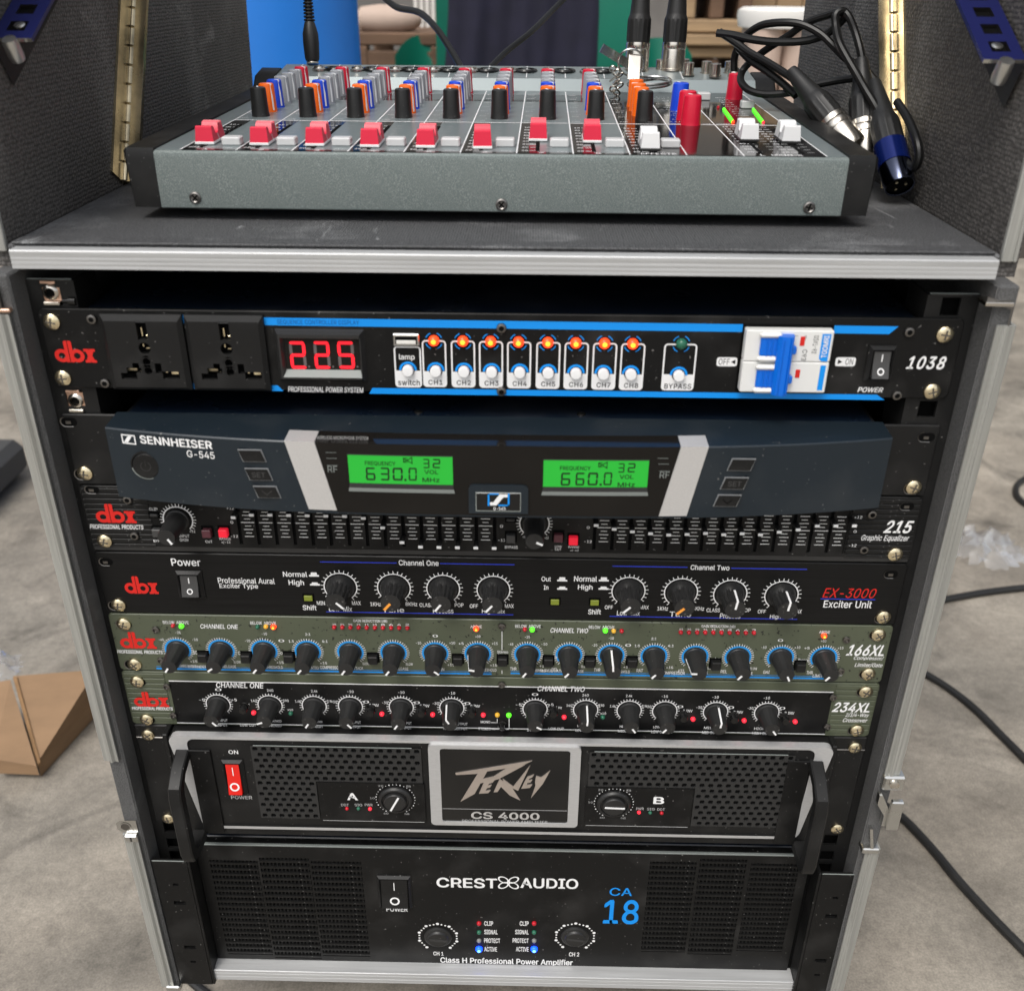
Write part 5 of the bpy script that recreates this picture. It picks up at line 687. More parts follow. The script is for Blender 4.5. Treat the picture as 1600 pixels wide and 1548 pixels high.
# voltmeter
c = [P(426, 514, -1), P(568, 516, -1), P(574, 597, -1), P(438, 594, -1)]; x0 = (c[0][0]+c[3][0])/2; x1 = (c[1][0]+c[2][0])/2; zt = c[0][1]; zb = c[2][1]
o0 = P(447, 529, 1); o1 = P(562, 579, 1); i = 2.2; j0, j1, jt, jb = at(446, 550, 0)[0], at(562, 555, 0)[0], P(505, 529, 0)[1], P(505, 577, 0)[1]
b = MB(); oo = [(x0, zb), (x1, zb), (x1, zt), (x0, zt)]; nn_ = [(x0+i, zb+i), (x1-i, zb+i), (x1-i, zt-i), (x0+i, zt-i)]; kk = [(j0-1.5, jb-3.4), (j1+1.5, jb-3.4), (j1+1.5, jt+1.2), (j0-1.5, jt+1.2)]; ll = [(j0, jb), (j1, jb), (j1, jt), (j0, jt)]
b.add([(p[0], 0, p[1]) for p in oo]+[(p[0], -3.6, p[1]) for p in nn_]+[(p[0], -3.6, p[1]) for p in kk], [(k, (k+1) % 4, 4+(k+1) % 4, 4+k) for k in range(4)]+[(4+k, 4+(k+1) % 4, 8+(k+1) % 4, 8+k) for k in range(4)], 'bezel_dark')
b.add([(p[0], -3.6, p[1]) for p in kk]+[(p[0], -.6, p[1]) for p in ll], [(0, 1, 5, 4)], 'bezel_light'); b.add([(p[0], -3.6, p[1]) for p in kk]+[(p[0], -.6, p[1]) for p in ll], [(1, 2, 6, 5), (2, 3, 7, 6), (3, 0, 4, 7)], 'bezel_dark')
b.rect(x0+i*.6, x1-i*.6, zt-1.6, zt-.9, -1.8, 'bezel_dark'); vm = b.put('voltmeter', u)
b = MB(); b.rect(j0, j1, jb, jt, -.55, 'display_glass'); b.put('display_window', vm)
SEG = {'2': 'abged', '5': 'afgcd', '6': 'afgedc', '3': 'abgcd', '0': 'abcdef', '8': 'abcdefg'}
def seven(b, ch, x0, x1, z0, z1, y, on, off=None, t=.16, sl=.0, ym=None):
    W, H = x1-x0, z1-z0; T = t*W*1.15; zm = (z0+z1)/2; g = T*.12
    def hseg(z): return [(x0+g, z), (x0+T*.5+g, z+T/2), (x1-T*.5-g, z+T/2), (x1-g, z), (x1-T*.5-g, z-T/2), (x0+T*.5+g, z-T/2)]
    def vseg(x, a, c): return [(x, a+g), (x+T/2, a+T*.5+g), (x+T/2, c-T*.5-g), (x, c-g), (x-T/2, c-T*.5-g), (x-T/2, a+T*.5+g)]
    S_ = {'a': hseg(z1-T/2), 'g': hseg(zm), 'd': hseg(z0+T/2), 'f': vseg(x0+T/2, zm, z1-T/2), 'b': vseg(x1-T/2, zm, z1-T/2), 'e': vseg(x0+T/2, z0+T/2, zm), 'c': vseg(x1-T/2, z0+T/2, zm)}
    for k, p in S_.items():
        mt = on if k in SEG[ch] else off
        if mt:
            p = [(a+sl*(c-z0), c) for a, c in p]
            b.add([(a, ym(a)-.2 if ym else y, c) for a, c in p], [tuple(range(6))], mt)
for d, (a, c) in zip('225', ((453, 478), (491, 515.5), (528, 553.5))):
    b = MB(); q0 = at(a, 576, -.7); q1 = at(c, 555, -.7); seven(b, d, at(a, 555, -.7)[0], at(c, 555, -.7)[0], P((a+c)/2, 576, -.7)[1], P((a+c)/2, 533.5, -.7)[1], -.75, 'segment_red', 'segment_off', t=.165)
    w_ = P(c+5, 573, -.7); b.disc(*w_, .6, -.72, 'segment_off', 10); b.put('digit', vm)
# usb port, channels
b = MB(); a = P(614, 520); c = P(656, 539.5); b.box(a[0], c[0], -2, .5, c[1], a[1], 'steel', .5); b.box(a[0]+1.2, c[0]-1.2, -2.3, 0, c[1]+1.2, a[1]-1.4, 'pit'); b.box(a[0]+1.8, c[0]-1.8, -2.5, 0, c[1]+1.3, c[1]+3.4, 'stool_white', .2); b.put('usb_port', u)
def chframe(pxl, pxr, pxbl, pxbr, pyt, pyb, pyh, label, tpx, ltext=None, capY=None):
    xl = (P(pxl, pyt)[0]+P(pxbl, pyb)[0])/2; xr = (P(pxr, pyt)[0]+P(pxbr, pyb)[0])/2; xc = (xl+xr)/2
    zt, zb, zh = P((pxl+pxr)/2, pyt)[1], P((pxl+pxr)/2, pyb)[1], P((pxl+pxr)/2, pyh)[1]; r = 2.0; t = .8
    b = MB()
    def rr(e, lo, hi):
        p = []
        for cx_, cz_, a0 in ((xr-r, zt-r, 0), (xr-r, zb+r, 90), (xl+r, zb+r, 180), (xl+r, zt-r, 270)):
            for k in range(5): a = R(a0+90*k/4); p.append((cx_+(r-e)*math.sin(a), cz_+(r-e)*math.cos(a)))
        return p
    o_ = rr(0, 0, 0); i_ = rr(t, 0, 0); n = len(o_)
    b.add([(p[0], -.12, p[1]) for p in o_]+[(p[0], -.12, p[1]) for p in i_], [(k, (k+1) % n, n+(k+1) % n, n+k) for k in range(n)], 'white_print')
    lo_ = [p for p in o_ if p[1] < zh]; lo_ = [(xr, zh)]+[p for p in o_ if p[1] < (zt+zb)/2]+[(xl, zh)]
    b.flat(lo_, -.14, 'white_print')
    b.ptext(label, tpx[0], tpx[1], tpx[2], tpx[3], -.25, 'pit', .02, space=1.1)
    return b, xc, zt
BTN = MB().lathe([(3.0, 0), (3.0, 2.6), (2.7, 3.0), (.2, 3.1)], 'white_button', n=22).mesh('button')
RING = MB(); RING.arc(0, 0, 3.5, 4.7, -92, 92, -.3, 'blue_print', 20); RING.arc(0, 0, 3.0, 3.6, 0, 360, -.22, 'pit', 24)
chs = list(zip((677.5, 723, 766.5, 810, 856, 900, 945, 989), (680.5, 724.6, 768, 812, 856.5, 900, 943, 986)))
for k, (lx, bx) in enumerate(chs):
    dy = 5*k/7.; yl = 533.5+dy
    b, xc, zt = chframe(lx-19.5, lx+19.5, bx-18, bx+18, yl-2, 604.5+dy, 580+dy, 'CH%d' % (k+1), (bx-11, bx+11, 593.5+dy, 601+dy))
    q = P(lx, yl, -1)
    for a0 in (20, 110, 200, 290): b.arc(q[0], q[1], 4.2, 4.7, a0+2, a0+48, -.16, 'blue_print', 8)
    pl = b.put('channel_outline', u)
    led(u, lx, yl, 'led_orange', 2.85, h=3.2, core='led_core')
    q = at(bx, 581+dy, -2.2); bt = inst('channel_button', BTN, u, (q[0], 0, q[2]))
    k2 = MB(); k2.v = [(v[0]+q[0], v[1], v[2]+q[2]) for v in RING.v]; k2.f = RING.f; k2.mi = RING.mi; k2.ms = RING.ms; k2.put('button_ring', u)
b, xc, zt = chframe(614, 657, 619, 660, 541, 605, 579, 'switch', (622, 656, 593, 602)); b.put('channel_outline', u)
q = at(637, 580, -2.2); inst('channel_button', BTN, u, (q[0], 0, q[2])); k2 = MB(); k2.v = [(v[0]+q[0], v[1], v[2]+q[2]) for v in RING.v]; k2.f = RING.f; k2.mi = RING.mi; k2.ms = RING.ms; k2.put('button_ring', u)
b, xc, zt = chframe(1037.5, 1089, 1033, 1084, 537, 610, 585, 'BYPASS', (1038, 1080, 599.5, 607.5)); q = P(1065, 538.5, -1)
for a0 in (20, 110, 200, 290): b.arc(q[0], q[1], 4.2, 4.7, a0+2, a0+48, -.16, 'blue_print', 8)
b.put('channel_outline', u); led(u, 1065.5, 538.5, 'led_green_off', 3.0, h=3.4)
q = at(1061, 588, -2.2); inst('channel_button', BTN, u, (q[0], 0, q[2])); k2 = MB(); k2.v = [(v[0]+q[0], v[1], v[2]+q[2]) for v in RING.v]; k2.f = RING.f; k2.mi = RING.mi; k2.ms = RING.ms; k2.put('button_ring', u)
for st, a, c, t0, t1, tri in (('OFF', 1119, 1152.5, 1123, 1140, (1142, 1149, -1)), ('ON', 1304, 1338, 1321, 1333, (1309, 1316, 1))):
    b = MB(); q0 = P(a, 572); q1 = P(c, 558.5); r = 1.2; p = []
    for cx_, cz_, a0 in ((q1[0]-r, q1[1]-r, 0), (q1[0]-r, q0[1]+r, 90), (q0[0]+r, q0[1]+r, 180), (q0[0]+r, q1[1]-r, 270)):
        for k in range(4): an = R(a0+30*k); p.append((cx_+r*math.sin(an), cz_+r*math.cos(an)))
    b.flat(p, -.12, 'white_print'); b.ptext(st, t0, t1, 560.5, 570, -.2, 'pit', .0); zc = (q0[1]+q1[1])/2; xa, xb = P(tri[0], 565)[0], P(tri[1], 565)[0]
    b.flat([(xb, zc+1.3), (xb, zc-1.3), (xa, zc)] if tri[2] < 0 else [(xa, zc+1.3), (xa, zc-1.3), (xb, zc)], -.2, 'pit'); b.put('printed_tag', u)
# two-pole breaker
yb_ = -6; X = lambda px, py=565, y=yb_: at(px, py, y)[0]; Z = lambda py, px=1230, y=yb_: at(px, py, y)[2]
bx0 = (X(1166, 516)+X(1156, 615))/2; bx1 = (X(1304, 516)+X(1289, 615))/2; bz1, bz0 = Z(516.5), Z(613.5); bm_ = (bz0+bz1)/2
br = MB().box(bx0-1, bx1+1, -.8, 0, bz0-1.5, bz1+1.2, 'pit').put('circuit_breaker', u)
for a, c, in ((bz1, bm_+.15), (bm_-.15, bz0)):
    MB().box(bx0, bx1, yb_, 0, c, a, 'breaker_white', .5).put('breaker_body', br)
hx0, hx1 = bx0+7.5, bx0+18
for a, c in ((bz1-.4, bm_+.8), (bm_-.8, bz0+.4)):
    b = MB()
    b.box(hx0-1, hx1, yb_-3.4, yb_, a-3, a, 'breaker_white', 1.2); b.box(hx0-1, hx1, yb_-3.4, yb_, c, c+3, 'breaker_white', 1.2); b.put('breaker_rib', br)
    b = MB(); b.box(hx0, hx1+4, yb_-2.2, yb_, c+2.9, a-2.9, 'blue_plastic', .7)
    for k in (3, 5.4, 7.8): b.box(hx0+k, hx0+k+.7, yb_-2.9, yb_-2, c+3.2, a-3.2, 'blue_plastic', .2)
    b.put('breaker_toggle', br)
b = MB(); xh = bx0+18
hz = [(-1.5, 0), (-2.2, -3.5), (-.6, -5.6), (3.2, -6.4), (5.6, -5.2), (6.4, -2.2), (6.2, 0)]; n = len(hz)
b.add([(xh+a, yb_+c, bz0+.3) for a, c in hz]+[(xh+a, yb_+c, bz1-1.8) for a, c in hz], [tuple(range(n)), tuple(range(2*n-1, n-1, -1))]+[(i, (i+1) % n, n+(i+1) % n, n+i) for i in range(n)], 'blue_plastic')
for k in (.2, 4.2): b.box(xh+k, xh+k+.5, yb_-6.6, yb_-3, bz0+1.4, bz1-2.8, 'blue_plastic', .2)
for za in (bz0+6, bz1-12): b.box(xh+5.2, xh+8.2, yb_-3.4, yb_, za, za+4.5, 'blue_plastic', .7)
b.put('breaker_handle', br)
b = MB(); yp = yb_-.12; lx0 = bx1-6
b.flat([(lx0, bm_+2), (lx0+1.6, bm_+.6), (lx0+4.6, bm_+.6), (lx0+4.6, bz1-1.6), (lx0, bz1-1.6)], yp, 'blue_print'); b.rect(lx0+1.6, lx0+4.4, bz0+1.6, bm_-1.6, yp, 'blue_print')
b.box(bx1-17, bx1-14.6, yb_-.3, yb_, bm_+9, bm_+14, 'red_print', .3); b.box(bx1-17, bx1-14.6, yb_-.3, yb_, bm_-8.6, bm_-4, 'red_print', .3)
def vtext(b, st, x0, x1, z0, z1, y, mt, bold=0.0):
    t = MB().text(st, z0, z1, -x1, -x0, 0, mt, bold); b.add([(-v[2], y+v[1], (z0+z1)-v[0]) for v in t.v], t.f, mt)
vtext(b, 'IRMODT', lx0+.9, lx0+3.7, bm_+2.6, bz1-2.4, yp-.1, 'white_print', .04); vtext(b, 'DZ47-63', lx0-4.2, lx0-1.8, bm_+5, bz1-2.6, yp, 'pit'); vtext(b, 'C63', lx0-9, lx0-6.6, bm_+.8, bm_+7, yp, 'pit'); vtext(b, '400V~', lx0-9.6, lx0-8, bm_+12, bz1-2.6, yp, 'pit'); vtext(b, '50Hz', lx0-14, lx0-12.4, bm_+14, bz1-2.6, yp, 'pit')
b.put('breaker_print', br)
rocker(u, 1374.5, 567, 43, 56)

# ================================================================== unit 2: wireless receiver
u = thing('wireless_receiver', 'navy wireless receiver with bowed front and two green frequency displays, between the two black units', 'wireless receiver', (0, 0, -82))
z1, z0 = TOP[2], TOP[2]-43.6
for s in (-1, 1):
    b = MB(); xa, xb = sorted((s*241.3, s*208)); b.box(xa, xb, 0, 2.2, z0, z1, 'black_satin', .6); b.put('mounting_ear', u)
    b = MB(); xa, xb = sorted((s*207, s*205)); b.box(xa, xb, -1, 30, z0, z1, 'black_satin', .4); b.put('ear_flange', u)
slot_hole(u, 108, 659); slot_hole(u, 1448, 683, ); slot_hole(u, 131, 741, wd=10, ht=6.4); slot_hole(u, 1427, 763, wd=10, ht=6.4)
screws(u, [(131, 741), (1429, 763)])
YM = lambda x: -32+17*min(abs(x)/211, 1.1)**2.8
ft, fb = -60.2, -102.4
NS = 40; xs = [-211.5+422*k/NS for k in range(NS+1)]
b = MB()
vs = []
for x in xs: y = YM(x); vs += [(x, y, fb), (x, y, ft-.7), (x, y+.7, ft), (x, 3, ft+1.4), (x, 3, fb)]
fs = []
for k in range(NS):
    for j in range(5): fs.append((k*5+j, k*5+(j+1) % 5, (k+1)*5+(j+1) % 5, (k+1)*5+j))
fs += [tuple(range(5)), tuple(NS*5+j for j in range(4, -1, -1))]
b.add(vs, fs, 'navy'); fc = b.put('front_cover', u)
MB().box(-207, 207, 3.4, 260, fb+1, ft+.9, 'chassis_navy', .6).put('chassis', u)
b = MB()
for px, py in ((654, 652), (908, 656)): q = at(px, py, 8); b.rod((q[0], 9, ft+.8), (q[0], 9, ft+2.2), [(2.6, 0), (2.4, .6), (1.2, 1)], 'black_gloss', n=12)
b.put('lid_screws', u)
def bowpoly(name, par, tl, tr, br_, bl, off, mt, rim=.6, top=None, topz=None):
    """four-cornered piece lying on the bowed front, optionally continued over its top"""
    def pt(px, py):
        y = -25
        for _ in range(4): y = YM(at(px, py, y)[0])
        q = at(px, py, y); return q[0], q[2]
    a, b_, c, d = pt(*tl), pt(*tr), pt(*br_), pt(*bl)
    if topz is None: topz = (a[1]+b_[1])/2
    bz = (c[1]+d[1])/2; m_ = MB(); n = 14; vs = []
    for k in range(n+1):
        t = k/n; xt = a[0]+(b_[0]-a[0])*t; xb = d[0]+(c[0]-d[0])*t
        vs += [(xb, YM(xb)+.5, bz), (xb, YM(xb)-off, bz), (xt, YM(xt)-off, topz), (xt, YM(xt)+.5, topz)]
        if top: vs += [(xt, YM(xt)+12.5, topz+.5)]
    w_ = 5 if top else 4; fs = []
    for k in range(n):
        seq = [(0, 1), (1, 2)]+([(2, 4)] if top else [(2, 3)])
        for i, j in seq: fs.append((k*w_+i, k*w_+j, (k+1)*w_+j, (k+1)*w_+i))
    fs += [tuple(range(4)), tuple(n*w_+j for j in (3, 2, 1, 0))]
    if top: fs += [(2, 4, 3), (n*w_+2, n*w_+3, n*w_+4)]
    return m_.add(vs, fs, mt).put(name, par)
bowpoly('silver_column', u, (444, 687), (491, 688), (527, 797), (483, 794.5), .5, 'silver_paint', top=1, topz=ft+.35)
bowpoly('silver_column', u, (1064, 698), (1107.5, 697), (1072.5, 805), (1029, 806), .5, 'silver_paint', top=1, topz=ft+.35)
dg = bowpoly('display_glass', u, (492.5, 688), (1062.5, 700), (1028, 806), (528, 797), .9, 'display_glass', top=1, topz=ft+.5)
def lcd(px0, px1, py0, py1, f, dx, dy):
    y = YM(at((px0+px1)/2, py0, -31)[0])-1.0; YL = lambda x: YM(x)-1.1
    q0 = at(px0, (py0+py1)/2, y); q1 = at(px1, (py0+py1)/2, y); zt = at((px0+px1)/2, py0, y)[2]; zb = at((px0+px1)/2, py1, y)[2]
    yf = y-.1
    def band(b, rows, mt, e0=0, e1=0, n=12):       # strip bent along the bowed glass; rows are (z, height above it, widening)
        vs = [(q0[0]-w_+(q1[0]-q0[0]+2*w_)*k/n, YL(q0[0]+(q1[0]-q0[0])*k/n)-h_, z) for k in range(n+1) for z, h_, w_ in rows]; m_ = len(rows)
        b.add(vs, [(k*m_+j, k*m_+j+1, (k+1)*m_+j+1, (k+1)*m_+j) for k in range(n) for j in range(m_-1)], mt)
    b = MB(); band(b, [(zb, 0, 0), (zt, 0, 0)], 'lcd_green'); l = b.put('frequency_display', u)
    b = MB(); band(b, [(zb-.02, .05, 0), (zb-2.6, .5, .4)], 'bezel_dark'); band(b, [(zb-2.6, .5, .4), (zb-5.0, .25, .9)], 'bezel_light'); band(b, [(zb-5.0, .25, .9), (zb-5.3, -.3, .9)], 'bezel_dark'); band(b, [(zt, .02, .3), (zt+.6, -.1, .3)], 'bezel_dark'); b.put('display_bezel', l)
    b = MB(); yt = yf-.12; A = lambda a, c: at(a+dx, c+dy, yt)
    YT = lambda x: YL(x)+.02
    def T(s_, a, c, e, g_, **k): b.ptext(s_, a+dx, c+dx, e+dy, g_+dy, yt, 'lcd_black', ym=YT, **k)
    T('FREQUENCY', 570, 618, 720.5, 727.5, bold=.03); T('VOL', 663, 685, 734, 740.5, bold=.03); T('MHz', 660, 687, 746, 753, bold=.03)
    for ch, a, c in zip(f, (571, 594, 613, 638), (586, 608, 629, 651)): seven(b, ch, A(a, 740)[0], A(c, 740)[0], A(a, 750.5)[2], A(a, 730.5)[2], yt, 'lcd_black', None, t=.17, sl=.03, ym=YL)
    q = A(633.5, 749.5); b.disc(q[0], q[2], .7, YL(q[0])-.2, 'lcd_black', 10)
    for ch, a, c in (('3', 661, 671), ('2', 676, 688)): seven(b, ch, A(a, 723)[0], A(c, 723)[0], A(a, 731)[2], A(a, 716.5)[2], yt, 'lcd_black', None, t=.17, ym=YL)
    q = A(637, 719); x, z = q[0], q[2]
    for p in ([(-2.4, -1), (2.2, 2), (2.4, 1.6), (-2.2, -1.4)], [(-2.4, 1), (2.2, -2), (2.6, -1.7), (-2.2, 1.4)], [(-2.4, -1.2), (-2, -1.2), (-2, 1.4), (-2.4, 1.4)], [(2, -2), (2.4, -2), (2.4, 2), (2, 2)], [(-2.4, 1), (0, 1.2), (0, 1.5), (-2.4, 1.4)], [(-2.4, -1.2), (0, -1.2), (0, -.9), (-2.4, -.9)]): b.flat([(x+i, z+k) for i, k in p], YL(x)-.25, 'lcd_black')
    b.put('display_readout', l)
lcd(544.5, 707.5, 712.5, 756, '6300', 0, 0); lcd(849, 1013, 719.5, 761, '6600', 305, 7.5)
# small faint marks beside the displays
b = MB()
for px, py in ((517, 712), (1036, 721)):
    y = YM(at(px, py, -31)[0])-1.05
    for a, c in ((0, 0), (1, 9), (2, 20)): q = at(px+a, py-5+c, y); b.rect(q[0]-2.8, q[0]+2.8, q[2]-.12, q[2]+.12, y, 'bezel_light')
    b.ptext('RF', px-5, px+10, py+16, py+26, y, 'bezel_light', 0)
b.ptext('WIRELESS MICROPHONE SYSTEM', 495, 575, 681.5, 686.5, -31.9, 'grey_print', 0); b.put('printed_marks', u)
# badge
y = YM(0)-1.6; b = MB(); a = at(732, 758, y); c = at(825, 801, y); r = 3; x0, x1, zt, zb = a[0], c[0], at(778, 757.5, y)[2], at(778, 802, y)[2]; p = [(x0, zb), (x1, zb)]
for cx_, a0 in ((x1-r, 0), (x0+r, 90)):
    for k in range(6): an = R(a0+18*k); p.append((cx_+r*math.cos(an), zt-r+r*math.sin(an)))
b.prism(p, y-.4, y+3, 'navy'); bd = b.put('badge', u)
b = MB(); a = at(743, 768, y); c = at(814, 799, y); b.box(a[0], c[0], y-.8, y-.3, c[2], a[2], 'bezel_light', .5); b.box(a[0]+.5, c[0]-.5, y-1, y-.5, c[2]+.8, a[2]-.3, 'black_gloss', .2); yy = y-1.05
q0 = at(762, 770.5, yy); q1 = at(796, 790.5, yy); x0, x1, zt, zb = q0[0], q1[0], q0[2], q1[2]
for p in ([(x0, zb), (x0+.9, zb), (x0+.9, zt), (x0, zt)], [(x0, zt-.8), (x0+6, zt-.8), (x0+6, zt), (x0, zt)], [(x1-.9, zb), (x1, zb), (x1, zt), (x1-.9, zt)], [(x1-6, zb), (x1, zb), (x1, zb+.8), (x1-6, zb+.8)]): b.flat(p, yy-.05, 'blue_print')
W_ = x1-x0; H_ = zt-zb; b.flat([(x0+1.2, zb+.3), (x0+1.2+W_*.3, zb+.3), (x0+W_*.72, zt-H_*.3), (x1-1, zt-H_*.3), (x1-1, zt-.5), (x0+W_*.55, zt-.5), (x0+W_*.26, zb+H_*.3), (x0+1.2, zb+H_*.3)], yy-.1, 'white_print'); b.ptext('G-545', 771, 790, 792, 797, yy-.1, 'white_print', .02); b.put('badge_emblem', bd)
# brand print
b = MB(); y = YM(-170)-.2; b.ptext('SENNHEISER', 215, 334, 684.5, 697.5, y, 'white_print', .06, 0, ym=YM); b.ptext('G-545', 291, 336, 704.5, 715.5, y, 'white_print', .02, ym=YM)
for _ in range(4): q0 = at(188, 680, y); q1 = at(214, 694, y); y = YM((q0[0]+q1[0])/2)-.2
x0, x1, zt, zb = q0[0], q1[0], q0[2]+.4, q1[2]; f_ = lambda pts: b.add([(p[0], YM(p[0])-.16, p[1]) for p in pts], [tuple(range(len(pts)))], 'white_print')
f_([(x0, zb), (x1, zb), (x1, zb+.7), (x0, zb+.7)]); f_([(x0, zt-.7), (x1, zt-.7), (x1, zt), (x0, zt)]); f_([(x0, zb), (x0+.7, zb), (x0+.7, zt), (x0, zt)]); f_([(x1-.7, zb), (x1, zb), (x1, zt), (x1-.7, zt)])
W_, H_ = x1-x0, zt-zb; f_([(x0+.9, zb+.9), (x0+W_*.42, zb+.9), (x0+W_*.75, zt-.9), (x0+W_*.48, zt-.9)]); b.put('brand_lettering', u)
# power button and rounded keys
y = YM(-180); 
for _ in range(3): q = at(229, 727, y); y = YM(q[0])
pb = MB().lathe([(8.6, -.4), (8.6, .25), (7.9, .4), (7.6, -.2), (7.3, .8), (6.9, 1.3), (.2, 1.35)], 'black_satin', c=(q[0], y, q[2]), n=36).put('power_button', u)
b = MB(); b.arc(q[0], q[2], 7.7, 8.3, 100, 260, y-.5, 'bezel_light'); b.arc(q[0], q[2], 2.5, 2.9, 30, 330, y-1.45, 'plastic_grey'); b.rect(q[0]-.2, q[0]+.2, q[2], q[2]+3.4, y-1.45, 'bezel_dark'); b.put('power_symbol_and_highlight', pb)  # pale lower arc paints a highlight on the button ring
for px, py, kd in ((394.5, 711, 'u'), (405, 740, 's'), (418, 767.5, 'd'), (1158, 725, 'u'), (1147, 754, 's'), (1136, 781, 'd')):
    y = -28
    for _ in range(3): q = at(px, py, y); y = YM(q[0])
    sg = -1 if q[0] < 0 else 1; w_, h_, k_ = 6.4, 3.7, sg*1.0; x, z = q[0], q[2]
    def key(e, y0, y1, mt, b):
        pts = [(-w_+e-k_, -h_+e), (w_-e-k_, -h_+e), (w_-e+k_*.2+k_*.8, h_-e), (-w_+e+k_, h_-e)]; b.prism([(x+p, z+r_) for p, r_ in pts], y0, y1, mt)
    b = MB(); key(0, y-.25, y+.3, 'pit', b); key(.1, y-.9, y+.3, 'key_rim', b); key(.6, y-1.5, y+.3, 'black_satin', b); kb = b.put('key_button', u)
    b = MB()
    if kd == 's': b.text('SET', x-3.6, x+3.6, z-1.5, z+1.5, y-1.5, 'button_grey', .02)
    elif kd == 'd': b.flat([(x-3, z+1.2), (x-2.5, z+1.2), (x, z-1.2), (x+2.5, z+1.2), (x+3, z+1.2), (x, z-1.8)], y-1.5, 'button_grey')
    else: b.flat([(x-3, z-1.2), (x-2.5, z-1.2), (x, z+1.2), (x+2.5, z-1.2), (x+3, z-1.2), (x, z+1.8)], y-1.5, 'button_grey')
    b.put('key_mark', kb)

# ================================================================== unit 3: graphic equaliser
u = thing('graphic_equalizer', 'black graphic equaliser with two banks of small faders and grooved ears, reading 215', 'equalizer', (0, 0, -125))
z1, z0 = TOP[3], TOP[3]-43.6
def grooved_ears(u, z1, z0, base, xin, groove, step=3.35):
    for s in (-1, 1):
        for k in range(int((z1-z0-2)/step)):
            z = z1-1.4-k*step; b = MB(); xa, xb = sorted((s*240.2, s*xin(z))); b.box(xa, xb, -.55, .2, z-step+.9, z, base, .25); b.put('groove_rib', u)
panel_box(u, z1, z0, 'black_satin'); chassis(u, z1-1, z0+1)
xinL = abs(at(235, 800, 0)[0]); grooved_ears(u, z1, z0, 'black_satin', lambda z: xinL-(z1-z)*0.0, None)
# slots cut in a glossy inner fascia
SL = [379, 407.5, 437.5, 466, 494, 522, 549, 577, 607.5, 634, 662, 689, 717, 747, 775]; SR = [924.5, 951, 984, 1012, 1037.5, 1064, 1091, 1119, 1149, 1177, 1204, 1231.6, 1259, 1290, 1317.5]
CL = [366, 392, 426, 454, 483, 512, 539.5, 568, 601.5, 631.5, 659, 687, 714.5, 745, 773]; CLY = [809, 805, 805, 805.5, 806, 806.5, 807, 810, 825, 848, 855, 855.5, 856, 856.5, 857]
CR = [927, 954, 986, 1013, 1040, 1069, 1097, 1125, 1157, 1185, 1214, 1242.5, 1272, 1304, 1332.5]; CRY = [821, 827, 831, 834, 836, 835, 833.5, 835.5, 834, 835.7, 831.6, 828, 822, 822, 822]
sx = []; zlo = z0+6.6; zhi = z1-3
for k, p in enumerate(SL): sx.append(at(p-2, 852, 0)[0])
for k, p in enumerate(SR): sx.append(at(p+2, 858, 0)[0])
# even spacing fitted to the measured slots
def fit(v):
    n = len(v); a = sum(v)/n; k = sum((i-(n-1)/2)*(x-a) for i, x in enumerate(v))/sum((i-(n-1)/2)**2 for i in range(n)); return [a+k*(i-(n-1)/2) for i in range(n)]
sx = fit(sx[:15])+fit(sx[15:])
b = MB(); b.pplate(-xinL+1, xinL-1, z0+4.2, z1-.8, [(x-1.0, x+1.0, zlo, zhi) for x in sx], -.9, 1.0, 'black'); b.put('inner_fascia', u)
MB().rect(-xinL+2, xinL-2, z0+5, z1-1.5, -.05, 'pit').put('slot_backing', u)
b = MB(); b.add([(-240, -.6, z0+4), (240, -.6, z0+4), (240, -.1, z0+.8), (-240, -.1, z0+.8)], [(0, 1, 2, 3)], 'plastic_grey'); b.put('lower_lip', u)
zc = at(620, 819.5, -1)[2]; sp_ = sx[1]-sx[0]
b = MB()
for bank in (sx[:15], sx[15:]):
    for i, x in enumerate(bank[:-1]+[bank[-1]]):
        xc = x+sp_/2; 
        if i == 14: continue
        for k in range(-4, 5):
            z = zc+k*2.35
            if k == 0: b.rect(xc-3.9, xc+3.9, z-.22, z+.22, -1.05, 'white_print')
            else: hw = 2.7 if abs(k) in (2, 4) else 1.8; b.rect(xc-hw, xc+hw, z-.2, z+.2, -1.05, 'white_print')
for x in (sx[0]-3.6, sx[14]+4.2, sx[15]-3.6, sx[29]+4.2):
    for st, dz in (('+12', 9.4), ('0', 0), ('-12', -9.4)): b.text(st, x-1.1 if st == '0' else x-2.2, x+.6 if st == '0' else x+2.2, zc+dz-.9, zc+dz+.9, -1.05, 'white_print', .02)
b.put('fader_scale', u)
CAPM = MB().box(-1.5, 1.5, -8.4, -1.2, -.9, .9, 'black_satin', .2); CAPM.box(-1.35, 1.35, -9, -8.3, -.85, .85, 'white_print', .15); CAPM = CAPM.mesh('fader_knob')
RC = lambda b: b
for x, px, py in zip(sx, CL+CR, CLY+CRY):
    z = at(px, py, -9)[2]; inst('fader_knob', CAPM, u, (x, 0, min(z, zhi-1)))
    b = MB(); b.box(x-.45, x+.45, .2, .7, zlo+1, zhi-1, 'steel_dark'); b.put('fader_track', u)
def dialring(u, px, py, r0, r1, rt, mt, n, tw=.35, a=140, y=-.12, tickmt='white_print', full=None, rr=None):
    q = at(px, py, y); b = MB(); b.arc(q[0], q[2], r0, r1, -(full or a), (full or a), y, mt, 36)
    b.ticks(q[0], q[2], r1-.1, rt, -a, a, n, tw, y-.02, tickmt); return b, q
for px, py in ((278, 812), (835, 818)):
    b, q = dialring(u, px, py, 8.2, 8.9, 10.6, 'white_print', 25, .4, 135, y=-1.05); b.put('dial_scale', u); knob(u, px, py, 'eq', 148 if px < 500 else 115, y=-.9)
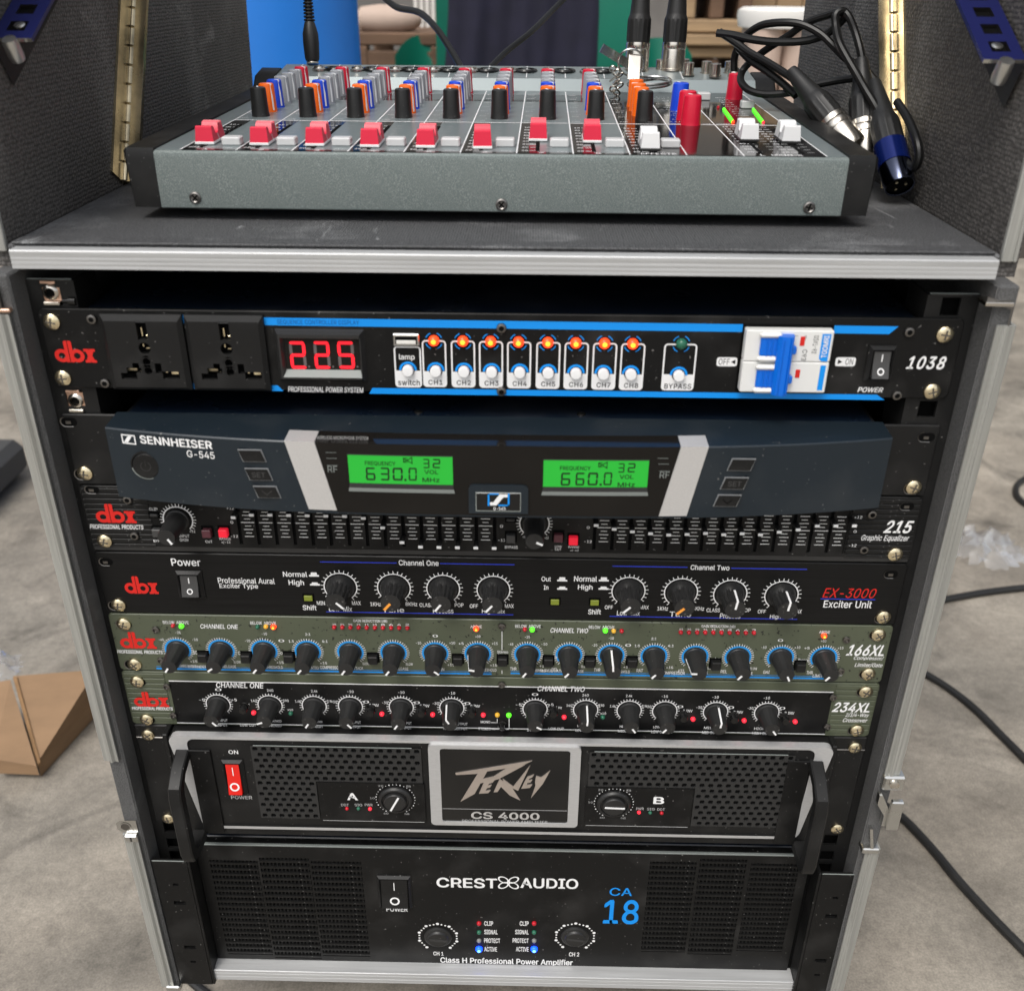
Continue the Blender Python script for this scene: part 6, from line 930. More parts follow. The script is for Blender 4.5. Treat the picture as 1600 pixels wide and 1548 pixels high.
def sqbtn(par, px, py, mt='button_grey', w_=2.6, h_=2.6, y=0, tall=3.5, cell=True, name='push_button'):
    q = at(px, py, y-tall); x, z = q[0], q[2]; b = MB()
    if cell: b.box(x-w_-.9, x+w_+.9, y-.35, y+.1, z-h_-.9, z+h_+1.2, 'pit')
    b.box(x-w_, x+w_, y-tall, y, z-h_, z+h_, mt, .4); return b.put(name, par)
for px, py, mt in ((244, 834, 'button_grey'), (322, 835, 'maroon'), (348, 834.5, 'red_button'), (798, 843, 'button_grey'), (872.5, 842, 'maroon'), (896, 846.5, 'red_button')): sqbtn(u, px, py, mt, y=-.9)
for px, py in ((240, 806), (798, 813)): sqbtn(u, px, py, 'plastic_grey', 2.4, .9, y=-.9, tall=1.2, name='clip_lamp')
b = MB()
for st, a, c, e, f_ in (('CLIP', 233, 246, 793, 797.5), ('BYPASS', 240, 260, 843, 847), ('INPUT', 280, 296, 835, 839.5), ('GAIN', 281, 294, 841, 845.5), ('+12', 296, 305, 828, 832), ('CUT', 321, 332, 844, 848), ('RANGE', 343, 361, 840, 843.5), ('+/-12', 346, 360, 845, 849), ('CLIP', 793, 806, 804, 808), ('BYPASS', 789, 809, 852.5, 857), ('LOW', 867, 878, 852, 855), ('CUT', 867, 877, 856, 860), ('RANGE', 888, 905, 853, 856), ('+/-12', 891, 904, 858, 861.5), ('-12', 816, 821, 837, 840), ('+12', 851, 857, 838, 842)): b.ptext(st, a, c, e, f_, -1.05, 'white_print', .02)
b.ptext('PROFESSIONAL PRODUCTS', 140.5, 224, 819.5, 826.5, -.7, 'white_print', .04, .2); b.ptext('Graphic Equalizer', 1345.6, 1420.6, 835.6, 847, -.7, 'white_print', .02, .25); b.put('printed_lettering', u)
b = MB(); b.ptext('215', 1381.5, 1427, 813, 833, -.7, 'white_print', .06, .3); b.put('model_number', u)
dbx(u, 149, 210, 787, 816.5, y=-.6)
slot_hole(u, 144, 765, wd=8, ht=4.6, y=-.6); slot_hole(u, 1417.5, 791, wd=8, ht=4.6, y=-.6)
allens(u, [(199, 781), (210, 837.5), (1363, 804), (1350, 859)], y=-.5); screws(u, [(162, 847), (1400, 868)], y=-.5)

# ================================================================== unit 4: aural exciter
u = thing('aural_exciter', 'black brushed aural exciter with eight fluted knobs and thin blue lines, below the equaliser', 'exciter', (0, 0, -170))
z1, z0 = TOP[4], TOP[4]-43.6
panel_box(u, z1, z0, 'brushed_black', rnd=2); chassis(u, z1-1, z0+1)
dbx(u, 194, 245, 900, 927); rocker(u, 298, 911.5, 41, 43, tall=4.2)
slot_hole(u, 166, 877.5, wd=8, ht=5); slot_hole(u, 1392.5, 897, wd=8, ht=5); slot_hole(u, 183, 946, wd=10, ht=6); slot_hole(u, 1380, 966, wd=10, ht=6); screws(u, [(184, 947), (1382, 966)])
b = MB()
for p0, p1 in (((500, 877.5), (620, 879.2)), ((687.5, 880.2), (804, 881.8)), ((509.5, 956), (802, 959.5)), ((957, 884), (1074, 886)), ((1142.5, 887), (1261, 889.5)), ((952.5, 962), (1245.5, 967.5)), ((1282, 935), (1367.5, 936.5))):
    a = P(*p0); c = P(*p1); z = (a[1]+c[1])/2; b.rect(a[0], c[0], z-.32, z+.32, -.12, 'blue_line')
b.put('blue_line', u)
b = MB(); T = lambda st, a, c, e, f_, bold=.03, mt='white_print', sh=0: b.ptext(st, a, c, e, f_, -.14, mt, bold, sh)
T('Power', 267.5, 313, 872.5, 884); T('Professional Aural', 340.5, 429, 902.5, 911.5, .02); T('Exciter Type', 343, 403, 911.5, 920.5, .02); T('Channel One', 623, 685.5, 875, 883.5); T('Channel Two', 1079, 1140, 882.5, 890.5)
T('Normal', 442, 480, 893, 901); T('High', 451, 475, 905.5, 916); T('Shift', 473, 494.5, 945, 953); T('Out', 846, 861, 900.5, 908); T('In', 849.5, 857, 914, 921); T('Normal', 897, 933, 900, 908.5); T('High', 903, 926, 913, 923); T('Shift', 919, 939, 951.5, 959.5)
T('EX-3000', 1286, 1369, 919, 934, .0, 'red_print', .25); T('Exciter Unit', 1287, 1362.5, 938, 949.5, .02)
for px, py, up in ((490.5, 897.5, 1), (492, 911.5, 0), (878.5, 905, 1), (878.5, 918, 0), (943.5, 905, 1), (943, 918, 0)):
    q = at(px, py, 0); x, z = q[0], q[2]; b.flat([(x-3, z-1.3), (x+3, z-1.3), (x+3, z-.2), (x+1.9, z-.1), (x+1.7, z+(1.6 if up else .9)), (x-1.7, z+(1.6 if up else .9)), (x-1.9, z-.1), (x-3, z-.2)], -.14, 'white_print')
KX = [(532, 917, 135, ('MIN', 'MAX', 'Low  Mix'), 'exc'), (615.5, 918.5, -140, ('1KHz', '8KHz', 'Tune'), 'exo'), (692.5, 920, -143, ('CLASS', 'POP', 'Process'), 'exc'), (771, 921.5, -140, ('OFF', 'MAX', 'High Mix'), 'exc'),
      (982, 923.5, -135, ('OFF', 'MAX', 'Low  Mix'), 'exc'), (1064, 925.5, -135, ('1KHz', '8KHz', 'Tune'), 'exo'), (1141, 928, 8, ('CLASS', 'POP', 'Process'), 'exc'), (1221, 930, 8, ('OFF', 'MAX', 'High  Mix'), 'exc')]
for px, py, a, (l, r_, nm), kd in KX:
    wl = 4.2*len(l); T(l, px-37, px-37+wl, py+22, py+28, .02); wr = 4.6*len(r_); T(r_, px+18, px+18+wr, py+22, py+28, .02); wn = 18 if nm == 'Tune' else (16 if nm == 'Process' else 18)
    T(nm, px-wn, px+wn+(0 if nm != 'Tune' else -2), py+30, py+38, .02)
b.put('printed_lettering', u)
for px, py, a, tt, kd in KX:
    b, q = dialring(u, px, py, 9.6, 10.2, 12.0, 'white_print', 21, .42, 140); b.put('dial_scale', u); knob(u, px, py, kd, a)
for px, py in ((482, 933), (867, 939), (929, 940)): 
    q = at(px, py, 0); x, z = q[0], q[2]; b = MB(); b.box(x-3.5, x+3.5, -.5, .3, z-2.6, z+2.8, 'pit', .2); b.box(x-2.5, x+2.5, -1.4, 0, z-1.9, z+1.7, 'led_olive', .2); b.put('indicator_button', u)

# ================================================================== unit 5: compressor
u = thing('compressor_gate', 'speckled olive green compressor with sixteen black knobs on blue rings, reading 166XL', 'compressor', (0, 0, -214))
z1, z0 = TOP[5], TOP[5]-43.6
panel_box(u, z1, z0, 'olive_speckled', rnd=2.5); chassis(u, z1-1, z0+1)
dbx(u, 187, 242, 987, 1012.5)
allens(u, [(243, 984), (251, 1032), (784, 979), (1323, 1000), (1314, 1049)], me=WASH)
for p in ((194, 975), (207, 1038), (1371, 992), (1355, 1053)): slot_hole(u, *p, wd=9.5, ht=6.4)
screws(u, [(192, 977), (209, 1040), (1374, 994), (1358, 1055)])
b = MB(); 
for (a, e), (c, f_) in (((245, 1046.5), (768, 1050)), ((798, 1050.5), (1294, 1060.5))):
    q0, q1 = P(a, e), P(c, f_); z = (q0[1]+q1[1])/2; b.rect(q0[0], q1[0], z-.55, z+.55, -.12, 'blue_print'); b.rect(q0[0], q1[0], z+1.5, z+1.8, -.12, 'ring_blue')
b.put('blue_line', u)
b = MB(); T = lambda st, a, c, e, f_, bold=.03, mt='white_print', sh=0: b.ptext(st, a, c, e, f_, -.16, mt, bold, sh)
T('PROFESSIONAL PRODUCTS', 183, 254, 1015.5, 1021, .05, 'white_print', .2); T('CHANNEL ONE', 313, 372, 975, 982, .03, 'white_print', .2); T('CHANNEL TWO', 860, 919, 981, 988.5, .03, 'white_print', .2)
for x, y_ in ((254.5, 972), (391, 973), (805, 978), (920, 979.5)):
    T('BELOW', x, x+18, y_-2.5, y_+2.5, .02); T('ABOVE', x+21, x+40, y_-2.3, y_+2.7, .02)
T('ABOVE', 735, 753, 976.5, 981, .02); T('ABOVE', 1280, 1297, 985, 989.5, .02); T('GAIN REDUCTION (dB)', 552, 605, 967.5, 972.5, .03); T('GAIN REDUCTION (dB)', 1096, 1149, 976, 981, .03)
kx = [278, 346, 413, 481, 547.5, 615, 680, 746.6, 824, 889, 955, 1021.7, 1086, 1153, 1219.5, 1287]
ky = [1015+(x-278)*13/1009 for x in kx]
for st, ks in (('SC Enable', 0), ('Contour', 1), ('OverEasy', 2), ('Auto', 4), ('Bypass', 6), ('SC Enable', 8), ('Contour', 9), ('OverEasy', 10), ('Auto', 12), ('Bypass', 14)):
    x = (kx[ks]+kx[ks+1])/2+2; w_ = len(st)*1.35; T(st, x-w_, x+w_, ky[ks]+1.5, ky[ks]+7, .02)
T('Stereo', 777, 794, 1016, 1020.5, .02); T('Couple', 777, 794, 1021.5, 1026, .02)
lab = [('-45', '-25', '-10'), None, ('-20', '-10', '0'), ('1.5', '2:1', '4:1'), None, None, ('-10', '0', '+10'), ('+5', '+10', '+15')]*2
nmz = ['THRESHOLD', 'RELEASE', 'THRESHOLD', 'RATIO', 'ATTACK', 'RELEASE', 'GAIN', 'THRESHOLD']*2
for i, x in enumerate(kx):
    if lab[i]: T(lab[i][0], x-30, x-22, ky[i]-18, ky[i]-14, .02); T(lab[i][1], x-4, x+4, ky[i]-29, ky[i]-25, .02); T(lab[i][2], x+22, x+31, ky[i]-18, ky[i]-14, .02)
    n_ = nmz[i]; T(n_, x+2, x+2+len(n_)*3, ky[i]+23, ky[i]+27.5, .02); T('SLOW' if 'EASE' in n_ or 'ATT' in n_ else '+15', x+19, x+30, ky[i]+16, ky[i]+20, .02)
    if i > 7: T(n_[:3], x-27, x-17, ky[i]+20, ky[i]+25, .02)
T('EXPANDER/GATE', 294, 340, 1039, 1044, .03); T('COMPRESSOR', 500, 532, 1040, 1045, .03); T('EXPANDER/GATE', 832, 880, 1045, 1050, .03); T('COMPRESSOR', 1033, 1070, 1048.5, 1053.5, .03); T('LIMITER', 1270, 1292, 1053, 1058, .03)
for k in range(10): st = '30 25 20 15 12 10 8 6 4 2'.split()[k]; T(st, 519+12.7*k, 525+12.7*k, 974, 977.5, .02); T(st, 1061+12.7*k, 1067+12.7*k, 981.5+k*.1, 985.5+k*.1, .02)
T('Compressor/', 1334, 1381, 1025, 1032, .02, 'white_print', .25); T('Limiter/Gate', 1335.5, 1379, 1035.5, 1042.5, .02, 'white_print', .25); b.rect(P(784.4, 984)[0]-.2, P(784.4, 984)[0]+.2, P(784, 1015)[1], P(784, 986)[1], -.12, 'white_print'); b.rect(P(784.4, 984)[0]-.2, P(784.4, 984)[0]+.2, P(784, 1052)[1], P(784, 1047)[1], -.12, 'white_print')
b.put('printed_lettering', u)
b = MB(); b.ptext('166XL', 1323, 1382.6, 1007, 1024.5, -.16, 'white_print', .07, .3); b.put('model_number', u)
ang = [-146, -128, -142, -142, -146, -146, 130, -80, -146, -142, -4, -142, -88, -142, 155, -140]
for x, y_, a in zip(kx, ky, ang):
    b, q = dialring(u, x, y_, 7.2, 8.4, 10.0, 'ring_blue', 29, .4, 138, full=128); b.put('dial_scale', u); knob(u, x, y_, 'comp', a)
for x, y_ in ((315.5, 1030), (383, 1031), (450, 1031), (582, 1033), (715, 1035), (785, 1036), (857, 1037), (922, 1038), (988, 1038.5), (1119, 1042), (1252, 1045)): sqbtn(u, x, y_, 'black_satin', 2.9, 2.9, tall=4)
for x, y_, m_ in ((270, 978, 'led_red'), (402, 980, 'led_green_off'), (820, 984, 'led_red'), (971.5, 986.5, 'led_red')): led(u, x, y_, m_, 1.35)
for x, y_ in ((283, 979), (831.5, 984.5), (946, 986)): led(u, x, y_, 'led_green', 1.6)
for x, y_ in ((415, 979.5), (959, 986.5)): led(u, x, y_, 'led_amber', 1.4)
for x, y_ in ((427, 980), (744, 983), (1288, 994)): led(u, x, y_, 'led_orange', 1.75, core='led_core')
for k in range(10): led(u, 522+12.7*k, 980.5+k*.12, 'led_red', 1.35); led(u, 1064+12.7*k, 988.3+k*.1, 'led_red', 1.35)

# ================================================================== unit 6: crossover
u = thing('crossover', 'olive green crossover with black inset fascia and twelve black knobs, reading 234XL', 'crossover', (0, 0, -259))
z1, z0 = TOP[6], TOP[6]-43.6
panel_box(u, z1, z0, 'olive', rnd=2.5); chassis(u, z1-1, z0+1)
a0, a1, a2, a3 = P(264, 1064), P(278, 1130), P(1301, 1080), P(1290, 1143); ztp = (a0[1]+a2[1])/2; zbt = (a1[1]+a3[1])/2
xl, xr = (a0[0]+a1[0])/2, (a2[0]+a3[0])/2
grooved_ears(u, z1, z0, 'olive', lambda z: -xl+2.5, None, 4.0)
b = MB(); b.prism([(xl, ztp), (xr, ztp), (xr, zbt), (xl, zbt)], -.5, 0, 'black'); ins = b.put('inset_fascia', u)
b = MB(); b.rect(xl, xr, ztp-.1, ztp+.7, -.55, 'white_print'); b.rect(xl, xr, zbt-.5, zbt+.1, -.55, 'white_print'); b.put('outline_print', u)
b = MB(); b.add([(xl, -.6, zbt-.7), (xr, -.6, zbt-.7), (xr, -.15, z0+1), (xl, -.15, z0+1)], [(0, 1, 2, 3)], 'olive'); b.put('lower_lip', u)
dbx(u, 208.6, 261.5, 1080.5, 1103.5, y=-.6)
for p in ((216, 1065), (231, 1124), (1351, 1081), (1337, 1141)): slot_hole(u, *p, wd=9.5, ht=6.2, y=-.6)
allens(u, [(260, 1073), (270.5, 1118), (784, 1070), (1302, 1090), (1293, 1136)], me=WASH, y=-.5); screws(u, [(213, 1067), (228, 1126), (1354, 1083), (1340, 1143)], y=-.5)
kx = [341, 422, 491, 547.5, 627, 706, 836, 915, 983, 1038.6, 1118, 1198]; ky = [1100+(x-341)*13/857 for x in kx]
b = MB(); T = lambda st, a, c, e, f_, bold=.03, mt='white_print', sh=0: b.ptext(st, a, c, e, f_, -.66, mt, bold, sh)
T('PROFESSIONAL PRODUCTS', 206, 270, 1104, 1109, .05, 'white_print', .2); T('CHANNEL ONE', 337.5, 412, 1066, 1074.5, .04, 'white_print', .2); T('CHANNEL TWO', 840, 914, 1071.5, 1080, .04, 'white_print', .2); T('2/3/4-Way', 1321, 1358, 1113.5, 1121, .02, 'white_print', .25); T('Crossover', 1317, 1355.6, 1121.7, 1128, .02, 'white_print', .25)
for i, (nm, lo) in enumerate((('INPUT', 'INPUT'), ('LOW/MID', 'LOW/MID'), ('MID/HIGH', 'HIGH'), ('OUTPUT', 'OUTPUT'), ('OUTPUT', 'OUTPUT'), ('HIGH OUTPUT', 'HIGH OUTPUT'), ('INPUT', 'INPUT'), ('LOW/MID', 'LOW/MID'), ('HIGH MID', 'MID/HIGH'), ('LOW OUTPUT', 'LOW OUTPUT'), ('MID OUT', 'MID OUTPUT'), ('HIGH OUT', 'HIGH OUTPUT'))):
    x = kx[i]; o = 6 if i < 6 else -4; w_ = len(lo)*1.7; T(lo, x+o-w_, x+o+w_, ky[i]+30, ky[i]+34.5, .03); T(nm, x+o-w_+3, x+o+w_, ky[i]+23, ky[i]+27, .02)
    mid = [('-5', '0', '+5'), ('140', '240', '390'), ('1.4k', '2.4k', '3.9k'), ('-30', '-10', '0'), ('-30', '-10', '0'), ('-30', '-10', '0')][i % 6]
    T(mid[0], x-30, x-21, ky[i]-9, ky[i]-5, .02); T(mid[1], x-5, x+5, ky[i]-25, ky[i]-21, .02); T(mid[2], x+20, x+29, ky[i]-9, ky[i]-5, .02)
for x, y_ in ((585, 1100), (664, 1101), (743, 1101.5), (1075, 1109), (1154, 1111), (1234, 1112.5)): T('0 INV', x-8, x+7, y_-1, y_+3.5, .02)
T('LOW CUT', 375, 400, 1130, 1134.5, .03); T('LOW CUT', 857, 881, 1136, 1140.5, .03); T('40 Hz', 375, 390, 1098, 1101.5, .02); T('40 Hz', 865, 878, 1103, 1107, .02); T('MONO', 751, 766, 1125.5, 1129.5, .03); T('STEREO', 747, 767, 1136, 1140, .03); T('x10', 449, 458, 1107, 1110, .02); T('x10', 938, 947, 1112.5, 1116, .02)
for (a, e), (c, f_) in (((767, 1127.2), (777, 1127.8)), ((768, 1137.7), (780, 1138.3)), ((790, 1137.7), (796, 1138.3)), ((776.6, 1121), (777.4, 1128)), ((795, 1121), (796, 1138))): q0, q1 = P(a, e), P(c, f_); b.rect(q0[0], q1[0], min(q0[1], q1[1])-.1, max(q0[1], q1[1])+.1, -.66, 'white_print')
b.put('printed_lettering', u)
b = MB(); b.ptext('234XL', 1300.5, 1360, 1097, 1112.5, -.66, 'white_print', .06, .3); b.put('model_number', u)
for x, y_, a in zip(kx, ky, [140, -110, -148, 140, -148, 150, 120, 4, 145, -140, 8, 145]):
    if a == 150: a = -30
    b, q = dialring(u, x, y_, 7.5, 8.1, 9.6, 'white_print', 23, .42, 138, y=-.62); b.put('dial_scale', u); knob(u, x, y_, 'xover', a, y=-.5)
RB = MB().lathe([(3.4, 0), (3.4, .5), (2.7, .8), (2.6, 5), (2.3, 5.5), (.2, 5.6)], 'black_gloss', n=20).mesh('round_button')
for x, y_ in ((380, 1108), (579, 1112), (658.5, 1113), (737, 1114), (864.6, 1114), (1068, 1121), (1147, 1123), (1227, 1125)): q = at(x, y_, -4); inst('round_button', RB, u, (q[0], -.5, q[2]))
for x, y_ in ((396, 1114), (596.5, 1116), (676, 1117), (755, 1117.6), (881.5, 1121), (1083, 1124), (1163, 1126.3), (1242.7, 1128)): led(u, x, y_, 'led_red_lit', 1.55, y=-.5)
for x, y_ in ((454, 1115), (942, 1121)): led(u, x, y_, 'led_green_off', 1.5, y=-.5)
led(u, 777, 1117.5, 'led_amber', 1.6, y=-.5); led(u, 795, 1118, 'led_green', 1.7, y=-.5)
q = at(785, 1134, -3); MB().lathe([(3, 0), (3, 1), (2, 1.4), (1.6, 4), (2, 6), (1, 6.6)], 'black_gloss', c=(q[0], -.5, q[2]), n=16).put('mode_switch', u)

# ================================================================== unit 7: power amplifier with handles
u = thing('handled_power_amplifier', 'black power amplifier with silver frame, two front handles and lit red switch, CS 4000 badge', 'amplifier', (0, 0, -326))
z1, z0 = TOP[7], TOP[7]-88.1
FY = -14
PF = lambda px, py: (lambda q: (q[0], q[2]))(at(px, py, FY))
tl, tr, br_, bl = PF(275, 1152), PF(1300, 1166), PF(1243, 1307), PF(335, 1297)
fx0, fx1 = -214, 216; fz1 = (tl[1]+tr[1])/2; fz0 = (br_[1]+bl[1])/2
for s in (-1, 1):
    a, c = sorted((s*241.3, s*217)); b = MB(); b.box(a, c, 0, 3, z0, z1, 'black_satin', .8); b.put('mounting_ear', u)
    a, c = sorted((s*219, s*215.5)); MB().box(a, c, FY+4, 4, z0, z1+1, 'black_satin', .6).put('ear_flange', u)
    a, c = sorted((s*241, s*214)); b = MB(); b.box(a, c, -1, 3, z1-10.6, z1-9.6, 'steel_dark', .3); b.put('ear_step', u)
screws(u, [(230, 1150), (1337, 1170), (262, 1281), (1309, 1297)])
def rrect(x0, x1, z0_, z1_, r, n=5):
    p = []
    for cx_, cz_, a0_ in ((x1-r, z1_-r, 0), (x1-r, z0_+r, 90), (x0+r, z0_+r, 180), (x0+r, z1_-r, 270)):
        for k in range(n+1): a = R(a0_+90*k/n); p.append((cx_+r*math.sin(a), cz_+r*math.cos(a)))
    return p
def ringpoly(b, o_, i_, y0, y1, mt, mi=None):
    n = len(o_); b.add([(p[0], y0, p[1]) for p in o_]+[(p[0], y0, p[1]) for p in i_]+[(p[0], y1, p[1]) for p in o_]+[(p[0], y1, p[1]) for p in i_],
                       [(k, (k+1) % n, n+(k+1) % n, n+k) for k in range(n)]+[(k, (k+1) % n, 2*n+(k+1) % n, 2*n+k) for k in range(n)], mt)
    b.add([(p[0], y0, p[1]) for p in i_]+[(p[0], y1, p[1]) for p in i_], [(k, (k+1) % n, n+(k+1) % n, n+k) for k in range(n)], mi or mt)
MB().box(-215, 217, FY+3, 320, z0+.5, z1-.5, 'black_satin', 1).put('chassis', u)
b = MB(); tp = lambda pts, k: [(x-math.copysign(k*(fz1-z)/(fz1-fz0), x), z) for x, z in pts]
ringpoly(b, tp(rrect(fx0, fx1, fz0, fz1, 6), 13), tp(rrect(fx0+12, fx1-12, fz0+2.4, fz1-2.2, 5), 4), FY, FY+5, 'frame_silver', 'black_satin'); b.put('silver_frame', u)
b = MB(); b.prism([(fx0+15, fz0+1.6), (fx1-15, fz0+1.6), (fx1-8, fz1-1.6), (fx0+8, fz1-1.6)], FY+1.2, FY+3, 'black_satin'); b.put('fascia', u)
YV = FY+.2
def vent(px0, px1, rows, cols, pitch, x0, x1, za, zb, ph=0):
    """plate pierced by staggered six-sided holes"""
    b = MB(); rh = (za-zb)/rows; W_ = x1-x0; cw = W_/cols
    for r_ in range(rows):
        zt = za-r_*rh; zc = zt-rh/2; off = .5 if (r_+ph) % 2 else 0.0
        xs = x0+off*cw; nn_ = cols-(1 if off else 0)
        if off: b.rect(x0, xs, zt-rh, zt, YV, 'vent_black'); b.rect(xs+nn_*cw, x1, zt-rh, zt, YV, 'vent_black')
        for k in range(nn_):
            a, c = xs+k*cw, xs+(k+1)*cw; xm = (a+c)/2; hw, hh = cw*.33, rh*.34
            o_ = [(a, zt-rh), (xm, zt-rh), (c, zt-rh), (c, zc), (c, zt), (xm, zt), (a, zt), (a, zc)]
            i_ = [(xm-hw*.6, zc-hh), (xm, zc-hh), (xm+hw*.6, zc-hh), (xm+hw, zc), (xm+hw*.6, zc+hh), (xm, zc+hh), (xm-hw*.6, zc+hh), (xm-hw, zc)]
            b.add([(p[0], YV, p[1]) for p in o_]+[(p[0], YV, p[1]) for p in i_]+[(p[0], YV+1.0, p[1]) for p in i_], [(q_, (q_+1) % 8, 8+(q_+1) % 8, 8+q_) for q_ in range(8)]+[(8+q_, 8+(q_+1) % 8, 16+(q_+1) % 8, 16+q_) for q_ in range(8)], 'vent_black')
            b.add([(p[0], YV+.95, p[1]) for p in i_], [tuple(range(8))], 'pit')
    o = b.put('vent_grille', u); return o
vz1, vzm = at(560, 1168, YV)[2], at(560, 1221.5, YV)[2]; vz0 = at(450, 1278, YV)[2]; VL0, VL1 = at(396, 1200, YV)[0], at(659, 1195, YV)[0]; VLm = at(497, 1250, YV)[0]
vent(0, 0, 6, 19, 0, VL0, VL1, vz1, vzm); vent(0, 0, 7, 7, 0, VL0, VLm, vzm, vz0)
VR0, VR1 = at(920, 1200, YV)[0], at(1238, 1210, YV)[0]; VRm = at(1084, 1250, YV)[0]
vent(0, 0, 6, 23, 0, VR0, VR1, vz1, vzm); vent(0, 0, 7, 11, 0, VRm, VR1, vzm, vz0, 1)
for a, c, e, f_ in ((VLm+1, VL1+1, vz0-.5, vzm-.3), (VR0-1, VRm-1, vz0-.5, vzm-.3)):
    b = MB(); b.prism(rrect(a, c, e, f_, 1.2), YV-.5, YV+.8, 'black'); b.rect(a+1, c-1, e-.3, e+.15, YV-.6, 'grey_print'); b.put('control_plate', u)
for a, c in ((VL0+2, VL1-6), (VR0+3, VR1-5)): b = MB(); b.box(a, c, YV-.3, YV+.2, vz1+.2, vz1+.7, 'bezel_light', .1); b.put('vent_rib', u)
# red rocker
rocker(u, 367, 1212, 34, 54, y=FY+1.2, rock='red_switch', tall=4.4)
b = MB(); yy = FY+1; b.ptext('ON', 357, 372, 1171.5, 1177.5, yy, 'white_print', .03); b.ptext('POWER', 361, 394, 1242.5, 1248, yy, 'grey_print', .04); yy = YV-.7
b.ptext('A', 542, 559, 1238.5, 1249.5, yy, 'white_print', .07); b.ptext('B', 1021, 1038, 1244.5, 1255.5, yy, 'white_print', .07)
for st, px, py in (('DDT', 539, 1257), ('SIG', 560, 1257), ('PWR', 576, 1257), ('PWR', 1000, 1263), ('SIG', 1017, 1263.5), ('DDT', 1033, 1264)): b.ptext(st, px-6, px+6, py-2, py+2, yy, 'grey_print', .02)
b.put('printed_lettering', u)
for px, py, m_ in ((542, 1263.5, 'led_red'), (560, 1263.5, 'led_green_off'), (578, 1264, 'led_red_lit'), (998.5, 1269.5, 'led_red_lit'), (1016, 1270, 'led_green_off'), (1034, 1270.5, 'led_red')): led(u, px, py, m_, 1.25, y=YV-.5, h=1.6)
for px, py, a in ((618, 1248, -154), (959, 1254.5, 92)):
    q = at(px, py, YV-.6); b = MB()
    for k in range(28):
        an = R(-148+296*k/27); b.disc(q[0]+13.0*math.sin(an), q[2]+13.0*math.cos(an), .34 if k % 3 else .5, YV-.65, 'white_print', 6)
    for st, an, rr_ in (('20', -38, 15), ('5', 38, 15), ('60', -152, 15), ('0dB', 152, 15), ('10', -88, 15.5)): x, z = q[0]+rr_*math.sin(R(an)), q[2]+rr_*math.cos(R(an)); b.text(st, x-1.6, x+1.6, z-.8, z+.8, YV-.65, 'grey_print', .01)
    b.put('dial_scale', u); me, pm = KN['amp']; o = inst('knob', me, u, (q[0], YV-.5, q[2]), R(a)); sub('pointer', pm, o)
# badge plate
c = [at(669, 1165, FY-2), at(907, 1167, FY-2), at(903.6, 1291, FY-2), at(673.6, 1290, FY-2)]; x0, x1 = (c[0][0]+c[3][0])/2, (c[1][0]+c[2][0])/2; zt, zb = (c[0][2]+c[1][2])/2, (c[2][2]+c[3][2])/2
ci = [at(687, 1170, FY-2), at(890, 1172.6, FY-2), at(888, 1286, FY-2), at(691, 1284, FY-2)]; ix0, ix1 = (ci[0][0]+ci[3][0])/2, (ci[1][0]+ci[2][0])/2; iz1, iz0 = (ci[0][2]+ci[1][2])/2, (ci[2][2]+ci[3][2])/2
b = MB(); ringpoly(b, rrect(x0, x1, zb, zt, 3), rrect(ix0, ix1, iz0, iz1, 2), FY-2, FY+1.5, 'frame_silver'); bp_ = b.put('badge_plate', u)
b = MB(); b.rect(ix0-.2, ix1+.2, iz0-.2, iz1+.2, FY-1.2, 'black_gloss'); z_ = at(788, 1264.6, FY-1.3)[2]; b.rect(ix0+.3, ix1-.3, z_-.2, z_+.2, FY-1.26, 'grey_print'); b.put('badge_face', bp_)
L_ = [[(527, 270), (945, 203), (885, 232), (690, 262), (640, 274), (530, 280)], [(650, 270), (700, 260), (632, 382), (555, 425)], [(885, 232), (905, 226), (762, 302), (660, 326), (672, 302), (735, 288), (800, 246)],
      [(683, 318), (742, 305), (730, 321), (710, 326), (704, 337), (724, 334), (716, 347), (698, 351), (690, 366), (718, 364), (706, 378), (655, 381)], [(735, 373), (768, 300), (790, 316), (842, 384), (808, 356), (775, 343), (756, 372)],
      [(783, 298), (842, 342), (905, 262), (935, 225), (868, 365), (838, 352), (880, 418), (822, 390), (772, 340), (800, 345)], [(900, 322), (918, 290), (955, 277), (945, 292), (928, 299), (924, 309), (945, 306), (936, 319), (918, 323), (914, 335), (945, 332), (932, 349), (885, 354)],
      [(966, 284), (992, 292), (1000, 288), (1043, 255), (1002, 328), (938, 405), (962, 338), (960, 318)]]
b = MB()
for k, poly in enumerate(L_):
    p = [at(560+.2875*x, 1130+.2875*z, FY-1.8) for x, z in poly]; b.prism([(q[0], q[2]) for q in p], FY-1.75-.02*k, FY-1.3, 'logo_chrome')
b.put('brand_emblem', bp_)
b = MB(); b.ptext('CS 4000', 736, 843, 1268.5, 1279.5, FY-1.3, 'silver_paint', .06); b.ptext('PROFESSIONAL POWER AMPLIFIER', 722, 855.5, 1281, 1285, FY-1.3, 'grey_print', .01); b.put('printed_lettering', bp_)
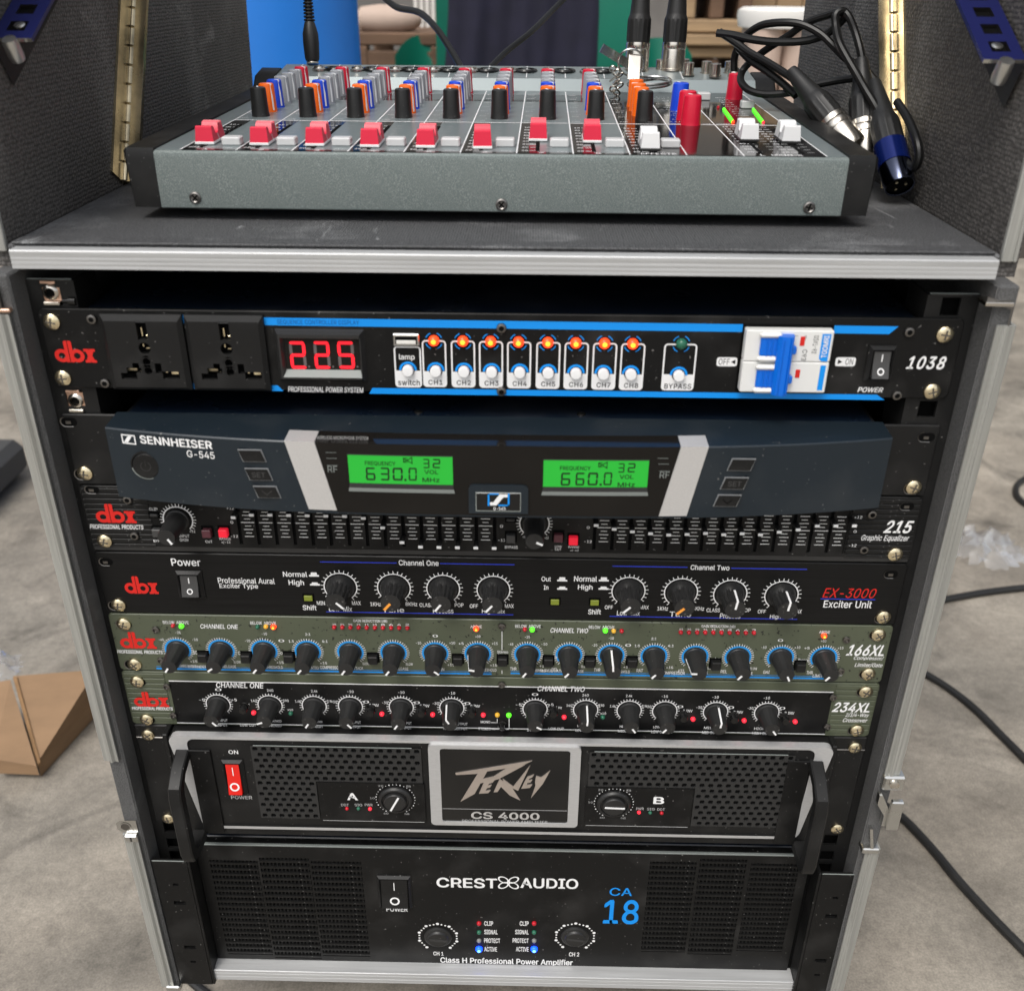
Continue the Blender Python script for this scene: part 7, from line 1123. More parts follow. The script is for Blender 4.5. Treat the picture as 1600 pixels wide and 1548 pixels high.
# handles: side plate, flat bar standing proud
for s in (-1, 1):
    xa = s*205.5; pts = [(-12, z1-7), (-27, z1-12), (-37, z1-20), (-39, z1-28), (-39, z0+10), (-37, z0+3), (-30, z0-.5), (-12, z0-.5)]
    b = MB()
    inn = [(-12, z1-14), (-25, z1-18), (-31, z1-24), (-32, z1-30), (-32, z0+12), (-30, z0+8), (-26, z0+6), (-12, z0+6)]
    n = 8; w2 = 4.2; ch = .9
    vs = []
    for lay, (px_, sh_) in enumerate(((-w2, ch), (-w2+ch, 0), (w2-ch, 0), (w2, ch))):
        for (y, z) in pts: vs.append((xa+px_, y+sh_*(1 if y < -20 else 0), z-sh_*.5*(1 if z > z1-30 else 0)))
    for lay, px_ in enumerate((-w2, w2)):
        for (y, z) in inn: vs.append((xa+px_, y, z))
    fs = []
    for l in range(3):
        for k in range(n-1): fs.append((l*n+k, l*n+k+1, (l+1)*n+k+1, (l+1)*n+k))
    for k in range(n-1): fs += [(k, k+1, 4*n+k+1, 4*n+k), (3*n+k, 3*n+k+1, 5*n+k+1, 5*n+k), (4*n+k, 4*n+k+1, 5*n+k+1, 5*n+k)]
    b.add(vs, fs, 'black_satin'); h_ = b.put('handle', u)
    b = MB(); b.box(xa-s*4-s*14, xa-s*4, FY-.5, FY+1.3, z0+6, z1-8, 'black', .3); b.put('handle_base', h_)

# ================================================================== unit 8: power amplifier with louvres
u = thing('louvred_power_amplifier', 'bottom black power amplifier with louvred vents and two lit blue lamps, CA 18', 'amplifier', (0, 0, -460))
FY8 = 0; c8 = lambda px, py, y=0: at(px, py, y)
Z1, Z0 = -391.2, -524.0; X0, X1 = -217, 221
cols = []
for px0, px1, pt, pb in ((327, 402, 1343.5, 1490), (404.5, 482, 1340, 1496), (485.6, 564, 1345.5, 1493), (1016, 1089, 1346, 1487), (1094.5, 1168, 1342, 1491), (1174, 1250, 1349, 1486)):
    xm = (px0+px1)/2+(9 if px1 < 800 else -9)*1.0; xt0 = c8(px0, pt)[0]; xt1 = c8(px1, pt)[0]; z1_, z0_ = c8((px0+px1)/2, pt)[2], c8((px0+px1)/2, pb)[2]
    cols.append([xt0, xt1, z1_, z0_])
NR = 18; holes = []
for j, (a, c, zt, zb) in enumerate(cols):
    cols[j][2:] = [zt, zb]
for j, (a, c, zt, zb) in enumerate(cols): holes.append((a, c, zb, zt))
b = MB(); b.pplate(X0, X1, Z0, Z1, holes, FY8, FY8+7, 'black'); b.box(X0, X1, FY8-.2, FY8+2, Z1-.8, Z1+.4, 'bezel_light', .3); b.put('front_panel', u)
MB().box(-214, 218, 8, 330, Z0, Z1-.5, 'chassis_navy', 1).put('chassis', u)
bar = None
for a, c, zt, zb in cols:
    p_ = (zt-zb)/NR
    me = MB()
    w_ = c-a
    pr = [(.4, -p_*.44), (-.3, -p_*.38), (-.5, -p_*.2), (-.3, 0), (1.0, .1), (5.5, -p_*.05), (5.5, -p_*.3)]
    n = len(pr); me.add([(-w_/2, y, z) for y, z in pr]+[(w_/2, y, z) for y, z in pr], [tuple(range(n)), tuple(range(2*n-1, n-1, -1))]+[(i, (i+1) % n, n+(i+1) % n, n+i) for i in range(n)], 'black'); me = me.mesh('louvre_slat')
    for k in range(NR): inst('louvre_slat', me, u, ((a+c)/2, FY8+.2, zt-k*p_-p_*.42))
    b = MB(); b.rect(a, c, zb, zt, FY8+6.6, 'pit'); nb = int(w_/2.6)
    for k in range(nb): x = a+(k+.5)*w_/nb; b.box(x-.5, x+.5, FY8+.7, FY8+2.2, zb, zt, 'black')
    b.put('dust_mesh', u)
# proud angle-section ears
for s, pxs in ((-1, (-244, -219.5)), (1, (226, 250))):
    a, c = pxs; xo = a if s < 0 else c; xi = c if s < 0 else a; b = MB(); zt, zb = -394.5, -528.5; y0 = -12.5
    hl = [(h, g_) for h, g_ in ((-24, 4), (-43, 8.5), (-91.5, 8.5), (-108, 4))]
    cx_ = (a+c)/2
    b.pplate(a, c, zb, zt, [(cx_-g_/2+1, cx_+g_/2+1, zt+h-(1.2 if g_ < 5 else 1.9), zt+h+(1.2 if g_ < 5 else 1.9)) for h, g_ in hl], y0, y0+2, 'black')
    b.box(min(xi, xi-s*2), max(xi, xi-s*2), y0, 2, zb, zt, 'black', .5); b.rect(a, c, zb, zt, y0+1.9, 'pit'); b.box(a, c, y0-.2, y0+.4, zt-.5, zt+.3, 'bezel_light', .2)
    b.put('mounting_ear', u)
    MB().box(min(xi-s*2, xi-s*6), max(xi-s*2, xi-s*6), 2, 4, Z0, Z1-4, 'pit').put('ear_web', u)
rocker(u, 617, 1391, 53, 50, tall=4, rock='black_satin')
b = MB(); T = lambda st, a, c, e, f_, bold=.03, mt='white_print', sh=0, sp=1.0: b.ptext(st, a, c, e, f_, -.2, mt, bold, sh, space=sp)
T('POWER', 603.5, 637, 1415.5, 1423.5, .06); T('CH 1', 677, 693, 1486, 1492, .05); T('CH 2', 889, 905, 1487, 1493.5, .05); T('Class H Professional Power Amplifier', 688, 895, 1496.5, 1507.5, .05)
for st, k in (('CLIP', 0), ('SIGNAL', 1), ('PROTECT', 2), ('ACTIVE', 3)):
    w_ = (14, 21, 25, 20)[k]; y_ = 1442+13.4*k; T(st, 756.5, 756.5+w_, y_-3.6, y_+3.6, .06); T(st, 826-w_, 826, y_-3.6, y_+3.6, .06)
b.put('printed_lettering', u)
b = MB()
b.ptext('CREST', 682, 777, 1371, 1386.5, -.2, 'white_print', .045); b.ptext('AUDIO', 813, 903.6, 1371.5, 1387.5, -.2, 'white_print', .045); b.put('brand_lettering', u)
b = MB(); q = at(794.5, 1378.5, -.2)
for sx_ in (-1, 1):
    for sz_ in (-1, 1):
        cx_, cz_ = q[0]+sx_*3.7, q[2]+sz_*2.9; vs = []
        for t in range(25):
            a = 2*math.pi*t/24
            for rr_ in (1.0, 1.42):
                du, dv = 4.3*rr_*math.cos(a)*(.74), 2.6*rr_*math.sin(a)*.8; an = R(38)*sx_*sz_; vs.append((cx_+du*math.cos(an)-dv*math.sin(an), -.2-.01*(sx_+2*sz_), cz_+du*math.sin(an)+dv*math.cos(an)))
        b.add(vs, [(2*t, 2*t+1, 2*t+3, 2*t+2) for t in range(24)], 'white_print')
b.put('brand_emblem', u)
b = MB(); b.ptext('CA', 952.5, 988, 1386.5, 1399, -.2, 'blue_print', .02); b.ptext('18', 943, 998.5, 1405, 1443, -.2, 'blue_print', .03); b.put('model_number', u)
for px, py, a in ((684.5, 1463, 95), (898.5, 1462.5, 98)):
    q = at(px, py, 0); b = MB()
    for k in range(25):
        an = R(-143+286*k/24); r_ = 14.2 if k % 3 else 14.8; b.disc(q[0]+r_*math.sin(an), q[2]+r_*math.cos(an), .75 if k % 3 else 1.25, -.2, 'white_print', 8)
    b.put('dial_scale', u); knob(u, px, py, 'crest', a)
for px in (748.5, 834.6):
    led(u, px, 1443, 'led_red', 1.8); led(u, px, 1457, 'led_green_off', 1.8); led(u, px, 1470, 'led_grey', 1.8); led(u, px, 1483.5, 'led_blue', 2.6, h=2.8, core='led_blue_core')

# ================================================================== the mixer on the shelf
KS = .02385; TH = math.atan(KS); ct, st_ = math.cos(TH), math.sin(TH); PSI = .0123; YF, ZF = 55, 71.06
def yawp(x, y, z): return (x*math.cos(PSI)+(y-YF)*math.sin(PSI), YF-x*math.sin(PSI)+(y-YF)*math.cos(PSI), z)
def MX0(uu, v, h): return (uu, YF+v*ct-h*st_, ZF+v*st_+h*ct)
def MX(uu, v, h): return yawp(*MX0(uu, v, h))      # across, up the slope, above it
AX, AN = Vector((math.cos(PSI), -math.sin(PSI), 0)), Vector(MX(0, 0, 1))-Vector(MX(0, 0, 0)); AY = Vector(MX(0, 1, 0))-Vector(MX(0, 0, 0))
def onm(px, py, h=0.0):
    d = ray(px, py); p0 = Vector(MX(0, 0, h)); k = (p0-Vector(CAM)).dot(AN)/d.dot(AN); p = Vector(CAM)+d*k-p0; return p.dot(AX), p.dot(AY)
mx = thing('mixing_console', 'grey mixing console with red fader caps and coloured knobs on top of the case', 'audio mixer', (0, 200, 36))
class XB(MB):
    """mesh builder working in the slope's own coordinates: across, up the slope, above it"""
    def put(s, name, parent=None, org=None, label=None):
        s.v = [MX(*v) for v in s.v]; return MB.put(s, name, parent, org, label)
BX0, BX1 = -188.5, 185.0
# body with channels: side profile extruded (front face upright)
def extr(prof, x0, x1, mt, name, parent, bev=0):
    b = MB(); n = len(prof); b.add([(x0, y, z) for y, z in prof]+[(x1, y, z) for y, z in prof], [tuple(range(n)), tuple(range(2*n-1, n-1, -1))]+[(i, (i+1) % n, n+(i+1) % n, n+i) for i in range(n)], mt); b.v = [yawp(*v) for v in b.v]; return b.put(name, parent)
m0 = MX0(0, 266, 0); m1 = MX0(0, 273, 8.2); m2 = MX0(0, 314, 13)
extr([(YF+.8, 40.7), (YF+.3, 41.3), (YF, 67.6), (YF+.5, 70.0), (YF+1.8, 71.1), (m0[1], m0[2]), (m1[1], m1[2]), (m2[1], m2[2]), (m2[1], 40.7)], BX0, BX1, 'mixer_grey', 'housing', mx)
b = XB(); b.box(BX0+.5, BX1-.5, 4, 265.5, .02, .3, 'mixer_top'); b.put('top_plate', mx)
b = MB(); b.add([MX(BX0+.5, 265.8, .3), MX(BX1-.5, 265.8, .3), MX(BX1-.5, 272.8, 8.5), MX(BX0+.5, 272.8, 8.5)], [(0, 1, 2, 3)], 'mixer_top'); b.add([MX(BX0+.5, 272.8, 8.5), MX(BX1-.5, 272.8, 8.5), MX(BX1-.5, 313, 13.3), MX(BX0+.5, 313, 13.3)], [(0, 1, 2, 3)], 'mixer_top'); b.put('connector_deck', mx)
for x0, x1 in ((-205, BX0), (BX1, 200.5)):
    sg = -1 if x0 < 0 else 1
    b = MB(); pr = [(YF+1, 41), (YF-.6, 67), (YF+1.2, 72.4), (m0[1], m0[2]+1.6), (m1[1]+3, m1[2]+1.6), (m2[1]-20, m2[2]-1), (m2[1]-6, m2[2]-5), (m2[1], m2[2]-16), (m2[1], 41)]; n = len(pr)
    xo, xi = (x0, x1) if sg < 0 else (x1, x0); out = [(y+(2 if k < 2 else 0), z-(1.6 if 1 < k < 7 else 0)) for k, (y, z) in enumerate(pr)]
    b.add([(xi, y, z) for y, z in pr]+[(xo-sg*1.5, y, z) for y, z in pr]+[(xo+(-sg*4 if k == 0 or k == n-1 else 0), y, z) for k, (y, z) in enumerate(out)], [tuple(range(n)), tuple(range(3*n-1, 2*n-1, -1))]+[(i, (i+1) % n, n+(i+1) % n, n+i) for i in range(n)]+[(n+i, n+(i+1) % n, 2*n+(i+1) % n, 2*n+i) for i in range(n)], 'black_satin'); b.v = [yawp(*v) for v in b.v]; b.put('end_cheek', mx)
for x in (-170, 168):
    for y in (80, 340): MB().rod((x, y, 35.6), (x, y, 41.5), [(7, 0), (8, .2), (8, 1), (.1, 1)], 'rubber', n=18).put('foot', mx)
ALN = MB().lathe([(3.3, 0), (3.2, .5), (2.4, .9), (1.8, .5), (.1, .5)], 'steel_dark', n=18); ALN.box(-1.8, 1.8, -.95, -.6, -.35, .35, 'pit'); ALN.box(-.35, .35, -.97, -.6, -1.8, 1.8, 'pit'); ALN = ALN.mesh('screw')
for px, py in ((303, 310.5), (783.5, 320), (1263, 323.5)): q = at(px, py, YF-.2); q = yawp(q[0], YF, q[2]); inst('screw', ALN, mx, q, random.random())
# printing on the slope
U0, DU = -174.35, 30.4
div = [U0+DU*i for i in range(11)]+[173.6]
HB = .38
b = XB()
def srect(b, u0, u1, v0, v1, h, mt, sk=0): b.add([(u0, v0, h), (u1, v0, h), (u1+sk, v1, h), (u0+sk, v1, h)], [(0, 1, 2, 3)], mt)
vF = 2; vM = 107; vE = 263
gl = XB()
srect(gl, div[8]+.3, div[11], vF, vM-1.5, HB-.03, 'black_gloss'); srect(gl, div[8]+.3, div[11], vM+1, vE, HB-.03, 'black_gloss')
for i in range(8):
    srect(gl, div[i]+.5, div[i]+11.2, vF, vM-1.5, HB-.04, 'black_gloss'); srect(gl, div[i]+.5, div[i]+30, vF, vF+4, HB-.04, 'black_gloss') if i < 8 else None
    srect(gl, div[i]+1, div[i]+29.8, 205, 243, HB-.04, 'black_gloss')
gl.put('gloss_inlay', mx)
for i in range(12): srect(b, div[i]-.35, div[i]+.35, vF, vE, HB, 'white_print')
srect(b, div[0], div[11], vM-1.2, vM+1.0, HB+.02, 'cap_white')
for i in range(12): b.add([(div[i]-.3, 274, 8.9), (div[i]+.3, 274, 8.9), (div[i]+.3, 312, 13.5), (div[i]-.3, 312, 13.5)], [(0, 1, 2, 3)], 'white_print')
b.put('printed_lines', mx)
def mtext(b, s_, u0, u1, v0, v1, mt='white_print', h=HB+.02, bold=.02):
    t = MB().text(s_, u0, u1, v0, v1, 0, mt, bold); b.add([(p[0], p[2], h-p[1]) for p in t.v], t.f, mt)
b = XB()
for i in range(9):
    x = div[i]+13
    for k, (nm, v) in enumerate((('PAN', 116), ('AUX', 137), ('EFX', 158), ('LOW', 179), ('MID', 200), ('HIGH', 221), ('GAIN', 242))): mtext(b, nm, x-11, x-6, v-2.6, v, bold=0); mtext(b, '+15' if k > 2 else '+10', x+5, x+9, v-2, v-.4, bold=0); mtext(b, 'L     R' if k == 0 else '-15', x-9, x-5, v+6, v+7.4, bold=0)
    for k in range(9): v = 9+9.8*k; mtext(b, str((60, 40, 30, 20, 10, 5, 0, 5, 10)[k]), div[i]+2.5, div[i]+6, v, v+2.8, bold=.03); srect(b, div[i]+7, div[i]+10.5, v+1, v+1.9, HB+.02, 'white_print'); srect(b, div[i]+15.4, div[i]+19.4, v+1, v+1.9, HB+.02, 'grey_print')
    if i < 8: mtext(b, str(i+1), div[i]+12, div[i]+15, 2.4, 5.6, h=HB+.05); mtext(b, 'PFL', div[i]+22, div[i]+28, 7, 8.8, bold=0)
mtext(b, 'EFFECTS', div[8]+6, div[8]+25, 2.6, 7, h=HB+.04); mtext(b, 'L', div[10]+9, div[10]+11.5, 2.6, 7, h=HB+.04); mtext(b, 'MAIN', div[10]+15, div[10]+26, 2.6, 7, h=HB+.04); mtext(b, 'R', div[10]+29, div[10]+31.5, 2.6, 7, h=HB+.04)
mtext(b, 'PHONES / CTRL ROOM', div[9]+2, div[9]+28, 109, 112, bold=0); mtext(b, 'POWER', div[10]+2, div[10]+10, 109, 112, bold=0); mtext(b, 'METER', div[10]+22, div[10]+32, 109, 112, bold=0)
for j in range(14): v = 118+j*9; mtext(b, ('+10', 'AUX 1', 'RETURN', 'LEVEL', '-30', 'dB')[j % 6], div[9]+3+(j % 3)*3, div[9]+12+(j % 3)*4, v, v+1.9, bold=0); mtext(b, ('0', 'LEFT', '+6', 'MAIN', 'EFX')[j % 5], div[10]+20, div[10]+28, v, v+1.9, bold=0)
for x in (div[10]+6, div[10]+25):
    for k in range(11): v = 12+8.6*k; mtext(b, str((60, 50, 40, 30, 20, 10, 5, 0, 5, 10, 15)[k]), x-2.5, x+1.2, v, v+2.6, bold=.03); srect(b, x+2.2, x+5.6, v+.8, v+1.7, HB+.02, 'white_print'); srect(b, x+11, x+14.6, v+.8, v+1.7, HB+.02, 'grey_print')
o = b.put('fine_print', mx); o['kind'] = 'stuff'
# knobs
RX = TH
def minst(name, me, uu, v, h=.3, rot=0):
    p = MX(uu, v, h); o = inst(name, me, mx, p); o.rotation_euler = (Matrix.Rotation(-PSI, 3, 'Z') @ Matrix.Rotation(RX, 3, 'X') @ Matrix.Rotation(rot, 3, 'Z')).to_euler(); return o
KM = {}
def mknob(col, r=5.0, hh=19, line='white_print', hollow=False):
    k = (col, r, hh)
    if k not in KM:
        b = MB().lathe([(r*1.02, 0), (r, .6), (r*.97, 3), (r*.88, hh-1.2), (r*.83, hh-.4), (r*.7, hh), (.2, hh+.05)], col, axis='z', n=26, flute=.02, fn=13, fr=(1, hh-1)); me = b.mesh('knob')
        l = MB(); l.box(-.55, .55, r*.15, r*.80, hh-.2, hh+.15, line, .05)
        l.add([(-.6, r*.99, 1.2), (.6, r*.99, 1.2), (.6, r*.85, hh), (-.6, r*.85, hh), (-.6, r*.6, 1.2), (.6, r*.6, 1.2), (.6, r*.5, hh), (-.6, r*.5, hh)], [(0, 1, 2, 3), (0, 4, 7, 3), (1, 5, 6, 2), (0, 1, 5, 4), (3, 2, 6, 7)], line)
        KM[k] = (me, l.mesh('pointer'))
    return KM[k]
ROWS = [(c_, 125+20.9*k) for k, c_ in enumerate(('knob_black', 'knob_orange', 'knob_blue', 'knob_grey', 'knob_grey', 'knob_grey', 'knob_red'))]
KXS = [-162.0+31.11*i for i in range(9)]
for i in range(8):
    for k, (c_, v) in enumerate(ROWS):
        me, pm = mknob(c_, 5.7, 17.5); a = -2.25+random.uniform(-.08, .08)
        o = minst('knob', me, KXS[i], v, rot=.3 if k == 0 else a); sub('pointer', pm, o)
for c_, v in (('knob_black', 125), ('knob_orange', 144), ('knob_orange', 165), ('knob_orange', 187)):
    me, pm = mknob(c_, 5.7, 17.5); o = minst('knob', me, KXS[8]-(0 if c_ == 'knob_black' else 1.0), v, rot=.3 if c_ == 'knob_black' else 1.2); sub('pointer', pm, o)
for px, py, c_, hh in ((1083, 149, 'knob_red', 17.5), (1075.5, 142.5, 'knob_red', 17.5), (1064.5, 130, 'knob_blue', 17.5), (1151, 115.5, 'knob_red', 17.5)):
    q = onm(px, py, hh); me, pm = mknob(c_, 6.2, hh); o = minst('knob', me, q[0], q[1], rot=.4); sub('pointer', pm, o)
# fader slots and caps
def capmesh(body, base):
    w_ = 5.1; b = MB()
    pr = [(-11, 1.6), (-9.9, 9.0), (-9.2, 9.6), (-6.6, 9.4), (-4.6, 5.6), (-1.6, 4.8), (.2, 5.6), (1.8, 9.4), (2.8, 10.4), (3.8, 9.2), (4.8, 10.6), (5.7, 9.0), (6.7, 10.4), (7.5, 8.8), (8.7, 10.0), (11, 1.6)]
    def ex(pr, w0, w1, mt):
        n = len(pr); f = lambda z: 1-.16*max(0, (z-1.6))/9.6
        b.add([(-w0*f(z), y, z) for y, z in pr]+[(w0*f(z), y, z) for y, z in pr], [tuple(range(n)), tuple(range(2*n-1, n-1, -1))]+[(i, (i+1) % n, n+(i+1) % n, n+i) for i in range(n)], mt)
    ex(pr, w_, w_, body); b.box(-w_-.25, w_+.25, -11.4, 11.4, .2, 1.6, base, .2); b.box(-1.2, 1.2, -3, 3, -3, .3, 'black_gloss')
    me = b.mesh('fader_cap'); l = MB(); f = .9
    for sg in (-1, 1): l.add([(sg*(w_*.985), -.4, 1.6), (sg*(w_*.985), .6, 1.6), (sg*(w_*.95), -1.4, 4.8), (sg*(w_*.95), -2.2, 4.8)], [(0, 1, 2, 3)], 'white_print' if body == 'cap_red' else 'pit')
    l.v = [(v[0]*1.03, v[1], v[2]) for v in l.v]; l.add([(-4.4, -2.2, 5.1), (4.4, -2.2, 5.1), (4.4, -1.2, 4.95), (-4.4, -1.2, 4.95)], [(0, 1, 2, 3)], 'white_print' if body == 'cap_red' else 'pit')
    return me, l.mesh('centre_line')
CRD, CWH = capmesh('cap_red', 'white_print'), capmesh('cap_white', 'bezel_dark')
cp_ = [(319, 228), (405, 229.5), (491, 230.5), (579, 232.5), (667.6, 233.5), (752.7, 235), (839.5, 223), (924, 225.5)]
sl_ = XB()
def slot(x): sl_.add([(x-1.1, 9, HB+.05), (x+1.1, 9, HB+.05), (x+1.1, 90, HB+.05), (x-1.1, 90, HB+.05)], [(0, 1, 2, 3)], 'pit')
fx_ = [onm(px, py)[0] for px, py in cp_]
fx_ = fit(fx_)
for k, (px, py) in enumerate(cp_):
    v = onm(px, py)[1]+11.2; slot(fx_[k]); 
    o = minst('fader_cap', CRD[0], fx_[k], v, .5, rot=.0 if k != 5 else .06); sub('centre_line', CRD[1], o)
for px, py in ((1016, 238.5), (1171, 224), (1236, 227)):
    q = onm(px, py); slot(q[0]); o = minst('fader_cap', CWH[0], q[0], q[1]+11.5, .5); sub('centre_line', CWH[1], o)
sl_.put('fader_slots', mx)
PF_ = MB().box(-5.2, 5.2, -3.8, 3.8, 0, 4.4, 'pfl_white', .6).mesh('pfl_button')
for k, px in enumerate((361, 447, 533, 618, 703.5, 789, 874, 961, 1048)):
    q = onm(px, 229+k*.5); minst('pfl_button', PF_, q[0], q[1]+4.2)
# meter rows of small lamps
LG = {c_: MB().lathe([(1.0, 0), (.95, .9), (.6, 1.4), (.1, 1.6)], c_, axis='z', n=12).mesh('led') for c_ in ('led_green', 'led_orange', 'led_red_lit', 'led_red')}
for (xa, ya), (xb, yb), last in (((1145.5, 192), (1131, 172), 'led_orange'), ((1192.5, 193), (1177, 172.5), 'led_red_lit')):
    a = onm(xa, ya, .4); c = onm(xb, yb, .4)
    for k in range(9): t = k/8; minst('led', LG[last if k == 0 else 'led_green'], a[0]+(c[0]-a[0])*t, a[1]+(c[1]-a[1])*t, .4)
    minst('led', LG['led_red'], c[0]-2.5, c[1]+9, .4)
for px, py in ((1167, 169), (1099, 156)): q = onm(px, py, .4); minst('push_button', MB().box(-4.5, 4.5, -4, 4, 0, 5, 'pfl_white', .6).mesh('push_button'), q[0], q[1])
# jacks on the deck
JK = MB().lathe([(5.6, 0), (5.6, 1.6), (4.6, 2.2), (4.2, 3.4), (2.6, 3.6), (2.4, 1.6), (.1, 1.6)], 'nickel', axis='z', n=20).mesh('jack_socket')
JB = MB().lathe([(9, 0), (9.4, .8), (8.6, 1.8), (7.4, 2.0), (7.0, .6), (.1, .5)], 'black_gloss', axis='z', n=26); JB = JB.mesh('xlr_socket')
for i in range(8): minst('jack_socket', JK, div[i]+17, 293, 10.6); minst('xlr_socket', JB, div[i]+29.5, 297, 11.2)
RC_ = MB().lathe([(5, 0), (5, 1), (4.1, 1.2), (4.1, 9), (3.4, 9.4), (2.6, 9.2), (2.4, 4), (.1, 4)], 'nickel', axis='z', n=20).mesh('phono_socket')
for px, py in ((1032, 113), (1075, 118), (1103, 116), (1117, 120), (1139, 116), (1068, 112)): q = onm(px, py, 10.5); minst('phono_socket', RC_, q[0], q[1], 10.5)
xx, yy_, zz_ = MX(170, 285, 9.5); o = MB().lathe([(5, 0), (4.4, 5), (3.2, 7), (.1, 7.2)], 'nickel', c=(xx, yy_, zz_), axis='z', n=14).put('ground_post', mx)

# ================================================================== plugs and cables
def xlr_plug(b, p0, p1, boot=None, sheen='nickel'):
    """connector from cable end p0 to mouth p1"""
    b.rod(p0, p1, [(3.6, 0), (4.2, .03), (5.4, .16), (7.0, .34), (7.4, .36), (8.6, .40), (9.3, .46), (9.4, .60), (8.8, .64)], 'rubber', n=42, flute=.13, fn=14, fr=(.42, .6))
    b.rod(p0, p1, [(9.3, .64), (9.5, .66), (9.5, .69), (9.0, .70), (9.5, .72), (9.5, .76), (9.1, .77), (9.3, .80), (9.3, .97), (8.6, 1), (7.8, .995), (7.6, .93), (.1, .93)], sheen, n=36)
def cable_thing(name, label, cat, build, group=None):
    b = MB(); build(b); o = b.put(name, None); tag(o, label, cat, group); return o
for px, py, lb in ((994, 112, 'left of two black microphone plugs standing upright in the mixer deck'), (1050, 112, 'right of two black microphone plugs standing upright in the mixer deck')):
    q = onm(px, py, 11); b_ = MX(q[0], q[1], 11); t_ = thing('xlr_plug', lb, 'plug', b_, 'microphone plugs upright in the mixer')
    top = (b_[0]+1, b_[1]+6, b_[2]+72); m_ = MB(); m_.rod(top, b_, [(3.6, 0), (4.4, .04), (6.4, .2), (7.8, .42), (8.0, .44), (9.2, .48), (9.6, .52), (9.6, .68), (9.0, .71)], 'rubber', n=42, flute=.12, fn=14, fr=(.5, .68)); m_.put('plug_boot', t_)
    m_ = MB(); m_.rod(top, b_, [(9.3, .71), (9.5, .73), (9.5, .77), (9.1, .78), (9.4, .80), (9.4, .97), (10.4, .975), (10.4, 1), (.1, 1)], 'nickel', n=36); m_.put('plug_shell', t_)
    m_ = MB(); m_.tube([top, (top[0]+1, top[1]+4, top[2]+40), (top[0]-4, top[1]+20, top[2]+95)], 3.1, 'cable_black'); m_.put('cable', t_)
# jack plug with ribbed strain relief
q = onm(489, 106, 11); b_ = MX(q[0], q[1], 11); t_ = thing('jack_plug', 'black jack plug with ribbed strain relief standing in the left of the mixer deck', 'plug', b_)
p_ = [(b_[0], b_[1], b_[2]+5), at(481, 0, b_[1]+8)]
a_, c_ = Vector(p_[0]), Vector(p_[1]); m_ = MB(); m_.rod(a_+(c_-a_)*-.05, a_, [(4.8, 0), (5.2, .3), (4.2, 1), (.1, 1)], 'nickel', n=18); m_.put('plug_sleeve', t_)
m_ = MB(); m_.rod(a_, c_, [(5.2, 0), (5.8, .04), (6.4, .3), (6.2, .45), (4.2, .62), (3.8, .64)], 'rubber', n=20)
for k in range(8): m_.rod(a_+(c_-a_)*(.65+.055*k), a_+(c_-a_)*(.69+.055*k), [(3.0, 0), (4.4-.1*k, .2), (4.4-.1*k, .8), (3, 1)], 'rubber', n=14)
m_.rod(a_+(c_-a_)*.6, c_+(c_-a_)*.6, [(2.6, 0), (2.6, 1)], 'cable_black', n=12); m_.put('plug_body', t_)
# keys on a ring
kc = onm(985, 118, 11); kp = MX(kc[0], kc[1]-12, 14); t_ = thing('key_ring', 'bunch of keys on a wire ring lying against the upright microphone plug', 'keys', kp)
m_ = MB(); yk = kp[1]-6
def slab(pts, th, mt):
    P3 = [Vector(at(px, py, yy)) for px, py, yy in pts]; n = (P3[1]-P3[0]).cross(P3[2]-P3[1]).normalized()*th; k = len(P3); m_.add([tuple(p) for p in P3]+[tuple(p+n) for p in P3], [tuple(range(k)), tuple(range(2*k-1, k-1, -1))]+[(i, (i+1) % k, k+(i+1) % k, k+i) for i in range(k)], mt)
slab([(944, 69, yk), (985, 94, yk+6), (978, 107, yk+6), (937, 82, yk)], 2, 'steel'); m_.put('key', t_); m_ = MB()
slab([(983, 84, yk-4), (1001, 86, yk-4), (999, 124, yk-14), (981, 124, yk-14)], 1.8, 'nickel'); m_.put('key', t_); m_ = MB()
def loop(cx_, cy_, y, rx_, ry_, tilt=0, dy=0, n=20):
    return [at(cx_+rx_*math.cos(2*math.pi*k/n+tilt), cy_+ry_*math.sin(2*math.pi*k/n), y+dy*math.sin(2*math.pi*k/n)) for k in range(n+1)]
m_.tube(loop(986, 98, yk-2, 20, 21, 0, 4), .8, 'steel', n=8, smooth=2); m_.put('split_ring', t_)
for k, (a, c, rx_, ry_) in enumerate(((1018, 126, 30, 6), (1015, 131, 34, 7), (1022, 129, 26, 5))): m_ = MB(); m_.tube(loop(a, c, kp[1]-24+k*2, rx_, ry_, .2*k, -16), 1.0, 'steel', n=8, smooth=2); m_.put('split_ring', t_)
for k in range(8): m_ = MB(); m_.tube(loop(958+(k % 3)*5, 108+k*5.2, kp[1]-8-k*2.5, 5.5, 4.2, .5*k, 3, 10), .7, 'nickel', n=6, smooth=2); m_.put('chain_link', t_)
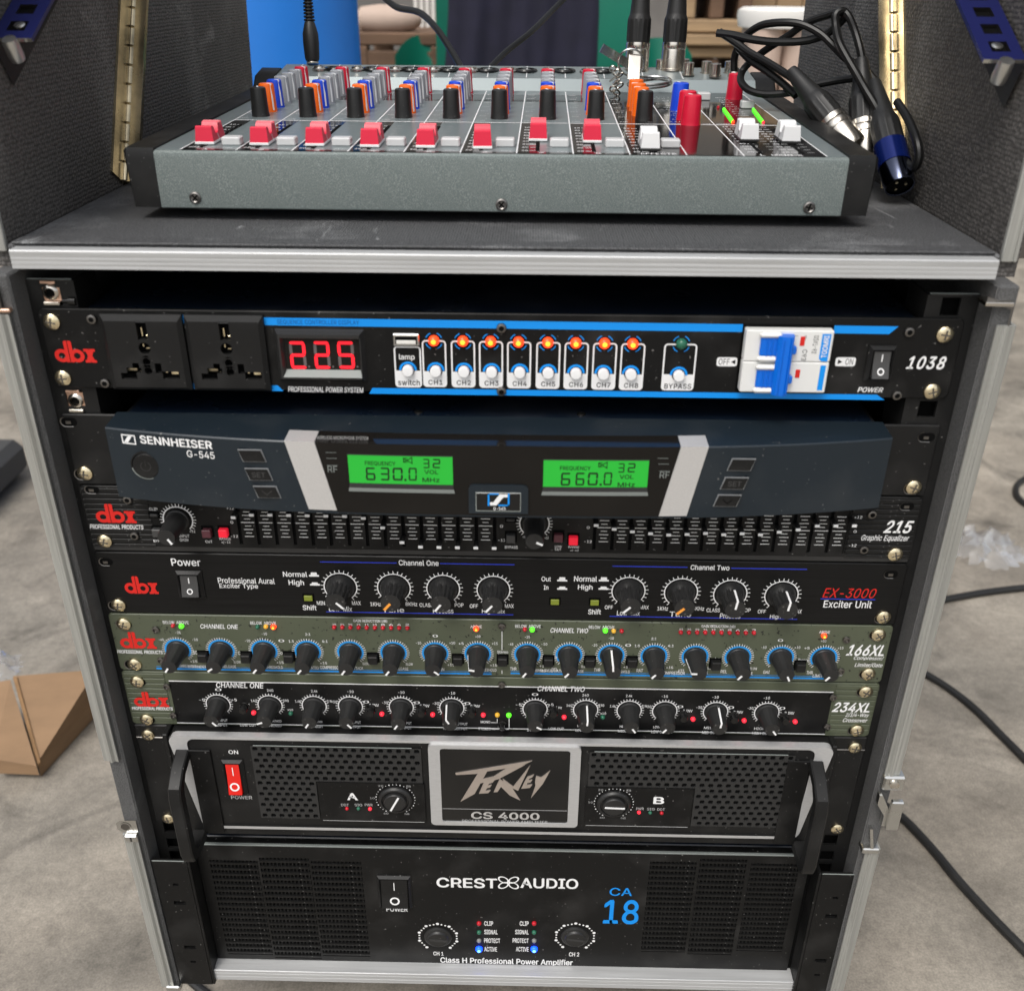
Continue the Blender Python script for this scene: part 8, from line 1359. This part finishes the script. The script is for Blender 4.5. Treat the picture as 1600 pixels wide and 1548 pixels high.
# coiled microphone cables on the right of the mixer
c1 = [(1147, 112, 262), (1148, 88, 262), (1160, 62, 255), (1185, 42, 240), (1215, 36, 230), (1250, 38, 222), (1280, 52, 215), (1300, 70, 208), (1322, 92, 200), (1350, 108, 195), (1368, 128, 190)]
c2 = [(1120, 52, 250), (1145, 55, 245), (1175, 62, 238), (1215, 66, 230), (1260, 64, 222), (1290, 54, 215), (1308, 40, 210), (1322, 24, 205), (1315, 18, 204), (1306, 24, 203), (1306, 42, 200), (1311, 66, 192), (1322, 88, 185), (1336, 112, 178), (1352, 140, 168), (1370, 170, 158), (1384, 200, 146), (1400, 232, 136), (1413, 252, 124), (1428, 262, 114), (1436, 245, 112), (1432, 218, 118), (1418, 185, 136), (1402, 160, 156)]
c3 = [(1246, 128, 200), (1222, 112, 214), (1196, 96, 226), (1170, 82, 236), (1148, 66, 244), (1124, 50, 250)]
c4 = [(1350, 120, 186), (1340, 122, 190), (1310, 126, 200), (1270, 134, 208), (1240, 144, 214), (1200, 148, 222), (1172, 142, 230), (1158, 128, 240), (1160, 112, 248), (1174, 96, 246), (1200, 76, 238), (1232, 56, 230), (1260, 36, 222), (1290, 25, 214), (1315, 19, 206), (1326, 26, 202), (1336, 50, 198), (1344, 78, 192), (1348, 100, 188)]
c5 = [(1244, 150, 205), (1222, 130, 216), (1196, 110, 228), (1172, 94, 240), (1154, 76, 248)]
TP = lambda l: [at(*p) for p in l]
SB = 'coiled cables beside the mixer'
t_ = thing('microphone_cable', 'black cable whose ribbed plug lies against the right cheek of the mixer', 'cable', at(1270, 160, 175), SB)
m_ = MB(); xlr_plug(m_, at(1236, 110, 200), at(1334, 232, 158)); m_.put('plug', t_); m_ = MB(); m_.tube(TP(c3), 2.5, 'cable_black'); m_.tube(TP(c5), 2.5, 'cable_black'); m_.tube(TP(c1), 2.5, 'cable_black'); m_.put('cable', t_)
t_ = thing('microphone_cable', 'black cable with silver plug hanging upright behind the plug with painted blue reflection', 'cable', at(1350, 180, 176), SB)
m_ = MB(); xlr_plug(m_, at(1346, 92, 190), at(1352, 246, 160)); m_.put('plug', t_); m_ = MB(); m_.tube(TP(c4), 2.5, 'cable_black'); m_.put('cable', t_)
t_ = thing('microphone_cable', 'black cable with plug carrying a painted blue reflection, pointing to the front by the right wall', 'cable', at(1400, 270, 120), SB)
m_ = MB(); e0, e1 = Vector(at(1366, 128, 178)), Vector(at(1406, 292, 116)); xlr_plug(m_, e0, e1, sheen='plug_dark')
dn = (e1-e0).normalized(); sd_ = dn.orthogonal().normalized(); m_.rod(e1-dn*3, e1-dn*2, [(7.4, 0), (7.4, 1), (.1, 1)], 'pit', n=24)
for k in range(3): a = 2.1*k+.4; v = (sd_*math.cos(a)+dn.cross(sd_)*math.sin(a))*3.6; m_.rod(e1-dn*6+v, e1-dn*.8+v, [(.9, 0), (.9, 1), (.1, 1)], 'gold_zinc', n=8)
m_.put('plug', t_); m_ = MB(); m_.rod(e1-dn*31, e1-dn*15, [(9.65, 0), (9.65, 1)], 'plug_blue_reflection', n=36); m_.put('blue_reflection_band', t_)  # blue band paints a reflection onto the plug shell
m_ = MB(); m_.tube(TP(c2), 2.6, 'cable_black'); m_.put('cable', t_)
cable_thing('rear_cable', 'thin black cable hanging down behind the mixer, left of the green chair', 'cable', lambda b: b.tube([at(595, -8, 560), at(620, 12, 540), at(655, 20, 510), at(682, 45, 480), at(705, 80, 455), at(725, 115, 430)], 3, 'cable_black'))
cable_thing('rear_cable', 'thin black cable slanting up to the right across the dark cloth', 'cable', lambda b: b.tube([at(760, 112, 440), at(790, 82, 470), at(830, 50, 500), at(865, 15, 540), at(890, -10, 560)], 2.6, 'cable_black'))

# ================================================================== things on the floor and behind
def fl(px, py, z=FZ): return atz(px, py, z)
c_ = thing('cardboard_box', 'crushed brown cardboard box with plastic film on the floor left of the case', 'box', fl(60, 1150))
top_ = [atz(20, 1056, FZ+64), atz(150, 1046, FZ+64), atz(160, 1082, FZ+20), atz(58, 1192, FZ+20)]
def slabz(name, pts, z0_, mt, par):        # solid between a sloping top outline and a lower level
    m_ = MB(); n = len(pts); m_.add([tuple(p) for p in pts]+[(p[0], p[1], z0_) for p in pts], [tuple(range(n)), tuple(range(2*n-1, n-1, -1))]+[(i, (i+1) % n, n+(i+1) % n, n+i) for i in range(n)], mt); return m_.put(name, par)
slabz('box_body', top_, FZ+1, 'cardboard', c_)
slabz('box_flap', [atz(16, 1062, FZ+66), atz(57, 1196, FZ+23), atz(-10, 1186, FZ+30), atz(-40, 1070, FZ+60)], FZ+10, 'cardboard', c_)
slabz('packing_tape', [atz(20, 1058, FZ+65), atz(26, 1057, FZ+65), atz(63, 1190, FZ+21.5), atz(58, 1194, FZ+21)], FZ+18, 'cardboard_edge', c_)
def crumple(name, label, cat, cx_, cy_, z, w_, d_, h_, seed):
    rnd = random.Random(seed); m_ = MB(); n = 13; vs = []
    for i in range(n):
        for j in range(n):
            a = (i/(n-1)-.5); c = (j/(n-1)-.5); e = max(0, 1-(a*a+c*c)*4.2); vs.append((cx_+w_*a*(1+rnd.uniform(-.15, .15)), cy_+d_*c*(1+rnd.uniform(-.15, .15)), z+2+h_*e*rnd.uniform(.1, 1)))
    m_.add(vs, [(i*n+j, (i+1)*n+j, (i+1)*n+j+1, i*n+j+1) for i in range(n-1) for j in range(n-1) if (i-6)**2+(j-6)**2 < 40], 'film'); me_ = m_.put(name, None); tag(me_, label, cat); return me_
q = fl(1530, 862); crumple('plastic_film', 'crumpled clear plastic film on the floor right of the case', 'plastic bag', q[0], q[1], FZ, 130, 100, 50, 3)
q = Vector(atz(2, 1046, FZ+64)); crumple('plastic_film', 'crumpled clear plastic film lying over the cardboard box', 'plastic bag', q.x-20, q.y, FZ+60, 80, 60, 35, 5)
cable_thing('floor_cable', 'black cable snaking across the concrete from the case to the right edge', 'cable', lambda b: b.tube([Vector(fl(px, py))+Vector((0, 0, 4.5)) for px, py in ((1380, 1035), (1420, 1045), (1470, 1072), (1520, 1110), (1565, 1155), (1625, 1215))], 4.4, 'cable_floor'))
cable_thing('floor_cable', 'black cable running to the lower right corner of the floor', 'cable', lambda b: b.tube([Vector(fl(px, py))+Vector((0, 0, 4.5)) for px, py in ((1340, 1240), (1400, 1275), (1450, 1325), (1500, 1385), (1560, 1450), (1630, 1520))], 4.4, 'cable_floor'))
cable_thing('floor_cable', 'black cable lying straight near the plastic film on the right', 'cable', lambda b: b.tube([Vector(fl(px, py))+Vector((0, 0, 4.5)) for px, py in ((1440, 948), (1490, 938), (1550, 928), (1640, 918))], 5, 'cable_floor'))
cable_thing('floor_cable', 'loop of black cable at the right edge above the plastic film', 'cable', lambda b: b.tube([Vector(fl(px, py))+Vector((0, 0, 5)) for px, py in ((1640, 735), (1600, 752), (1586, 768), (1596, 788), (1640, 808))], 5, 'cable_floor'))
cable_thing('floor_cable', 'short end of black cable under the bottom left corner of the case', 'cable', lambda b: b.tube([Vector(fl(px, py))+Vector((0, 0, 4.5)) for px, py in ((278, 1512), (290, 1528), (312, 1548), (350, 1575))], 3.6, 'cable_floor'))
q = fl(-40, 900); b = MB(); b.box(q[0]-330, fl(8, 915)[0]-120, q[1]+8, q[1]+330, FZ+8, FZ+70, 'grey_case', 14); o = b.put('equipment_case', None); tag(o, 'dark grey hard case on the floor at the left edge of the picture', 'case')
# ---- far things seen over the mixer (all stand on the floor)
def floor_at(px, y): q = at(px, 60, y); return q[0], y
# blue drum
x, y = at(405, 60, 1000)[0], 1000; r_ = at(560, 60, 1000)[0]-x
t_ = thing('plastic_drum', 'tall blue plastic drum behind the left wall of the open case', 'drum', (x, y, FZ))
m_ = MB(); m_.lathe([(r_*.93, 0), (r_, 20), (r_, 250), (r_*1.03, 262), (r_*1.03, 280), (r_, 292), (r_, 560), (r_*1.03, 572), (r_*1.03, 590), (r_, 602), (r_, 830), (r_*.97, 850), (.1, 852)], 'drum_blue', c=(x, y, FZ), axis='z', n=64); m_.put('drum_body', t_)
m_ = MB(); m_.lathe([(r_*1.0, 846), (r_*1.05, 850), (r_*1.05, 880), (r_*.98, 884), (.1, 884)], 'drum_blue_pale', c=(x, y, FZ), axis='z', n=64); m_.put('drum_lid', t_)
# green plastic armchair, clothes hung over it
def chair(px, y, wpx, topz, label, rot=0):
    x = at(px, 60, y)[0]; W_ = abs(at(px+wpx/2, 60, y)[0]-x); t_ = thing('garden_chair', label, 'chair', (x, y, FZ), 'green plastic garden chairs')
    m_ = MB(); vs = []; n = 14
    for k in range(n+1):
        a = -1+2*k/n; top_ = topz-min(60, W_*.5)*a*a*a*a; yy = y+120-60*a*a
        for zz_ in (FZ+430, FZ+560, topz*.5+(FZ+560)*.5, top_): vs.append((x+W_*a*(.86 if zz_ < FZ+500 else 1), yy+(zz_-FZ-430)*.18, zz_))
    nf = [(k*4+j, k*4+j+1, (k+1)*4+j+1, (k+1)*4+j) for k in range(n) for j in range(3)]
    m_.add(vs, nf, 'chair_green'); m_.add([(v[0], v[1]+9, v[2]) for v in vs], nf, 'chair_green'); m_.put('backrest', t_)
    m_ = MB(); m_.box(x-W_*.9, x+W_*.9, y-260, y+100, FZ+405, FZ+430, 'chair_green', 8); m_.put('seat', t_)
    for s in (-1, 1):
        m_ = MB(); m_.tube([(x+s*W_, y+90, FZ+600), (x+s*W_*1.08, y-60, FZ+608), (x+s*W_*1.05, y-240, FZ+600), (x+s*W_*1.0, y-265, FZ+540), (x+s*W_*.95, y-265, FZ+430)], 14, 'chair_green', n=10); m_.put('armrest', t_)
        for yy in (y-240, y+100): m_ = MB(); m_.rod((x+s*W_*.85, yy, FZ+410), (x+s*W_*.98, yy+(30 if yy > y else -20), FZ), [(22, 0), (16, 1)], 'chair_green', n=10); m_.put('leg', t_)
    return t_, x, W_
chair(838, 1500, 330, 260, 'green plastic garden chair with dark navy clothes hung over its back')
chair(1050, 1420, 92, at(1050, 62, 1530)[2], 'small green plastic garden chair behind the two upright microphone plugs')
chair(665, 1500, 120, at(665, 56, 1610)[2], 'low green plastic garden chair left of the dark navy clothes')
x0, x1 = at(702, 60, 1440)[0], at(925, 60, 1440)[0]
m_ = MB(); n, kz = 44, 10; vs = []
for i in range(n+1):
    t = i/n; x = x0+(x1-x0)*t
    for j in range(kz+1):
        s_ = j/kz; z = 235-(235+430)*s_; wv = 7*math.sin(t*17+1.9*math.sin(s_*5))*(.4+s_)+3*math.sin(t*41+2+s_*4); vs.append((x+(t-.5)*60*s_+5*math.sin(s_*9), 1440-18*s_+wv, z))
for i in range(n+1):
    for j in range(kz+1): v = vs[i*(kz+1)+j]; vs.append((v[0], v[1]+8, v[2]))
nb = (n+1)*(kz+1); m_.add(vs, [(i*(kz+1)+j, i*(kz+1)+j+1, (i+1)*(kz+1)+j+1, (i+1)*(kz+1)+j) for i in range(n) for j in range(kz)]+[(nb+i*(kz+1)+j, nb+(i+1)*(kz+1)+j, nb+(i+1)*(kz+1)+j+1, nb+i*(kz+1)+j+1) for i in range(n) for j in range(kz)], 'cloth_navy')
o = m_.put('hanging_clothes', None); tag(o, 'dark navy clothes with deep folds hung over the green chair back', 'clothes')
# wooden table with bundles
def table(px0, px1, y, ztop, depth, label, mt='wood', shelves=()):
    xa, xb = at(px0, 60, y)[0], at(px1, 60, y)[0]; t_ = thing('wooden_table', label, 'table', ((xa+xb)/2, y, FZ)); npl = 3
    for k in range(npl): yy = y+depth*k/npl; MB().box(xa-8, xb+8, yy+2, yy+depth/npl-2, ztop-24, ztop, mt, 3).put('plank', t_)
    for xx in (xa+14, xb-14):
        for yy in (y+20, y+depth-20): MB().box(xx-22, xx+22, yy-18, yy+18, FZ, ztop-24, mt, 3).put('leg', t_)
    for zz_ in shelves: MB().box(xa-4, xb+4, y+4, y+26, zz_-55, zz_, mt, 3).put('rail', t_)
    return t_
table(545, 700, 1650, at(603, 46, 1700)[2]-4, 420, 'dark wooden table behind the blue drum carrying a pale bundle', 'wood_dark', (at(603, 80, 1650)[2],))
q = at(603, 30, 1640); m_ = MB(); m_.lathe([(8, -70), (22, -58), (27, -20), (25, 24), (20, 50), (8, 64)], 'beige', c=(q[0], q[1]+60, at(603, 30, 1700)[2]), axis='x', n=20); o = m_.put('bundle', None); tag(o, 'pale pinkish rolled bundle lying on the dark wooden table', 'bundle')
m_ = MB()
for k in range(6): xx = at(652+9*k, 30, 1900)[0]; m_.box(xx-7, xx+2, 1900, 1912, FZ, 300, 'stool_white', 2)
o = m_.put('slatted_screen', None); tag(o, 'pale corrugated sheet standing behind the low green chair', 'screen')
# stacked pallets of pale wood
t_ = thing('pallet_stack', 'stack of rough wooden pallets behind the microphone plugs and white stool', 'pallets', (at(1150, 60, 1850)[0], 1850, FZ))
xa, xb = at(1062, 60, 1850)[0], at(1160, 60, 1850)[0]; rnd = random.Random(4); z = FZ
while z < 340:
    h_ = rnd.choice((22, 26)); o_ = rnd.uniform(-16, 16); MB().box(xa+o_, xb+o_, 1850+rnd.uniform(-14, 14), 2100, z+2, z+h_+2, rnd.choice(('wood', 'wood', 'wood_dark')), 3).put('board', t_); z += h_+3
    if rnd.random() < .6:
        for k in (0, .45, .9): xx = xa+(xb-xa)*k; MB().box(xx, xx+30, 1856, 2080, z, z+54, rnd.choice(('wood', 'wood_dark')), 3).put('block', t_)
        z += 56
t_ = thing('plywood_sheet', 'pale plywood sheets leaning upright behind the white stool', 'plywood', (at(1210, 60, 2000)[0], 2000, FZ))
xa = at(1165, 60, 2000)[0]
for k in range(4): MB().box(xa+k*62, xa+k*62+58, 1990+k*9, 2006+k*9, FZ, 420, 'wood', 3).put('sheet', t_)
# white stool
x = at(1222, 22, 1100)[0]; rr_ = abs(at(1290, 22, 1100)[0]-x); zt_ = at(1222, 14, 1100)[2]
t_ = thing('plastic_stool', 'white round plastic stool standing behind the coiled cables', 'stool', (x, 1100, FZ)); sc_ = rr_
m_ = MB(); m_.lathe([(sc_*.8, -26), (sc_*.97, -24), (sc_*1.02, -10), (sc_, -2), (sc_*.9, 2), (.1, 0)], 'stool_white', c=(x, 1100, zt_), axis='z', n=48); m_.put('seat', t_)
for k in range(4):
    a = math.pi/4+k*math.pi/2; m_ = MB(); m_.rod((x+sc_*.55*math.cos(a), 1100+sc_*.55*math.sin(a), zt_-20), (x+sc_*.9*math.cos(a), 1100+sc_*.9*math.sin(a), FZ), [(26, 0), (20, 1)], 'beige', n=12); m_.put('leg', t_)
# wall closing the yard
t_ = thing('yard_wall', 'dim plastered wall far behind the chairs and pallets', 'wall', (0, 3600, FZ))
mat('plaster', (.16, .15, .14), .9, var=.25, scale=4, bump=.4)
MB().box(-4500, 4500, 3600, 3750, FZ, FZ+2600, 'plaster', 5).put('wall_face', t_)
